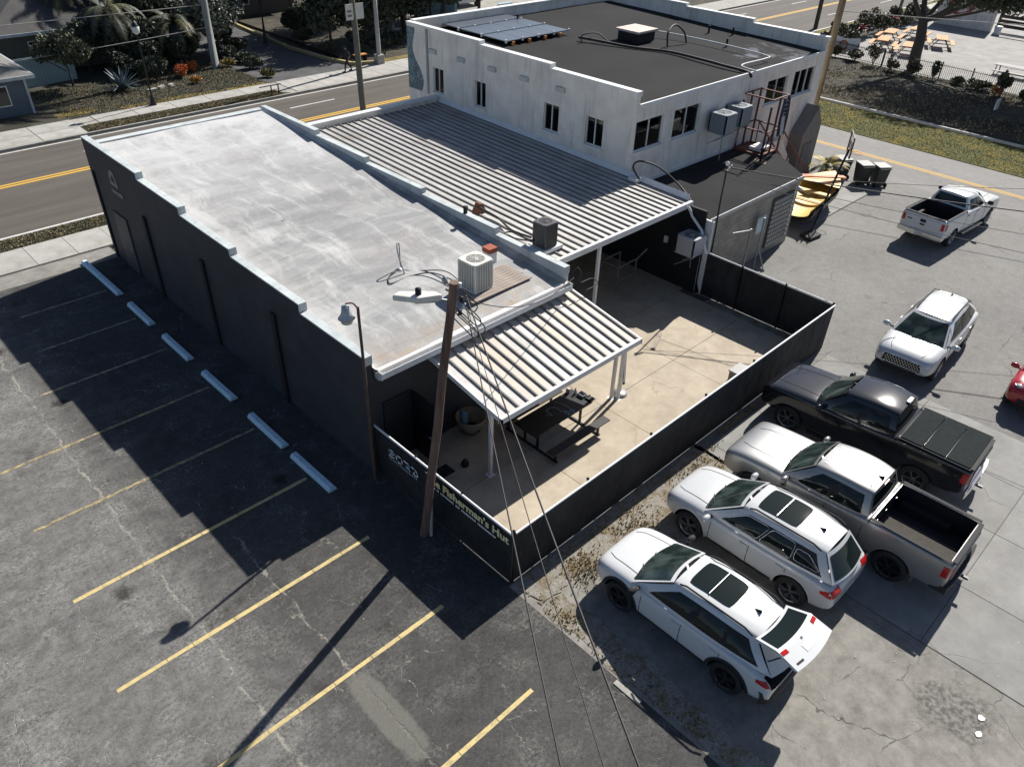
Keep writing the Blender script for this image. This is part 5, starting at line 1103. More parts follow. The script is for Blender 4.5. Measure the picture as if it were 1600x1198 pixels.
def roof_items(v, sunroof=None, rails=None, fin=None, ribs=0):
    G_ = v['gh']; part = v['part']
    def rp(x, y, off=.0):
        s = (x-G_['xt'][0])/(G_['xt'][1]-G_['xt'][0]); return Vector((x, y, v['roofz'](s)+.018-.012*(abs(y)/.5)**2+off))
    if sunroof:
        x0, x1, wy = sunroof; m_ = MB()
        m_.grid(lambda a, b: rp(x0+(x1-x0)*(a if .1 < a < .9 else a+(.03 if a < .5 else -.03)*(2*b-1)**4), wy*(2*b-1)*(1-.07*(2*a-1)**8), .008), 12, 10); sr = part(m_, 'sunroof', M_cg)
        part(MB().bar(rp((x0+x1)/2, -wy, .028), rp((x0+x1)/2, wy, .028), .012, .02), 'divider', M_rims, sr)
    if rails:
        for s in (1, -1): part(MB().tube([rp(x, s*(G_['wt']-.05), (.0 if x in rails[:1] or x == rails[-1] else .045)) for x in rails], .02, 6), 'roof_rail', v.get('rail_m', M_plast))
    if fin:
        b = rp(fin, 0); part(MB().add([b+Vector((.1, 0, 0)), b+Vector((-.09, .03, 0)), b+Vector((-.09, -.03, 0)), b+Vector((-.08, 0, .08))], [(0, 1, 3), (0, 3, 2), (1, 2, 3), (0, 2, 1)]), 'antenna_fin', M_plast)
    for k in range(ribs):
        y = (k-(ribs-1)/2)*1.0/ribs; part(MB().bar(rp(G_['xt'][0]-.12, y, .004), rp(G_['xt'][1]+.12, y, .004), .03, .02), 'roof_rib', v['paint'])
P_white = paint('white_car_paint', (.62, .63, .63)); P_white2 = paint('white_pearl_paint', (.54, .55, .555)); P_silver = paint('warm_silver_paint', (.3, .3, .295), .36, .5); P_black = paint('black_car_paint', (.012, .013, .016), .12)
P_red = paint('red_car_paint', (.38, .012, .015), .2); P_pale = paint('silver_white_paint', (.6, .61, .61), .25, .15)
SUV = [(-2.33, .70, .50, .74, .80), (-2.31, .84, .42, .84, .90), (-2.2, .90, .34, .98, 1.02), (-1.8, .945, .27, 1.06, 1.10), (-1.0, .95, .24, 1.05, 1.09), (0, .945, .24, 1.01, 1.06), (.75, .945, .24, .985, 1.05), (1.1, .945, .25, .975, 1.07), (1.5, .935, .27, .95, 1.06), (1.9, .91, .30, .90, 1.0), (2.15, .84, .34, .82, .93), (2.26, .74, .42, .72, .83), (2.28, .60, .50, .66, .74)]
def suv(**k):
    d = dict(cat='car', hw=.95, st=SUV, axles=(-1.41, 1.41), wheel=dict(r=.385, w=.26, n=5, m=M_rimd, split=1), clad=M_plast, mz=1.08,
             gh=dict(xb=(1.2, -2.2), xt=(.34, -1.66), wb=.88, wt=.61, z=(1.52, 1.62, 1.53), belt=(1.05, 1.10), bow=(.2, .12), taper=.09),
             side_win=[('f', .10, .41, .16, .86, .03, -.01), ('r', .43, .69, .16, .86, .0, -.0), ('q', .71, .93, .26, .74, .0, -.09)],
             doors=[(.85, -.2, .42, 1.0), (-.2, -1.15, .42, 1.02)], patches=[])
    d.update(k); return vehicle(d)
X_, Y_, Z_ = 0, 1, 2
back = (1, 0, 0); front = (-1, 0, 0); down = (0, 0, -1); sideL = (0, -1, 0)
def std_front(hx, z0, z1, m=M_head):
    return [('headlight', m, 'x')]
hood_seams = [([(1.1, .62, 2), (1.9, .55, 2), (2.12, .45, 2)], 1, down), ([(1.1, .62, 2), (1.9, .55, 2), (2.12, .45, 2)], -1, down)]
mz = suv(name='parked_car', label='white car with black sunroof and its tailgate open, nearest the viewer', loc=(10.6, 4.6, 0), rz=90, paint=P_white,
    hatch=True, cuts=[(-2.6, -1.45, -.72, .72, .80, 1.4), (-2.6, -2.08, -.80, .80, .82, 1.4)], cabcut=(-2.6, -1.62, -.70, .70, .9, 1.49), mirror=M_plast,
    patches=[('headlight', M_head, [(2.5, .52, .72), (2.5, .80, .70), (2.5, .82, .80), (2.5, .50, .80)], front, dict(n=(5, 3))), ('grille', M_plast, [(2.5, -.48, .52), (2.5, .48, .52), (2.5, .5, .72), (2.5, -.5, .72)], front, dict(both=False, n=(8, 3))),
             ('tail_light', M_tail, [(-2.6, .62, .90), (-2.6, .86, .86), (-2.6, .87, .97), (-2.6, .62, 1.0)], back, dict(n=(5, 3))), ('side_tail_light', M_tail, [(-2.22, 0, .86), (-1.98, 0, .9), (-1.98, 0, .97), (-2.22, 0, .98)], sideL, dict(n=(4, 2))),
             ('rear_bumper_trim', M_plast, [(-2.6, -.84, .36), (-2.6, .84, .36), (-2.6, .84, .60), (-2.6, -.84, .60)], back, dict(both=False, n=(12, 4)))], seams=hood_seams)
mz['t'].scale = (.985, 1, 1.035)
roof_items(mz, (.12, -.9, .40), [.2, .05, -1.35, -1.55], -1.3)
pt_ = mz['part']; hg = thing('tailgate', None, None, (0, 0, 0)); hg.parent = mz['t']
H0, H1, H2 = Vector((-1.62, 0, 1.57)), Vector((-2.1, 0, 1.70)), Vector((-2.58, 0, 1.60))
def hp(u, v_, off=0):
    if v_ < .5: a = H0.lerp(H1, v_*2); wd = .58+.06*v_*2
    else: a = H1.lerp(H2, v_*2-1); wd = .64+.03*(v_*2-1)
    bow = .07*(1-u*u); n_ = Vector((.1, 0, 1)) if v_ < .5 else Vector((-.57, 0, .82)); return Vector((a.x-bow, u*wd, a.z))+n_.normalized()*off
m_ = MB(); m_.grid(lambda a, b: hp(a*2-1, b), 14, 12); m_.grid(lambda a, b: hp(a*2-1, b, -.07), 14, 12)
for uu in (-1, 1): m_.grid(lambda a, b: hp(uu, b, -.07*a), 1, 12)
m_.grid(lambda a, b: hp(b*2-1, 1, -.07*a), 1, 12)
m_.build('panel', P_white, hg, False)
m_ = MB(); m_.grid(lambda a, b: hp((a*2-1)*.9, .06+b*.40, .008), 10, 5); m_.build('rear_window', M_cg, hg, False)
m_ = MB(); m_.grid(lambda a, b: hp((a*2-1)*.23, .68+b*.16, .008), 4, 3); m_.build('licence_plate', M_plate, hg, False)
m_ = MB(); m_.grid(lambda a, b: hp((a*2-1)*.04, .56+b*.05, .01), 4, 3); m_.build('badge', M_chrome, hg, False)
for s in (1, -1): m_ = MB(); m_.grid(lambda a, b: hp(s*(.72+a*.25), .54+b*.09, .01), 4, 3); m_.build('lamp', M_tail, hg, False)
m_ = MB()
for k in range(5): m_.grid(lambda a, b: hp(.55+k*.06+a*.045, .86+b*.045, .01), 1, 1)
m_.build('badge_print', M_plast, hg, False)
m_ = MB(); bx_ = lambda a: -2.36+.10*abs(2*a-1)**3+.12*max(0, abs(2*a-1)-.85)/.15
m_.grid(lambda a, b: (bx_(a)-.03*math.sin(b*PI), (2*a-1)*.93, .36+.34*b), 20, 4); m_.grid(lambda a, b: (bx_(a)+.22*b, (2*a-1)*(.93-.12*b), .70+.06*b), 20, 2); pt_(m_, 'rear_bumper', M_plast)
pt_(MB().b2(-2.34, -2.33, -.5, .5, .715, .73), 'bumper_strip', M_steel)
m_ = MB(); m_.box((-2.0, .1, .93), (.4, .5, .16), .3); pt_(m_, 'luggage', pm('grey_luggage', (.15, .16, .17), .6, .4, 6))
m_ = MB(); m_.box((-2.1, -.3, .95), (.25, .3, .2), -.3); pt_(m_, 'luggage', M_wtrim)
for s in (1, -1): pt_(MB().tube([(-2.0, s*.6, 1.25), (-2.2, s*.62, 1.6)], .015, 6), 'gas_strut', M_plast)
bw = suv(name='parked_car', label='white car with black sunroof and closed tailgate, second from the viewer in the row', loc=(13.57, 4.82, 0), rz=90, paint=P_white2, wheel=dict(r=.385, w=.26, n=5, m=M_rims, split=1), clad=P_white2, win_trim=M_chrome, rw0=.08, gh=dict(xb=(1.12, -2.16), xt=(.30, -1.76), wb=.87, wt=.62, z=(1.58, 1.67, 1.6), belt=(1.07, 1.11), bow=(.18, .12), taper=.08),
    patches=[('headlight', M_head, [(2.5, .50, .70), (2.5, .80, .68), (2.5, .80, .80), (2.5, .48, .80)], front, dict(n=(5, 3))), ('grille', M_plast, [(2.5, -.36, .5), (2.5, .36, .5), (2.5, .36, .74), (2.5, -.36, .74)], front, dict(both=False, n=(8, 3))),
             ('tail_light', M_tail, [(-2.6, .50, .86), (-2.6, .86, .80), (-2.6, .88, .95), (-2.6, .52, .98)], back, dict(n=(6, 3))), ('side_tail_light', M_tail, [(-2.26, 0, .80), (-2.0, 0, .86), (-2.0, 0, .93), (-2.26, 0, .96)], sideL, dict(n=(4, 2))),
             ('rear_bumper_trim', M_plast, [(-2.6, -.8, .36), (-2.6, .8, .36), (-2.6, .8, .46), (-2.6, -.8, .46)], back, dict(both=False, n=(12, 3))), ('licence_plate', M_plate, [(-2.6, -.2, .66), (-2.6, .2, .66), (-2.6, .2, .76), (-2.6, -.2, .76)], back, dict(both=False, n=(4, 2)))], seams=hood_seams)
bw['t'].scale = (.985, 1, 1.045)
roof_items(bw, (.08, -.95, .42), [.15, .0, -1.45, -1.65], -1.35)
sf = suv(name='parked_car', label='silver white car with mesh grille facing the black pickup', loc=(25.85, 5.72, 0), rz=182.7, paint=P_pale, wheel=dict(r=.385, w=.26, n=5, m=M_rims, split=1), clad=P_pale,
    patches=[('headlight', M_head, [(2.5, .60, .58), (2.5, .80, .56), (2.5, .80, .68), (2.5, .60, .68)], front, dict(n=(5, 3))), ('grille', M_plast, [(2.5, -.60, .52), (2.5, .60, .52), (2.5, .55, .76), (2.5, -.55, .76)], front, dict(both=False, n=(14, 4))),
             ('lower_intake', M_plast, [(2.5, -.5, .43), (2.5, .5, .43), (2.5, .5, .48), (2.5, -.5, .48)], front, dict(both=False, n=(8, 2)))], seams=hood_seams)
sf['t'].scale = (1.03, 1.03, 1.04)
roof_items(sf, None, [.2, .05, -1.4, -1.58], -1.35, 4); sp_ = MB()
for i in range(12):
    for j in range(4):
        h = sf['pr']((2.5, -.5+i*.09+(j % 2)*.045, .54+j*.06), front, .012)
        if h is not None: sp_.box(h, (.012, .035, .025))
sf['part'](sp_, 'grille_mesh', M_chrome)['kind'] = 'stuff'
TRK = [(-3.03, .93, .56, 1.30, 1.36), (-3.0, .965, .52, 1.35, 1.41), (-2.7, .985, .46, 1.36, 1.42), (-2.0, .99, .42, 1.36, 1.42), (-1.1, .985, .42, 1.36, 1.42), (-.95, .985, .40, 1.30, 1.36), (0, .985, .38, 1.26, 1.32), (.9, .985, .38, 1.24, 1.30), (1.25, .985, .40, 1.22, 1.33), (1.7, .985, .42, 1.20, 1.31), (2.3, .975, .46, 1.16, 1.27), (2.62, .955, .50, 1.11, 1.2), (2.76, .93, .54, 1.05, 1.13), (2.80, .88, .60, .98, 1.06)]
def truck(**k):
    st = k.pop('st', TRK)
    d = dict(cat='pickup truck', sq=1, hw=.985, st=st, axles=(-1.84, 1.84), wheel=dict(r=.42, w=.28, n=6, m=M_rimd, split=0, sw=.06), mz=1.36,
             gh=dict(xb=(1.22, -1.02), xt=(.55, -.88), wb=.93, wt=.69, z=(1.86, 1.94, 1.9), belt=(1.32, 1.36), bow=(.14, .03)),
             side_win=[('f', .16, .50, .10, .86, .03, .0), ('r', .54, .92, .10, .86, .0, -.02)],
             doors=[(1.0, -.02, .5, 1.28), (-.02, -.98, .5, 1.28)], cuts=[(-2.90, -1.12, -.86, .86, .82, 1.9)], patches=[])
    d.update(k); return vehicle(d)
tl_patches = lambda m=M_tail: [('tail_light', m, [(-3.4, .78, .98), (-3.4, .96, .98), (-3.4, .96, 1.28), (-3.4, .78, 1.28)], back, dict(n=(3, 4))), ('side_tail_light', m, [(-2.97, 0, .98), (-2.84, 0, .98), (-2.84, 0, 1.28), (-2.97, 0, 1.28)], sideL, dict(n=(2, 4)))]
def truck_back(v, bump=M_chrome, ster=True):
    part = v['part']; m_ = MB()
    m_.grid(lambda a, b: (-3.08-.05*(1-(2*a-1)**4)+.06*(b-.5)*0, (2*a-1)*.95, .52+.2*b), 14, 2); m_.grid(lambda a, b: (-3.08-.05*(1-(2*a-1)**4)+.2*b, (2*a-1)*.95, .72), 14, 1); m_.grid(lambda a, b: (-3.08-.05*(1-(2*a-1)**4)+.2*b, (2*a-1)*.95, .52), 14, 1)
    for s in (-1, 1): m_.grid(lambda a, b: (-3.08+.35*a, s*.955, .52+.2*b), 2, 1)
    bp = part(m_, 'rear_bumper', bump); part(MB().b2(-3.15, -3.135, -.16, .16, .56, .68), 'licence_plate', M_plate, bp)
    part(MB().b2(-3.3, -3.1, -.03, .03, .44, .5), 'hitch', M_dsteel, bp)
    part(MB().b2(-3.05, -3.03, -.72, .72, .8, 1.3), 'tailgate', v['paint'], bevel=.012)
    part(MB().b2(-3.065, -3.052, -.12, .12, 1.12, 1.24), 'tailgate_handle', M_plast)
    # bed rails
    for s in (1, -1): part(MB().b2(-2.95, -1.1, s*.865, s*.955, 1.425, 1.445), 'bed_rail', M_plast, bevel=.008)
    part(MB().b2(-3.02, -2.92, -.86, .86, 1.40, 1.435), 'bed_rail', M_plast, bevel=.008)
    for s in (1, -1): part(MB().bar((1.2, s*.97, .34), (-.9, s*.97, .34), .14, .05), 'side_step', v.get('step', M_plast))
    part(MB().b2(-1.08, -1.06, -.97, .97, .5, 1.415), 'cab_gap', M_seam)
    for s in (1, -1): part(MB().b2(-2.45, -1.25, s*.62, s*.875, .805, 1.06), 'wheel_housing', M_linr, bevel=.03)
def truck_front(hl=M_head, gr=M_plast):
    return [('headlight', hl, [(3.2, .62, .82), (3.2, .86, .80), (3.2, .88, 1.02), (3.2, .62, 1.02)], front, dict(n=(4, 4))), ('grille', gr, [(3.2, -.58, .72), (3.2, .58, .72), (3.2, .58, 1.0), (3.2, -.58, 1.0)], front, dict(both=False, n=(8, 4))), ('bumper', gr, [(3.2, -.8, .58), (3.2, .8, .58), (3.2, .8, .7), (3.2, -.8, .7)], front, dict(both=False, n=(8, 2)))]
hs2 = [([(1.25, .55, 2), (2.3, .5, 2), (2.6, .4, 2)], s, down) for s in (1, -1)]
sv = truck(name='pickup_truck', label='grey silver pickup with open empty bed between the white car and the black pickup', loc=(15.98, 4.05, 0), rz=90.5, paint=P_silver, clad=P_silver, patches=tl_patches()+truck_front()+[('fender_vent', M_plast, [(1.12, 0, 1.0), (1.02, 0, .96), (1.02, 0, 1.14), (1.12, 0, 1.16)], sideL, dict(n=(2, 3)))], seams=hs2)
truck_back(sv, M_plast); roof_items(sv, None, None, -.75, 7)
sv['part'](MB().b2(-2.88, -1.14, -.3, .3, .825, .84), 'bed_mat', pm('brown_bed_mat', (.045, .038, .032), .9, .3, 8))
sv['part'](MB().b2(-.93, -.915, -.12, .12, 1.86, 1.91), 'brake_light', M_tail)
for s in (-.5, .1, .6): sv['part'](MB().box((-1.16, s, 1.2), (.02, .06, .04)), 'tie_down', M_steel)
bk = truck(name='pickup_truck', label='black pickup with folding black bed cover beside the yard fence', loc=(19.42, 4.95, 0), rz=92, paint=P_black, wheel=dict(r=.41, w=.28, n=6, m=M_rims, sw=.05), patches=tl_patches()+truck_front(), seams=hs2, cuts=[])
truck_back(bk, M_chrome)
for k, (a, b) in enumerate(((-1.16, -1.72), (-1.74, -2.3), (-2.32, -2.92))): bk['part'](MB().b2(b, a, -.9, .9, 1.44, 1.475), 'bed_cover_panel', pm('grey_black_vinyl', (.022, .027, .028), .95, .2, 6, Specular_IOR_Level=.1), bevel=.01)
bk['part'](MB().b2(-.9, -.8, -.3, .0, 1.9, 1.98), 'roof_light', M_chrome, bevel=.01)
wt = truck(name='pickup_truck', label='white pickup with open bed parked alone by the side road', loc=(37.3, 9.25, 0), rz=-3.5, paint=P_white, patches=tl_patches()+truck_front(), seams=hs2, wheel=dict(r=.39, w=.26, n=5, m=M_rims, sw=.07), step=M_chrome,
    gh=dict(xb=(1.15, -.75), xt=(.5, -.62), wb=.92, wt=.68, z=(1.80, 1.86, 1.84), belt=(1.30, 1.34), bow=(.14, .03)), cuts=[(-2.90, -.88, -.84, .84, .82, 1.9)], mirror=M_plast, handle=M_plast)
truck_back(wt, M_chrome)
wt['part'](MB().b2(-3.066, -3.052, -.1, .1, .98, 1.05), 'badge', M_rimd); wt['part'](MB().b2(-3.06, -3.052, .48, .68, 1.1, 1.15), 'badge_print', M_rimd)
MINI = [(x*.82, h*.9, a, b*.98, c*.98) for x, h, a, b, c in SUV]
mn = suv(name='parked_car', label='red small car half outside the frame at the right edge', loc=(26.25, 1.95, 0), rz=180, paint=P_red, st=MINI, hw=.855, axles=(-1.24, 1.24), wheel=dict(r=.31, w=.21, n=5, m=M_rims), mz=1.0,
    gh=dict(xb=(.92, -1.75), xt=(.35, -1.55), wb=.80, wt=.60, z=(1.40, 1.43, 1.39), belt=(1.02, 1.04), bow=(.12, .05)), doors=[(.7, -.35, .4, .98)], patches=[('grille', M_plast, [(2.3, -.4, .42), (2.3, .4, .42), (2.3, .4, .6), (2.3, -.4, .6)], front, dict(both=False, n=(8, 3)))])
for s in (1, -1):
    h = mn['pr']((1.62, s*.52, 2), down, -.03)
    if h is not None:
        hl = mn['part'](MB().lathe([(0, .03), (.09, .02), (.12, 0), (.12, -.05)], (h.x+.03, h.y, h.z), n=20), 'headlight', M_head); mn['part'](MB().lathe([(.12, .0), (.135, .01), (.14, -.02)], (h.x+.03, h.y, h.z), n=20), 'headlight_ring', M_chrome, hl)

# ---------------------------------------------------------------- boat, bins, hoop
bo = thing('boat', 'yellow open boat lying on the pad right of the block annex', 'boat', (34.4, 14.5, .3), R(8))
def hull(inner):
    mb = MB()
    def f(u, v_):
        x = -2.9+5.6*u; wd = (1.02 if not inner else .86)*(1-max(0, (u-.45)/.55)**2.4)*(1-.12*max(0, .2-u)*5*.3); a = (v_-.5)*PI; y = wd*math.sin(a); z = .75-(.62 if not inner else .4)*max(0, math.cos(a))**.6*(1-.35*max(0, u-.6)/.4)+(.12*u*u)
        return (x, y, z if not inner else z+.02)
    mb.grid(f, 22, 12); return mb
hull(False).build('hull', pm('dark_hull', (.06, .055, .06), .5), bo, False); hull(True).build('cockpit', pm('yellow_gelcoat', (.62, .44, .12), .5, .12, 3, 0, .1, None, ((.4, .3, .12), .4)), bo, False)
mb = MB(); mb.grid(lambda u, v_: (2.7-2.2*u, (2*v_-1)*1.0*(1-max(0, ((2.7-2.2*u+2.9)/5.6-.45)/.55)**2.4)*.98, .87-.02*u), 10, 6); mb.build('foredeck', pm('yellow_gelcoat', (.62, .44, .12), .5), bo, False)
for x in (-1.2, .0): MB().b2(x-.15, x+.15, -.75, .75, .55, .6).build('thwart', pm('yellow_gelcoat', (.62, .44, .12), .5), bo, False)
MB().tube([(-2.9, 0, .6), (-3.1, 0, .9), (-3.1, 0, .3)], .09, 8).build('outboard', M_plast, bo, False)
tag(MB().bar((34.0, 15.3, 1.55), (36.2, 14.0, 1.3), .3, .06).build('orange_board', pm('orange_paint', (.65, .16, .05), .6)), 'long orange red board resting across the yellow boat', 'board')
hp_ = thing('basketball_hoop', 'portable basketball hoop with see-through backboard near the annex corner', 'basketball hoop', (31.6, 13.0, 0))
MB().tube([(31.6, 13.0, .1), (34.4, 13.6, 2.4), (35.0, 13.7, 2.95)], .05, 8).build('pole', M_dsteel, hp_)
mb = MB(); cB = Vector((35.3, 13.8, 3.1)); ux = Vector((.86, .5, 0))
for z in (-.45, .45): mb.bar(cB+ux*-.62+Vector((0, 0, z)), cB+ux*.62+Vector((0, 0, z)), .05)
for q in (-.62, .62): mb.bar(cB+ux*q+Vector((0, 0, -.45)), cB+ux*q+Vector((0, 0, .45)), .05)
for z in (-.2, .15): mb.bar(cB+ux*-.22+Vector((0, 0, z)), cB+ux*.22+Vector((0, 0, z)), .03)
for q in (-.22, .22): mb.bar(cB+ux*q+Vector((0, 0, -.2)), cB+ux*q+Vector((0, 0, .15)), .03)
mb.build('backboard_frame', M_dsteel, hp_)
mb = MB(); mb.add([cB+ux*a+Vector((0, 0, b)) for a, b in ((-.6, -.43), (.6, -.43), (.6, .43), (-.6, .43))], [(0, 1, 2, 3)])
ac = NG('clear_acrylic'); mb.build('backboard', ac.done((.6, .62, .65), .2, Alpha=.35), hp_)
mb = MB(); mb.tube([cB+Vector((.25*math.cos(a)+.15, .25*math.sin(a)-.3, -.35)) for a in np.linspace(0, 2*PI, 16)], .012, 6); mb.build('rim', pm('orange_rim', (.5, .1, .03), .6), hp_)
MB().prism([(31.0, 12.7), (31.9, 12.6), (32.1, 13.2), (31.2, 13.3)], 0, .16).build('base', M_plast, hp_, bevel=.04)
def bin_(loc, rz, lab):
    t_ = thing('wheelie_bin', lab, 'bin', loc, rz, 'wheelie bins by the side road'); mb = MB(); m = pm('dark_bin_plastic', (.04, .042, .04), .5, .2, 4)
    a = [(-.25, -.25), (.25, -.25), (.25, .3), (-.25, .3)]; b = [(-.32, -.33), (.32, -.33), (.32, .4), (-.32, .4)]
    mb.add([(x, y, .06) for x, y in a]+[(x, y, 1.02) for x, y in b], [(3, 2, 1, 0), (4, 5, 6, 7)]+[(i, (i+1) % 4, 4+(i+1) % 4, 4+i) for i in range(4)]); mb.build('body', m, t_, False, .02)
    MB().b2(-.34, .34, -.36, .42, 1.03, 1.09).build('lid', pm('grey_bin_lid', (.12, .125, .12), .5, .2, 4), t_, False, .02); MB().bar((-.3, .47, 1.0), (.3, .47, 1.0), .035).build('handle', m, t_, False)
    for s in (-1, 1): MB().lathe([(0, -.03), (.12, -.03), (.12, .03), (0, .03)], (s*.3, .3, .12), 'X', 14).build('wheel', M_tyre, t_, False)
bin_((39.5, 15.6, 0), 2.6, 'dark wheelie bin on the left of the three, beside the potted palm'); bin_((39.6, 14.5, 0), 2.5, 'dark wheelie bin in the middle of the three'); bin_((40.0, 13.8, 0), 2.5, 'dark wheelie bin on the right of the three')

# ---------------------------------------------------------------- vegetation
def leafmat(name, a, b, rough=.6):
    g = NG(name); oi = g.n('ShaderNodeTexCoord'); n = g.noise(1.7, 5, .7); f = g.noise(11, 2)
    return g.done(g.mix(g.rng(g.mth('ADD', g.mth('MULTIPLY', n, .6), g.mth('MULTIPLY', f, .4)), .35, .65), a, b), rough)
L_dark = leafmat('dark_evergreen_leaf', (.028, .034, .02), (.06, .07, .042)); L_mid = leafmat('grey_green_leaf', (.055, .068, .035), (.12, .14, .08), .6); L_pale = leafmat('silvery_leaf', (.13, .14, .115), (.3, .31, .27), .45)
L_yel = leafmat('yellow_leaf', (.3, .22, .03), (.5, .36, .04)); L_red = leafmat('orange_red_leaf', (.4, .09, .02), (.55, .2, .05)); L_agave = leafmat('blue_grey_agave', (.09, .12, .14), (.16, .2, .23)); L_brown = leafmat('dry_brown_leaf', (.09, .065, .035), (.17, .12, .06)); L_olive = leafmat('olive_leaf', (.07, .07, .03), (.13, .12, .05)); L_pink = leafmat('crimson_leaf', (.3, .02, .03), (.45, .05, .05))
M_bark = pm('grey_brown_bark', (.07, .06, .05), .9, .3, 6, 0, .6); M_bark2 = pm('pale_palm_bark', (.22, .21, .19), .9, .2, 6, 0, .4); M_twig = pm('brown_stem', (.08, .06, .04), .9, .3, 6)
def leaves(n, centre, rad, size, ms, name='crown', parent=None, lobes=7, shell=.55, squash=1):
    """leaf clumps spread through several overlapping lobes; uneven outline, gaps between lobes"""
    c = np.array(centre, float); rad = np.array(rad, float); lob = []
    for k in range(lobes):
        d = rng.normal(size=3); d /= np.linalg.norm(d); d[2] = abs(d[2])*.8-.15; lob.append((c+d*rad*rng.uniform(.35, .75), rad*rng.uniform(.32, .52)))
    lob.append((c, rad*.55)); k = rng.integers(0, len(lob), n); lc = np.array([l[0] for l in lob])[k]; lr = np.array([l[1] for l in lob])[k]
    d = rng.normal(size=(n, 3)); d /= np.linalg.norm(d, axis=1)[:, None]; rr = shell+(1.05-shell)*rng.random(n)**.6; p = lc+d*lr*rr[:, None]
    a = rng.normal(size=(n, 3)); a /= np.linalg.norm(a, axis=1)[:, None]; a = a*.8+d*.5; a /= np.linalg.norm(a, axis=1)[:, None]; b = np.cross(a, rng.normal(size=(n, 3))); b /= np.linalg.norm(b, axis=1)[:, None]
    s = size*rng.uniform(.5, 1.3, n)[:, None]; v = np.stack([p-a*s, p+b*s*.42, p+a*s, p-b*s*.42], 1).reshape(-1, 3)
    me = bpy.data.meshes.new(name); me.vertices.add(4*n); me.vertices.foreach_set('co', v.astype(np.float32).ravel()); me.loops.add(4*n); me.loops.foreach_set('vertex_index', np.arange(4*n, dtype=np.int32)); me.polygons.add(n)
    me.polygons.foreach_set('loop_start', np.arange(0, 4*n, 4, dtype=np.int32)); me.polygons.foreach_set('loop_total', np.full(n, 4, dtype=np.int32))
    for m in ms: me.materials.append(m)
    me.polygons.foreach_set('material_index', rng.integers(0, len(ms), n).astype(np.int32)); me.update(calc_edges=True)
    o = bpy.data.objects.new(name, me); C.objects.link(o)
    if parent is not None: o.parent = parent; me.transform(root_mat(parent).inverted())
    return o
def tree(name, label, x, y, h, cr, ms, n=2600, size=.22, trunk=.14, z0=.11, bark=None, group=None, cat='tree', limbs=5, lobes=8, cz=None):
    t_ = thing(name, label, cat, (x, y, z0), 0, group); czz = cz or h-cr[2]*.75; mb = MB()
    top = Vector((x+random.uniform(-.3, .3), y+random.uniform(-.3, .3), z0+czz)); b0 = Vector((x, y, z0)); mid = b0.lerp(top, .5)+Vector((random.uniform(-.15, .15), random.uniform(-.15, .15), 0))
    mb.tube([b0, b0+Vector((0, 0, .15)), mid, top], trunk, 9, trunk*.4)
    for k in range(limbs):
        a = 2*PI*k/limbs+random.random(); s = b0.lerp(top, random.uniform(.45, .8)); e = s+Vector((math.cos(a)*cr[0]*.7, math.sin(a)*cr[1]*.7, random.uniform(.3, .7)*cr[2])); mb.tube([s, s.lerp(e, .5)+Vector((0, 0, .1)), e], trunk*.45, 6, trunk*.12)
    mb.build('trunk', bark or M_bark, t_); leaves(n, (x, y, z0+czz), cr, size, ms, 'crown', t_, lobes); return t_
def bush(name, label, x, y, r_, h, ms, n=500, size=.12, z0=.11, group=None):
    t_ = thing(name, label, 'bush', (x, y, z0), 0, group); mb = MB()
    for k in range(6): a = k*1.05; mb.tube([(x, y, z0), (x+.5*r_*math.cos(a), y+.5*r_*math.sin(a), z0+h*.6)], .02, 5, .008)
    mb.build('stems', M_twig, t_); leaves(n, (x, y, z0+h*.5), (r_, r_, h*.55), size, ms, 'foliage', t_, 5); return t_
def fronds(name, label, x, y, h, L_, nf, ms, wd=.16, z0=.11, trunk=.12, droop=.9, cat='palm tree', group=None, up=.5, bark=None, leaf=True, seg=8):
    t_ = thing(name, label, cat, (x, y, z0), 0, group)
    if h > .2: MB().tube([(x, y, z0), (x+.05, y, z0+h*.5), (x, y, z0+h)], trunk, 9, trunk*.8).build('trunk', bark or M_bark2, t_)
    mb = MB()
    for k in range(nf):
        a = 2.4*k+random.uniform(-.2, .2); el = random.uniform(up-.5, up+.6); l = L_*random.uniform(.75, 1.1); pts = []; p = Vector((x, y, z0+h)); d = Vector((math.cos(a)*math.cos(el), math.sin(a)*math.cos(el), math.sin(el)))
        for j in range(seg+1): pts.append(p.copy()); p += d*l/seg; d = (d+Vector((0, 0, -droop/seg*1.3))).normalized()
        mb.cur = random.randrange(len(ms)); sd = Vector((-math.sin(a), math.cos(a), 0))
        if leaf:                                           # leaflets along the rib
            for j in range(1, seg+1):
                for q in (0, .2, .4, .6, .8):
                    c = pts[j-1].lerp(pts[j], q); wl_ = wd*3.4*math.sin(PI*min(1, (j+q)/(seg+1))*.85+.25)
                    for s in (-1, 1):
                        tip = c+sd*s*wl_+(pts[j]-pts[j-1])*.9+Vector((0, 0, -.25*wl_)); u_ = (pts[j]-pts[j-1])*.1; mb.add([c-u_, c+u_, tip], [(0, 1, 2)])
        else:                                              # thick tapering blade
            for j in range(seg):
                w0, w1 = (wd*(1-(i/seg)**1.6)+.004 for i in (j, j+1)); mb.add([pts[j]-sd*w0+Vector((0, 0, .3*w0)), pts[j], pts[j]+sd*w0+Vector((0, 0, .3*w0)), pts[j+1]-sd*w1+Vector((0, 0, .3*w1)), pts[j+1], pts[j+1]+sd*w1+Vector((0, 0, .3*w1))], [(0, 1, 4, 3), (1, 2, 5, 4)])
    mb.build('fronds' if leaf else 'blades', ms, t_); return t_
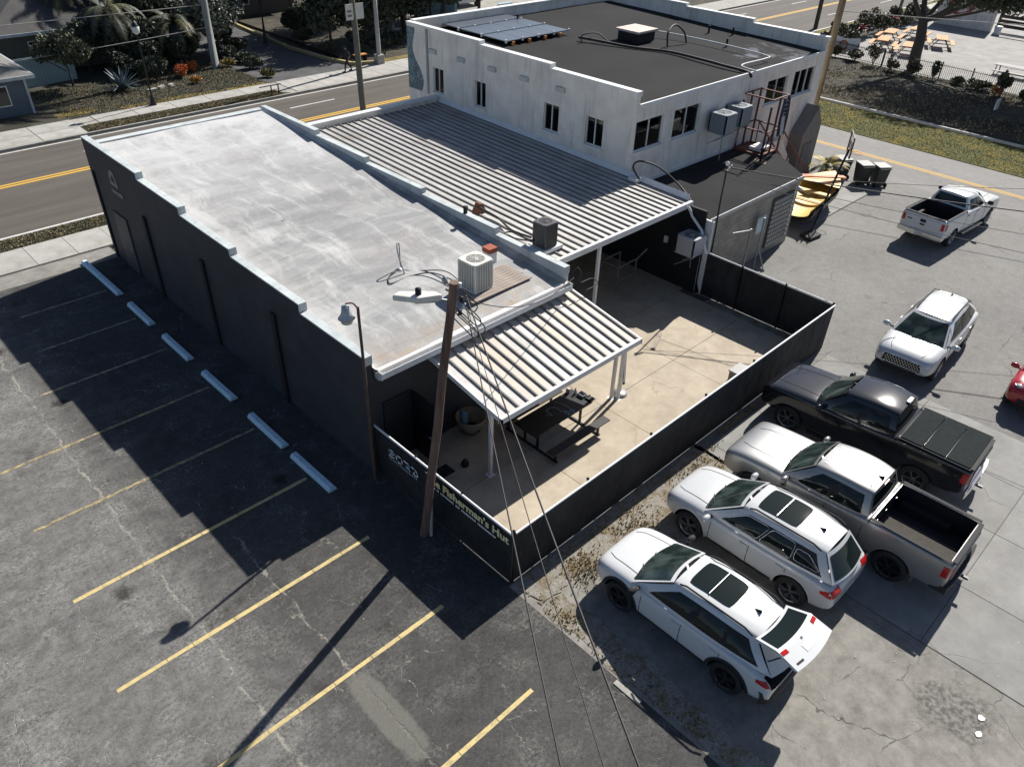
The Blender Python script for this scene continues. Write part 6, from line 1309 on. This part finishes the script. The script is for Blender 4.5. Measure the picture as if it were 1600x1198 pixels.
# north-west gardens
tree('garden_tree', 'small round dark tree in front of the pale teal fence', 15.4, 55.6, 3.3, (1.75, 1.75, 1.4), [L_dark, L_mid, L_olive], 5200, .13, .09, lobes=11)
fronds('agave_plant', 'large blue grey agave rosette on the front lawn', 17.6, 53.2, .1, 1.5, 46, [L_agave], .1, .11, cat='agave', droop=.35, up=.75, leaf=False)
fronds('fan_palm', 'shaggy palm at the left edge behind the grey blue house', 12.6, 62.0, 3.2, 1.6, 34, [L_mid, L_dark], .12, droop=1.6)
for (x, y, h, lab) in ((19.6, 58.5, 3.6, 'drooping palm behind the street lamp'), (21.6, 60.5, 4.4, 'taller drooping palm further back behind the street lamp'), (23.3, 57.2, 2.6, 'low drooping palm between the street lamp and the thick palm trunk'), (24.0, 61.5, 4.2, 'drooping palm crown touching the top edge behind the thick trunk'), (18.4, 62.5, 4.6, 'drooping palm against the dark house roof')):
    fronds('garden_palm', lab, x, y, h, 2.5, 40, [L_dark, L_olive, L_dark], .13, droop=1.7, group='drooping palms in the front garden')
fronds('royal_palm', 'thick smooth pale palm trunk rising out of the top of the frame', 24.7, 54.9, 12, 3.2, 26, [L_mid], .16, trunk=.27, droop=1.3, bark=pm('smooth_grey_palm_trunk', (.24, .26, .25), .8, .15, 2, 0, .3))
tree('shade_tree', 'broad tree with silvery sunlit leaves left of the driveway', 26.4, 57.6, 4.6, (2.6, 2.3, 2.3), [L_pale, L_mid, L_pale, L_dark], 11000, .15, .22, lobes=13)
tree('shade_tree', 'dark dense tree behind the silvery leaved tree', 25.2, 62.8, 8, (3.6, 3.4, 3.4), [L_dark, L_mid], 9000, .2, .25, lobes=12)
for (x, y, h, cr, lab) in ((20.6, 57.8, 3.4, (2.2, 1.8, 1.8), 'dense dark tree behind the orange croton'), (17.8, 59.2, 3.0, (2.0, 1.4, 1.5), 'dense dark tree behind the agave'), (22.9, 60.2, 5.2, (2.2, 2.0, 2.4), 'dark tree under the drooping palms'), (31.0, 66.0, 7.5, (3.0, 2.6, 3.2), 'dark tree over the far end of the driveway')):
    tree('garden_tree', lab, 15 if False else x, y, h, cr, [L_dark, L_mid, L_dark], 6500, .16, .14, group='dark trees in the front garden', lobes=11)
for (x, y, r_, h, ms, lab) in ((21.8, 53.9, .55, .9, [L_red], 'orange red croton bush left of the thick palm trunk'), (22.9, 54.6, .4, .8, [L_red], 'small orange red bush just left of the thick palm trunk'), (21.9, 52.0, .38, .5, [L_yel, L_red], 'low yellow orange bush near the sidewalk'), (25.5, 54.6, .5, .6, [L_yel, L_olive], 'yellow bush right of the thick palm trunk'),
        (26.3, 50.6, .5, .55, [L_yel, L_mid, L_dark], 'yellow edged bush at the driveway corner'), (26.6, 56.8, .8, .9, [L_mid, L_dark], 'rounded grey green bush in the bed beside the driveway'), (27.2, 55.2, .8, .8, [L_mid, L_dark], 'low grey green bush along the driveway bed'), (26.7, 53.3, .8, .8, [L_mid, L_dark, L_olive], 'grey green bush nearest the sidewalk in the driveway bed'),
        (20.2, 54.2, 1.1, 1.6, [L_dark, L_mid], 'dark bush between the agave and the orange croton'), (20.9, 56.2, 1.3, 2.2, [L_dark], 'tall dark bush behind the orange croton'), (18.9, 56.4, 1.2, 1.7, [L_dark], 'dark bush behind the agave'), (22.7, 56.4, 1.2, 2.4, [L_dark], 'dark bush directly behind the thick palm trunk'), (28.0, 58.0, .9, 1.2, [L_dark, L_mid], 'bush under the silvery tree'), (33.6, 57.8, 1.1, 1.3, [L_dark, L_mid], 'bush against the yellow driveway kerb'), (33.5, 54.2, .8, .8, [L_dark, L_olive], 'low bush at the kerb bend of the driveway'), (36.4, 54.4, 1.3, 1.2, [L_dark, L_mid], 'broad dark bush left of the stone fountain'), (38.8, 53.6, 1.1, 1.0, [L_dark], 'dark bush in front of the stone fountain'), (43.6, 55.6, 1.6, 1.6, [L_dark, L_mid], 'broad dark bush right of the stone fountain'), (45.4, 52.6, 1.2, 1.0, [L_dark, L_olive], 'spreading bush touching the mural corner of the white building'), (34.8, 60.5, 1.5, 2.0, [L_dark, L_mid], 'tall bush beside the far part of the driveway'), (24.6, 58.6, 1.4, 2.0, [L_dark, L_mid], 'dark bush left of the silvery tree'), (28.3, 61.5, 1.3, 1.6, [L_dark], 'dark bush at the far end of the bed by the driveway')):
    bush('garden_bush', lab, x, y, r_, h, ms, int(900*r_*h/.4)+400, .11 if ms[0] in (L_red, L_yel) else .13)
for (x, y, lab) in ((37.2, 54.6, 'tall tree whose crown leaves the frame above the walking person'), (41.6, 55.0, 'tall tree whose crown leaves the frame above the fountain'), (46.2, 55.6, 'tall tree whose crown leaves the frame left of the solar panels'), (50.8, 56.2, 'tall tree standing behind the white building corner'), (31.2, 59.5, 'tall tree whose crown leaves the frame above the driveway')):
    tree('shade_tree', lab, x, y, 8.2, (3.0, 2.7, 2.4), [L_dark, L_mid, L_dark], 7000, .18, .2, group='tall shade trees across the street', lobes=11, cz=6.2)
for (x, y, h, cr, lab, ms) in ((35.2, 56.4, 4.4, (2.8, 2.4, 2.6), 'dark tree right of the driveway kerb', [L_dark, L_mid]), (38.6, 55.9, 4.6, (3.0, 2.6, 2.9), 'dark tree behind the pale concrete pole', [L_dark, L_mid, L_dark]), (42.6, 56.6, 4.8, (3.1, 2.8, 3.0), 'dark tree left of the white building corner', [L_dark, L_mid]),
        (46.4, 57.6, 5.0, (3.0, 2.8, 2.8), 'tree touching the top edge over the white building corner', [L_mid, L_dark, L_olive]), (37.0, 61.0, 8, (4.0, 3.4, 3.6), 'tall back tree behind the driveway trees', [L_dark]), (42.0, 62.5, 8.5, (4.2, 3.4, 3.8), 'tall back tree left of the parked van', [L_dark, L_mid]), (49.6, 60.0, 6, (2.4, 2.4, 2.6), 'smaller olive tree next to the parked van', [L_mid, L_olive])):
    tree('garden_tree', lab, x, y, h, cr, ms, 9000, .17, .16, group='dark trees east of the driveway', lobes=12)
for k, (x, y, r_, h) in enumerate(((35.6, 52.6, .7, .6), (37.5, 52.9, .9, .8), (39.6, 53.6, 1.0, .9), (42.0, 53.4, .8, .7), (36.0, 51.0, .45, .4), (44.3, 54.2, 1.0, .9))):
    bush('garden_bush', ['low bush just behind the walking person', 'low bush behind the pale concrete pole', 'bush by the stone fountain', 'low bush right of the stone fountain', 'small dry bush at the sidewalk by the concrete pole', 'bush at the white building corner across the street'][k], x, y, r_, h, [L_olive, L_mid, L_dark], 420, .12)
ft = thing('fountain', 'small pale two tier stone fountain in the dark garden', 'fountain', (40.6, 55.4, .11)); MB().lathe([(.3, 0), (.18, .1), (.12, .5), (.62, .62), (.66, .7), (.1, .68), (.08, 1.1), (.32, 1.2), (.34, 1.26), (.05, 1.24), (.04, 1.5), (0, 1.55)], (40.6, 55.4, .11), n=24).build('bowl', M_kerb, ft)
bn = thing('orange_bench', 'small orange bench by the sidewalk behind the walking person', 'bench', (33.9, 50.5, .11)); MB().b2(33.4, 34.4, 50.3, 50.75, .5, .56).build('seat', pm('orange_wood', (.5, .22, .05), .7), bn)
for x in (33.5, 34.3): MB().b2(x-.04, x+.04, 50.32, 50.72, .11, .5).build('leg', M_dsteel, bn)
rk = MB()
for (x, y, r_) in ((18.9, 51.9, .3), (19.6, 52.2, .25), (20.3, 52.3, .2)): rk.box((x, y, .16), (r_*2, r_, .2), random.random())
rk.build('garden_stones', M_kerb)['kind'] = 'stuff'
# street lamp
sl_ = thing('street_lamp', 'black post lamp with white lantern on the far sidewalk', 'street lamp', (17.7, 48.95, .1))
MB().tube([(17.7, 48.95, .1), (17.7, 48.95, 4.1)], .06, 10, .04).build('post', M_dsteel, sl_); MB().lathe([(.2, 0), (.18, .15), (.08, .6)], (17.7, 48.95, .1), n=12).build('base', M_dsteel, sl_)
MB().lathe([(.08, 4.1), (.19, 4.2), (.22, 4.5), (.06, 4.6), (0, 4.62)], (17.7, 48.95, 0), n=14).build('lantern', pm('white_lantern_glass', (.65, .68, .66), .3), sl_); MB().lathe([(.2, 4.5), (.14, 4.68), (.03, 4.82), (0, 4.84)], (17.7, 48.95, 0), n=14).build('cap', M_dsteel, sl_)
rl = thing('hand_rail', 'short dark hand rail at the kerb ramp', 'railing', (24.6, 46.5, .12))
for x in (24.2, 24.7): MB().b2(x-.03, x+.03, 46.3, 46.36, .1, .75).build('post', M_dsteel, rl)
MB().bar((23.4, 46.33, .75), (24.9, 46.33, .75), .05).build('rail', M_dsteel, rl)
# houses north
def house(name, label, x0, x1, y0, y1, h, rh, wm, rm, ov=.5, wins=()):
    t_ = thing(name, label, 'house', ((x0+x1)/2, (y0+y1)/2, 0)); MB().b2(x0, x1, y0, y1, 0, h).build('wall', wm, t_); mb = MB(); a, b, c, d = x0-ov, x1+ov, y0-ov, y1+ov; ins = min(b-a, d-c)/2
    if b-a > d-c: r0, r1 = ((a+ins, (c+d)/2), (b-ins, (c+d)/2))
    else: r0, r1 = (((a+b)/2, c+ins), ((a+b)/2, d-ins))
    z = h+.02; V_ = [(a, c, z), (b, c, z), (b, d, z), (a, d, z), (*r0, h+rh), (*r1, h+rh)]
    F_ = [(0, 1, 5, 4), (1, 2, 5), (2, 3, 4, 5), (3, 0, 4)] if b-a > d-c else [(0, 1, 4), (1, 2, 5, 4), (2, 3, 5), (3, 0, 4, 5)]
    mb.add(V_, F_); mb.build('roof', rm, t_); tr = MB()
    for p, q in ((0, 1), (1, 2), (2, 3), (3, 0)): tr.bar(Vector(V_[p])+Vector((0, 0, -.08)), Vector(V_[q])+Vector((0, 0, -.08)), .08, .18)
    tr.build('fascia', M_cap, t_)
    for (x, zb, w_, hh, ax) in wins:
        w1 = MB(); 
        if ax == 'S': w1.b2(x-w_/2, x+w_/2, y0-.03, y0-.002, zb, zb+hh)
        else: w1.b2(x1+.002, x1+.03, x-w_/2, x+w_/2, zb, zb+hh)
        wo = w1.build('window', M_wtrim, t_); w2 = MB()
        if ax == 'S': w2.b2(x-w_/2+.06, x+w_/2-.06, y0-.04, y0-.031, zb+.06, zb+hh-.06)
        else: w2.b2(x1+.031, x1+.04, x-w_/2+.06, x+w_/2-.06, zb+.06, zb+hh-.06)
        w2.build('pane', M_glass, wo)
    return t_
for k, (x, y, w1, w2) in enumerate(((13.6, 50.2, 1.1, .5), (18.6, 49.5, 2.6, .3), (23.0, 49.4, 2.4, .25), (36.5, 49.6, 2.4, .4))):
    struct('yellowed_turf', MB().prism(ragged([(x-w1, y-w2), (x+w1, y-w2), (x+w1, y+w2), (x-w1, y+w2)], 8, .12), .0, .122+.001*k), M_gold)
M_shing = pm('grey_shingle', (.17, .165, .155), .9, .3, 2.5, 0, .4, 14); M_dshing = pm('dark_grey_shingle', (.07, .068, .066), .9, .25, 2, 0, .3, 10)
hs_ = house('grey_blue_house', 'grey blue house with shingle roof at the left edge', -3, 11.85, 51.6, 63, 2.25, 2.0, pm('grey_blue_siding', (.1, .13, .155), .8, .1, 2), M_shing, .45, [(9.7, .7, 2.3, 1.1, 'S')])
MB().b2(11.77, 11.89, 51.56, 51.64, 0, 2.2).build('corner_trim', M_cap, hs_)
house('brown_house', 'large dark hipped roof house behind the garden trees at the top left', 12.9, 23.5, 60.6, 76, 2.7, 3.2, pm('tan_grey_wall', (.13, .12, .1), .85), M_dshing, .6, [(15.5, 1, 1.4, 1.1, 'S'), (20, 1, 1.4, 1.1, 'S')])
house('dark_house', 'dark house at the end of the driveway', 26, 40, 70, 82, 3.2, 2.6, pm('shaded_brown_wall', (.11, .1, .09), .85), M_dshing, .6, [(30, 1, 1.4, 1.4, 'S'), (35, 1, 1.4, 1.4, 'S')])
tf = thing('teal_fence', 'pale teal board fence beside the grey blue house', 'fence', (14.8, 57.4, .1)); bme = MB().b2(0, .19, 0, .04, 0, 1.75).mesh('board', pm('pale_teal_paint', (.3, .42, .44), .7, .12, 4))
for k in range(18): inst('board', bme, (-2.0+k*.2, -.25+k*.028, 0), tf, R(8))
# parked van and teal wall north-east
tw_ = tag(MB().b2(50.8, 51.1, 59.5, 68, 0, 2.6).build('teal_wall', pm('teal_wall_paint', (.2, .33, .37), .8)), 'pale teal wall end beside the parked van at the top edge', 'wall')
vn = thing('parked_van', 'white van seen at the top edge above the white building', 'van', (54.2, 62.5, .12)); 
mb = MB(); mb.ext([(51.9, .5), (56.3, .5), (56.5, 1.2), (55.6, 1.35), (54.9, 2.1), (52.0, 2.15), (51.85, 1.3)], 61.6, 63.5, 'Y'); mb.build('body', P_white2, vn, bevel=.08)
mb = MB(); mb.ext([(54.95, 2.0), (55.55, 1.38), (54.6, 1.38), (54.6, 2.0)], 61.58, 61.599, 'Y'); mb.build('side_window', M_cg, vn)
for x in (52.8, 55.6): MB().lathe([(0, -.1), (.36, -.1), (.36, .1), (0, .1)], (x, 61.7, .48), 'Y', 20).build('wheel', M_tyre, vn)
struct('north_car_park', MB().prism([(47, 59), (75, 59), (75, 80), (47, 80)], -.2, .13), mat_conc('dusty_car_park', (.24, .22, .19), (.34, .32, .28), sst=.3))
tag(MB().b2(57.5, 59.4, 60.6, 60.8, .13, .26).build('wheel_stop', M_stop), 'pale blue wheel stop beside the white van at the top edge', 'wheel stop')
# palm pot near the annex
fronds('potted_palm', 'yellow green potted palm between the stairs and the bins', 38.4, 15.9, .7, 1.2, 24, [L_yel, L_olive, L_mid], .07, 0, .05, 1.2, 'palm tree', bark=M_twig)
tag(MB().lathe([(.16, 0), (.22, .4), (.18, .4), (.16, .35), (0, .35)], (38.4, 15.9, 0), n=16).build('plant_pot', M_plast), 'dark plant pot holding the yellow green palm', 'pot')
bush('shrub', 'pale green shrub behind the wheelie bins', 40.3, 16.6, .6, .7, [L_yel, L_mid], 420, .1, 0)

# east side: picnic yard
def fence_iron(x0, y0, x1, y1, n):
    t_ = thing('iron_fence', 'black iron picket fence along the picnic yard', 'fence', ((x0+x1)/2, (y0+y1)/2, .12)); a, b = Vector((x0, y0, .15)), Vector((x1, y1, .15)); L_ = (b-a).length
    for z in (.15, 1.05): MB().bar(a+Vector((0, 0, z)), b+Vector((0, 0, z)), .04).build('rail', M_dsteel, t_)
    for k in range(n+1): p = a.lerp(b, k/n); MB().b2(p.x-.04, p.x+.04, p.y-.04, p.y+.04, .1, 1.45).build('post', M_dsteel, t_)
    mb = MB(); m = int(L_/.14)
    for k in range(m): p = a.lerp(b, k/m); mb.b2(p.x-.011, p.x+.011, p.y-.011, p.y+.011, .16, 1.32)
    mb.build('pickets', M_dsteel, t_)['kind'] = 'stuff'
fence_iron(65.0, 29.2, 62.3, 2.0, 12)
def ptable(x, y, rz, lab, m, group='orange picnic tables under the oak'):
    t_ = thing('picnic_table', lab, 'picnic table', (x, y, .12), rz, group)
    t_.scale = (1.22, 1.22, 1.08)
    for k in range(5): MB().b2(-.9, .9, -.37+k*.15, -.23+k*.15, .73, .77).build('tabletop_plank', m, t_, False)
    for s in (-1, 1):
        MB().b2(-.9, .9, s*.75-.13, s*.75+.13, .42, .46).build('bench', m, t_, False)
        lg = MB(); lg.bar((s*.6, -.65, 0), (s*.6, -.15, .73), .09, .05); lg.bar((s*.6, .65, 0), (s*.6, .15, .73), .09, .05); lg.bar((s*.6, -.85, .4), (s*.6, .85, .4), .09, .05); lg.build('leg', pm('dark_table_leg', (.09, .06, .03), .8), t_, False)
M_orw = pm('orange_stained_wood', (.5, .19, .022), .7, .2, 4)
ptable(71.2, 27.6, .25, 'orange picnic table farthest left near the hedge', M_orw); ptable(74.8, 28.6, .2, 'orange picnic table second from the left by the hedge', M_orw); ptable(78.2, 27.6, .1, 'orange picnic table behind the oak trunk', M_orw); ptable(75.8, 24.6, .4, 'orange picnic table right of the oak trunk', M_orw); ptable(70.6, 25.2, .3, 'orange picnic table hidden partly by the fence', M_orw)
bnc = thing('iron_bench', 'black iron picnic bench at the right edge of the picnic yard', 'bench', (70.3, 17.0, .12))
for k in range(3): MB().b2(69.9+k*.28, 70.12+k*.28, 15.7, 18.3, .76, .8).build('slat', M_dsteel, bnc)
for y in (15.9, 18.1): MB().bar((69.6, y, .12), (69.9, y, .78), .06).build('leg', M_dsteel, bnc); MB().bar((71.0, y, .12), (70.7, y, .78), .06).build('leg', M_dsteel, bnc)
for x in (69.4, 71.2): MB().b2(x-.13, x+.13, 15.8, 18.2, .46, .5).build('seat', M_dsteel, bnc)
# oak
ok = thing('oak_tree', 'big dark oak with forked trunk at the picnic yard fence', 'tree', (65.6, 22.6, .2)); mb = MB()
mb.tube(curve([(65.6, 22.6, 0), (65.7, 22.8, 1.2), (65.9, 22.9, 2.4), (66.1, 23.2, 3.6)], 4), .45, 12, .34); o_ = Vector((66.1, 23.2, 3.5))
ends = [((66.6, 25.5, 6.5), .24), ((66.3, 24.2, 8.0), .26), ((66.0, 20.5, 5.6), .26), ((66.5, 17.5, 7.0), .2), ((69.5, 22.0, 7.5), .22), ((63.5, 24.5, 7.2), .18), ((67.5, 14.8, 6.6), .14)]
for e, r_ in ends: e = Vector(e); mb.tube(curve([o_, o_.lerp(e, .4)+Vector((0, 0, -.2)), e], 5), r_, 9, r_*.4)
for _ in range(60):
    e = Vector(random.choice(ends)[0]); q = e+Vector((random.uniform(-2.5, 2.5), random.uniform(-2.5, 2.5), random.uniform(-.6, 2))); mb.tube([e.lerp(o_, random.uniform(0, .5)), e.lerp(q, .5), q], .05, 5, .015)
mb.build('trunk', M_bark, ok)
leaves(16000, (67.5, 18.0, 9.4), (5.5, 8.5, 3.0), .2, [L_dark, L_olive, L_mid], 'crown', ok, 18); leaves(9000, (65.8, 17.0, 5.6), (3.0, 5.2, 1.5), .13, [L_dark, L_olive, L_mid], 'crown', ok, 12); leaves(2500, (67, 22.5, 7.2), (3, 3.5, 1.2), .13, [L_dark, L_olive], 'crown', ok, 9)
for (x, y, h, lab) in ((66.5, 12.0, 10.5, 'leafy tree at the top right corner'), (65.0, 4.5, 10.5, 'tree beyond the right edge shading the bank'), (64, -4, 10, 'tree beyond the right edge near the iron fence')):
    tree('yard_tree', lab, x, y, h, (5.2, 5.2, 3.0), [L_dark, L_olive, L_mid], 11000, .22, .25, group='trees around the picnic yard')
ORD = 'first second third fourth fifth sixth seventh eighth ninth tenth eleventh twelfth thirteenth fourteenth fifteenth sixteenth'.split()
hedge = [(66.5+1.55*k+random.uniform(-.2, .2), 30.9+random.uniform(-.3, .3)) for k in range(14)]
for k, (x, y) in enumerate(hedge):
    bush('hedge_shrub', f'dark leafy hedge shrub along the road, {ORD[k]} counted from the white building', x, y, random.uniform(.8, 1.35), random.uniform(1.1, 2.3), random.choice(([L_dark, L_dark, L_olive], [L_dark, L_mid], [L_dark, L_brown])), 1300, random.uniform(.1, .17), .12, 'roadside hedge shrubs')
for (x, y, lab) in ((72.6, 30.4, 'crimson plant in the hedge, left one'), (79.2, 30.6, 'crimson plant in the hedge, middle one'), (85.3, 31.0, 'crimson plant in the hedge, far right one')): fronds('crimson_plant', lab, x, y, .9, .9, 16, [L_pink], .09, .12, .03, 1.0, 'plant', leaf=False)
for k in range(16):
    y = 28.4-1.62*k; x = 65.0-.1*(29.2-y)-.75; bush('fence_shrub', f'dark shrub at the foot of the iron fence, {ORD[k]} counted from the banner', x+random.uniform(-.2, .2), y, random.uniform(.35, .95), random.uniform(.5, 1.9), random.choice(([L_dark, L_olive], [L_dark, L_brown], [L_mid, L_dark, L_brown])), random.randint(350, 950), random.uniform(.09, .16), .25, 'shrubs along the iron fence')
bush('fence_shrub', 'orange and pink flowering shrub at the iron fence', 62.2, 15.6, .45, .8, [L_red, L_pink, L_yel], 260, .1, .25)
bnn = thing('banner', 'white banner with round orange emblem on the yard fence', 'banner', (65.4, 28.4, .3)); mb = MB(); mb.grid(lambda u, v_: (65.0+.3*u-.04*math.sin(u*5), 27.0+2.6*u, .45+1.2*v_+.1*math.cos(u*6)), 8, 3); mb.build('cloth', M_wtrim, bnn)
mb = MB(); mb.lathe([(.24, -.006), (.38, -.006), (.38, -.03)], (65.08, 28.3, 1.05), 'X', 24); mb.build('emblem', pm('orange_print', (.55, .16, .07), .7), bnn)
mu = thing('mural_wall', 'white wall with large red ring emblem behind the picnic yard', 'wall', (87, 25.6, .1)); MB().b2(87, 87.3, 24.2, 29.5, .1, 3.6).build('wall', M_white, mu)
mb = MB(); mb.lathe([(.95, -.006), (1.25, -.006), (1.25, -.02), (.95, -.02)], (86.985, 27.4, 2.3), 'X', 32); mb.lathe([(.3, -.006), (.7, -.006), (.7, -.02)], (86.985, 27.4, 2.3), 'X', 24); mb.build('ring_emblem', pm('faded_red_print', (.42, .09, .1), .8, .3, 3), mu)
dk = thing('timber_fence', 'dark timber fence with openings at the back of the picnic yard', 'fence', (88, 19, .1))
for y in (12, 15, 18, 21, 24): MB().b2(87.9, 88.1, y-.1, y+.1, .1, 2.6).build('post', M_dsteel, dk)
for z in (.5, .9, 1.3, 2.5): MB().b2(87.95, 88.05, 12, 24, z, z+.28).build('board', pm('dark_timber', (.04, .035, .03), .85), dk)
tag(MB().b2(58.5, 59.1, 14.3, 14.4, .2, .95).build('utility_sign', M_wtrim), 'small white sign with dark logo on the leaf litter bank', 'sign')
for (x, y) in ((86.2, 22.6), (85.2, 19)): pass
tag(MB().lathe([(.25, 0), (.35, .7), (.3, .7), (0, .65)], (86.3, 23.4, .12), n=16).build('white_planter', M_wtrim), 'white planter pot right of the mural wall', 'planter', None); tag(MB().lathe([(.25, 0), (.35, .7), (.3, .7), (0, .65)], (86.0, 19.6, .12), n=16).build('white_planter', M_wtrim), 'white planter pot in front of the dark timber fence', 'planter')

# ---------------------------------------------------------------- person walking on the far sidewalk
def person(loc, rz):
    t_ = thing('person', 'person in dark clothes and cap walking along the far sidewalk', 'person', loc, rz)
    J = [(0, 0, .95), (0, 0, 1.15), (.03, 0, 1.38), (.05, 0, 1.5), (.08, 0, 1.63),                     # pelvis..head
         (0, .09, .9), (.22, .1, .5), (.30, .1, .08), (.42, .1, .05), (0, -.09, .9), (-.12, -.1, .5), (-.38, -.1, .18), (-.34, -.1, .06),
         (.03, .19, 1.38), (-.12, .24, 1.12), (.02, .24, .9), (.05, .24, .82), (.03, -.19, 1.38), (.14, -.24, 1.12), (.34, -.22, 1.0), (.41, -.21, .98)]
    E_ = [(0, 1), (1, 2), (2, 3), (3, 4), (0, 5), (5, 6), (6, 7), (7, 8), (0, 9), (9, 10), (10, 11), (11, 12), (2, 13), (13, 14), (14, 15), (15, 16), (2, 17), (17, 18), (18, 19), (19, 20)]
    rad = [.14, .14, .16, .06, .1, .1, .07, .05, .04, .1, .07, .05, .04, .07, .05, .035, .03, .07, .05, .035, .03]
    me = bpy.data.meshes.new('body'); me.from_pydata(J, E_, []); o = bpy.data.objects.new('body', me); C.objects.link(o)
    o.modifiers.new('k', 'SKIN'); sk = me.skin_vertices[0].data
    for i, r_ in enumerate(rad): sk[i].radius = (r_, r_*(.8 if i > 3 else 1.1)); sk[i].use_root = (i == 0)
    o.modifiers.new('s', 'SUBSURF').levels = 2; o.modifiers['s'].render_levels = 2
    m2 = ev_mesh(o); o.modifiers.clear(); o.data = m2; skin = pm('skin', (.3, .17, .11), .6); cl = pm('navy_clothes', (.015, .016, .025), .85); m2.materials.clear(); [m2.materials.append(m) for m in (cl, skin)]
    for p in m2.polygons:
        p.use_smooth = True; c = p.center; p.material_index = 1 if (c.z > 1.49 or (abs(c.y) > .2 and c.z < 1.1)) else 0
    o.parent = t_
    MB().lathe([(.115, 1.66), (.12, 1.7), (.09, 1.77), (0, 1.79)], (.08, 0, 0), n=16).build('cap', cl, t_, False); MB().b2(.17, .29, -.07, .07, 1.665, 1.68).build('cap_peak', cl, t_, False)
    for (x, y, z, s) in ((.37, .1, .05, 0), (-.32, -.1, .06, 0)): MB().b2(x-.1, x+.15, y-.045, y+.045, z-.05, z+.04).build('shoe', M_black, t_, False, .015)
    hnd = MB()
    for (x, y, z) in ((.05, .24, .80), (.44, -.21, .98)):
        for k in range(4): hnd.tube([(x, y-.03+k*.02, z), (x+.03, y-.03+k*.02, z-.05), (x+.04, y-.03+k*.02, z-.08)], .009, 5, .006)
        hnd.tube([(x, y-.03, z), (x+.05, y-.05, z-.02)], .01, 5, .007)
    hnd.build('fingers', skin, t_, False)
    fc = MB(); fc.tube([(.17, 0, 1.64), (.2, 0, 1.6)], .014, 6); fc.box((.165, .035, 1.645), (.02, .02, .012)); fc.box((.165, -.035, 1.645), (.02, .02, .012)); fc.box((.168, 0, 1.57), (.015, .05, .01)); fc.build('face_features', skin, t_, False)
person((31.35, 48.4, .12), R(180))
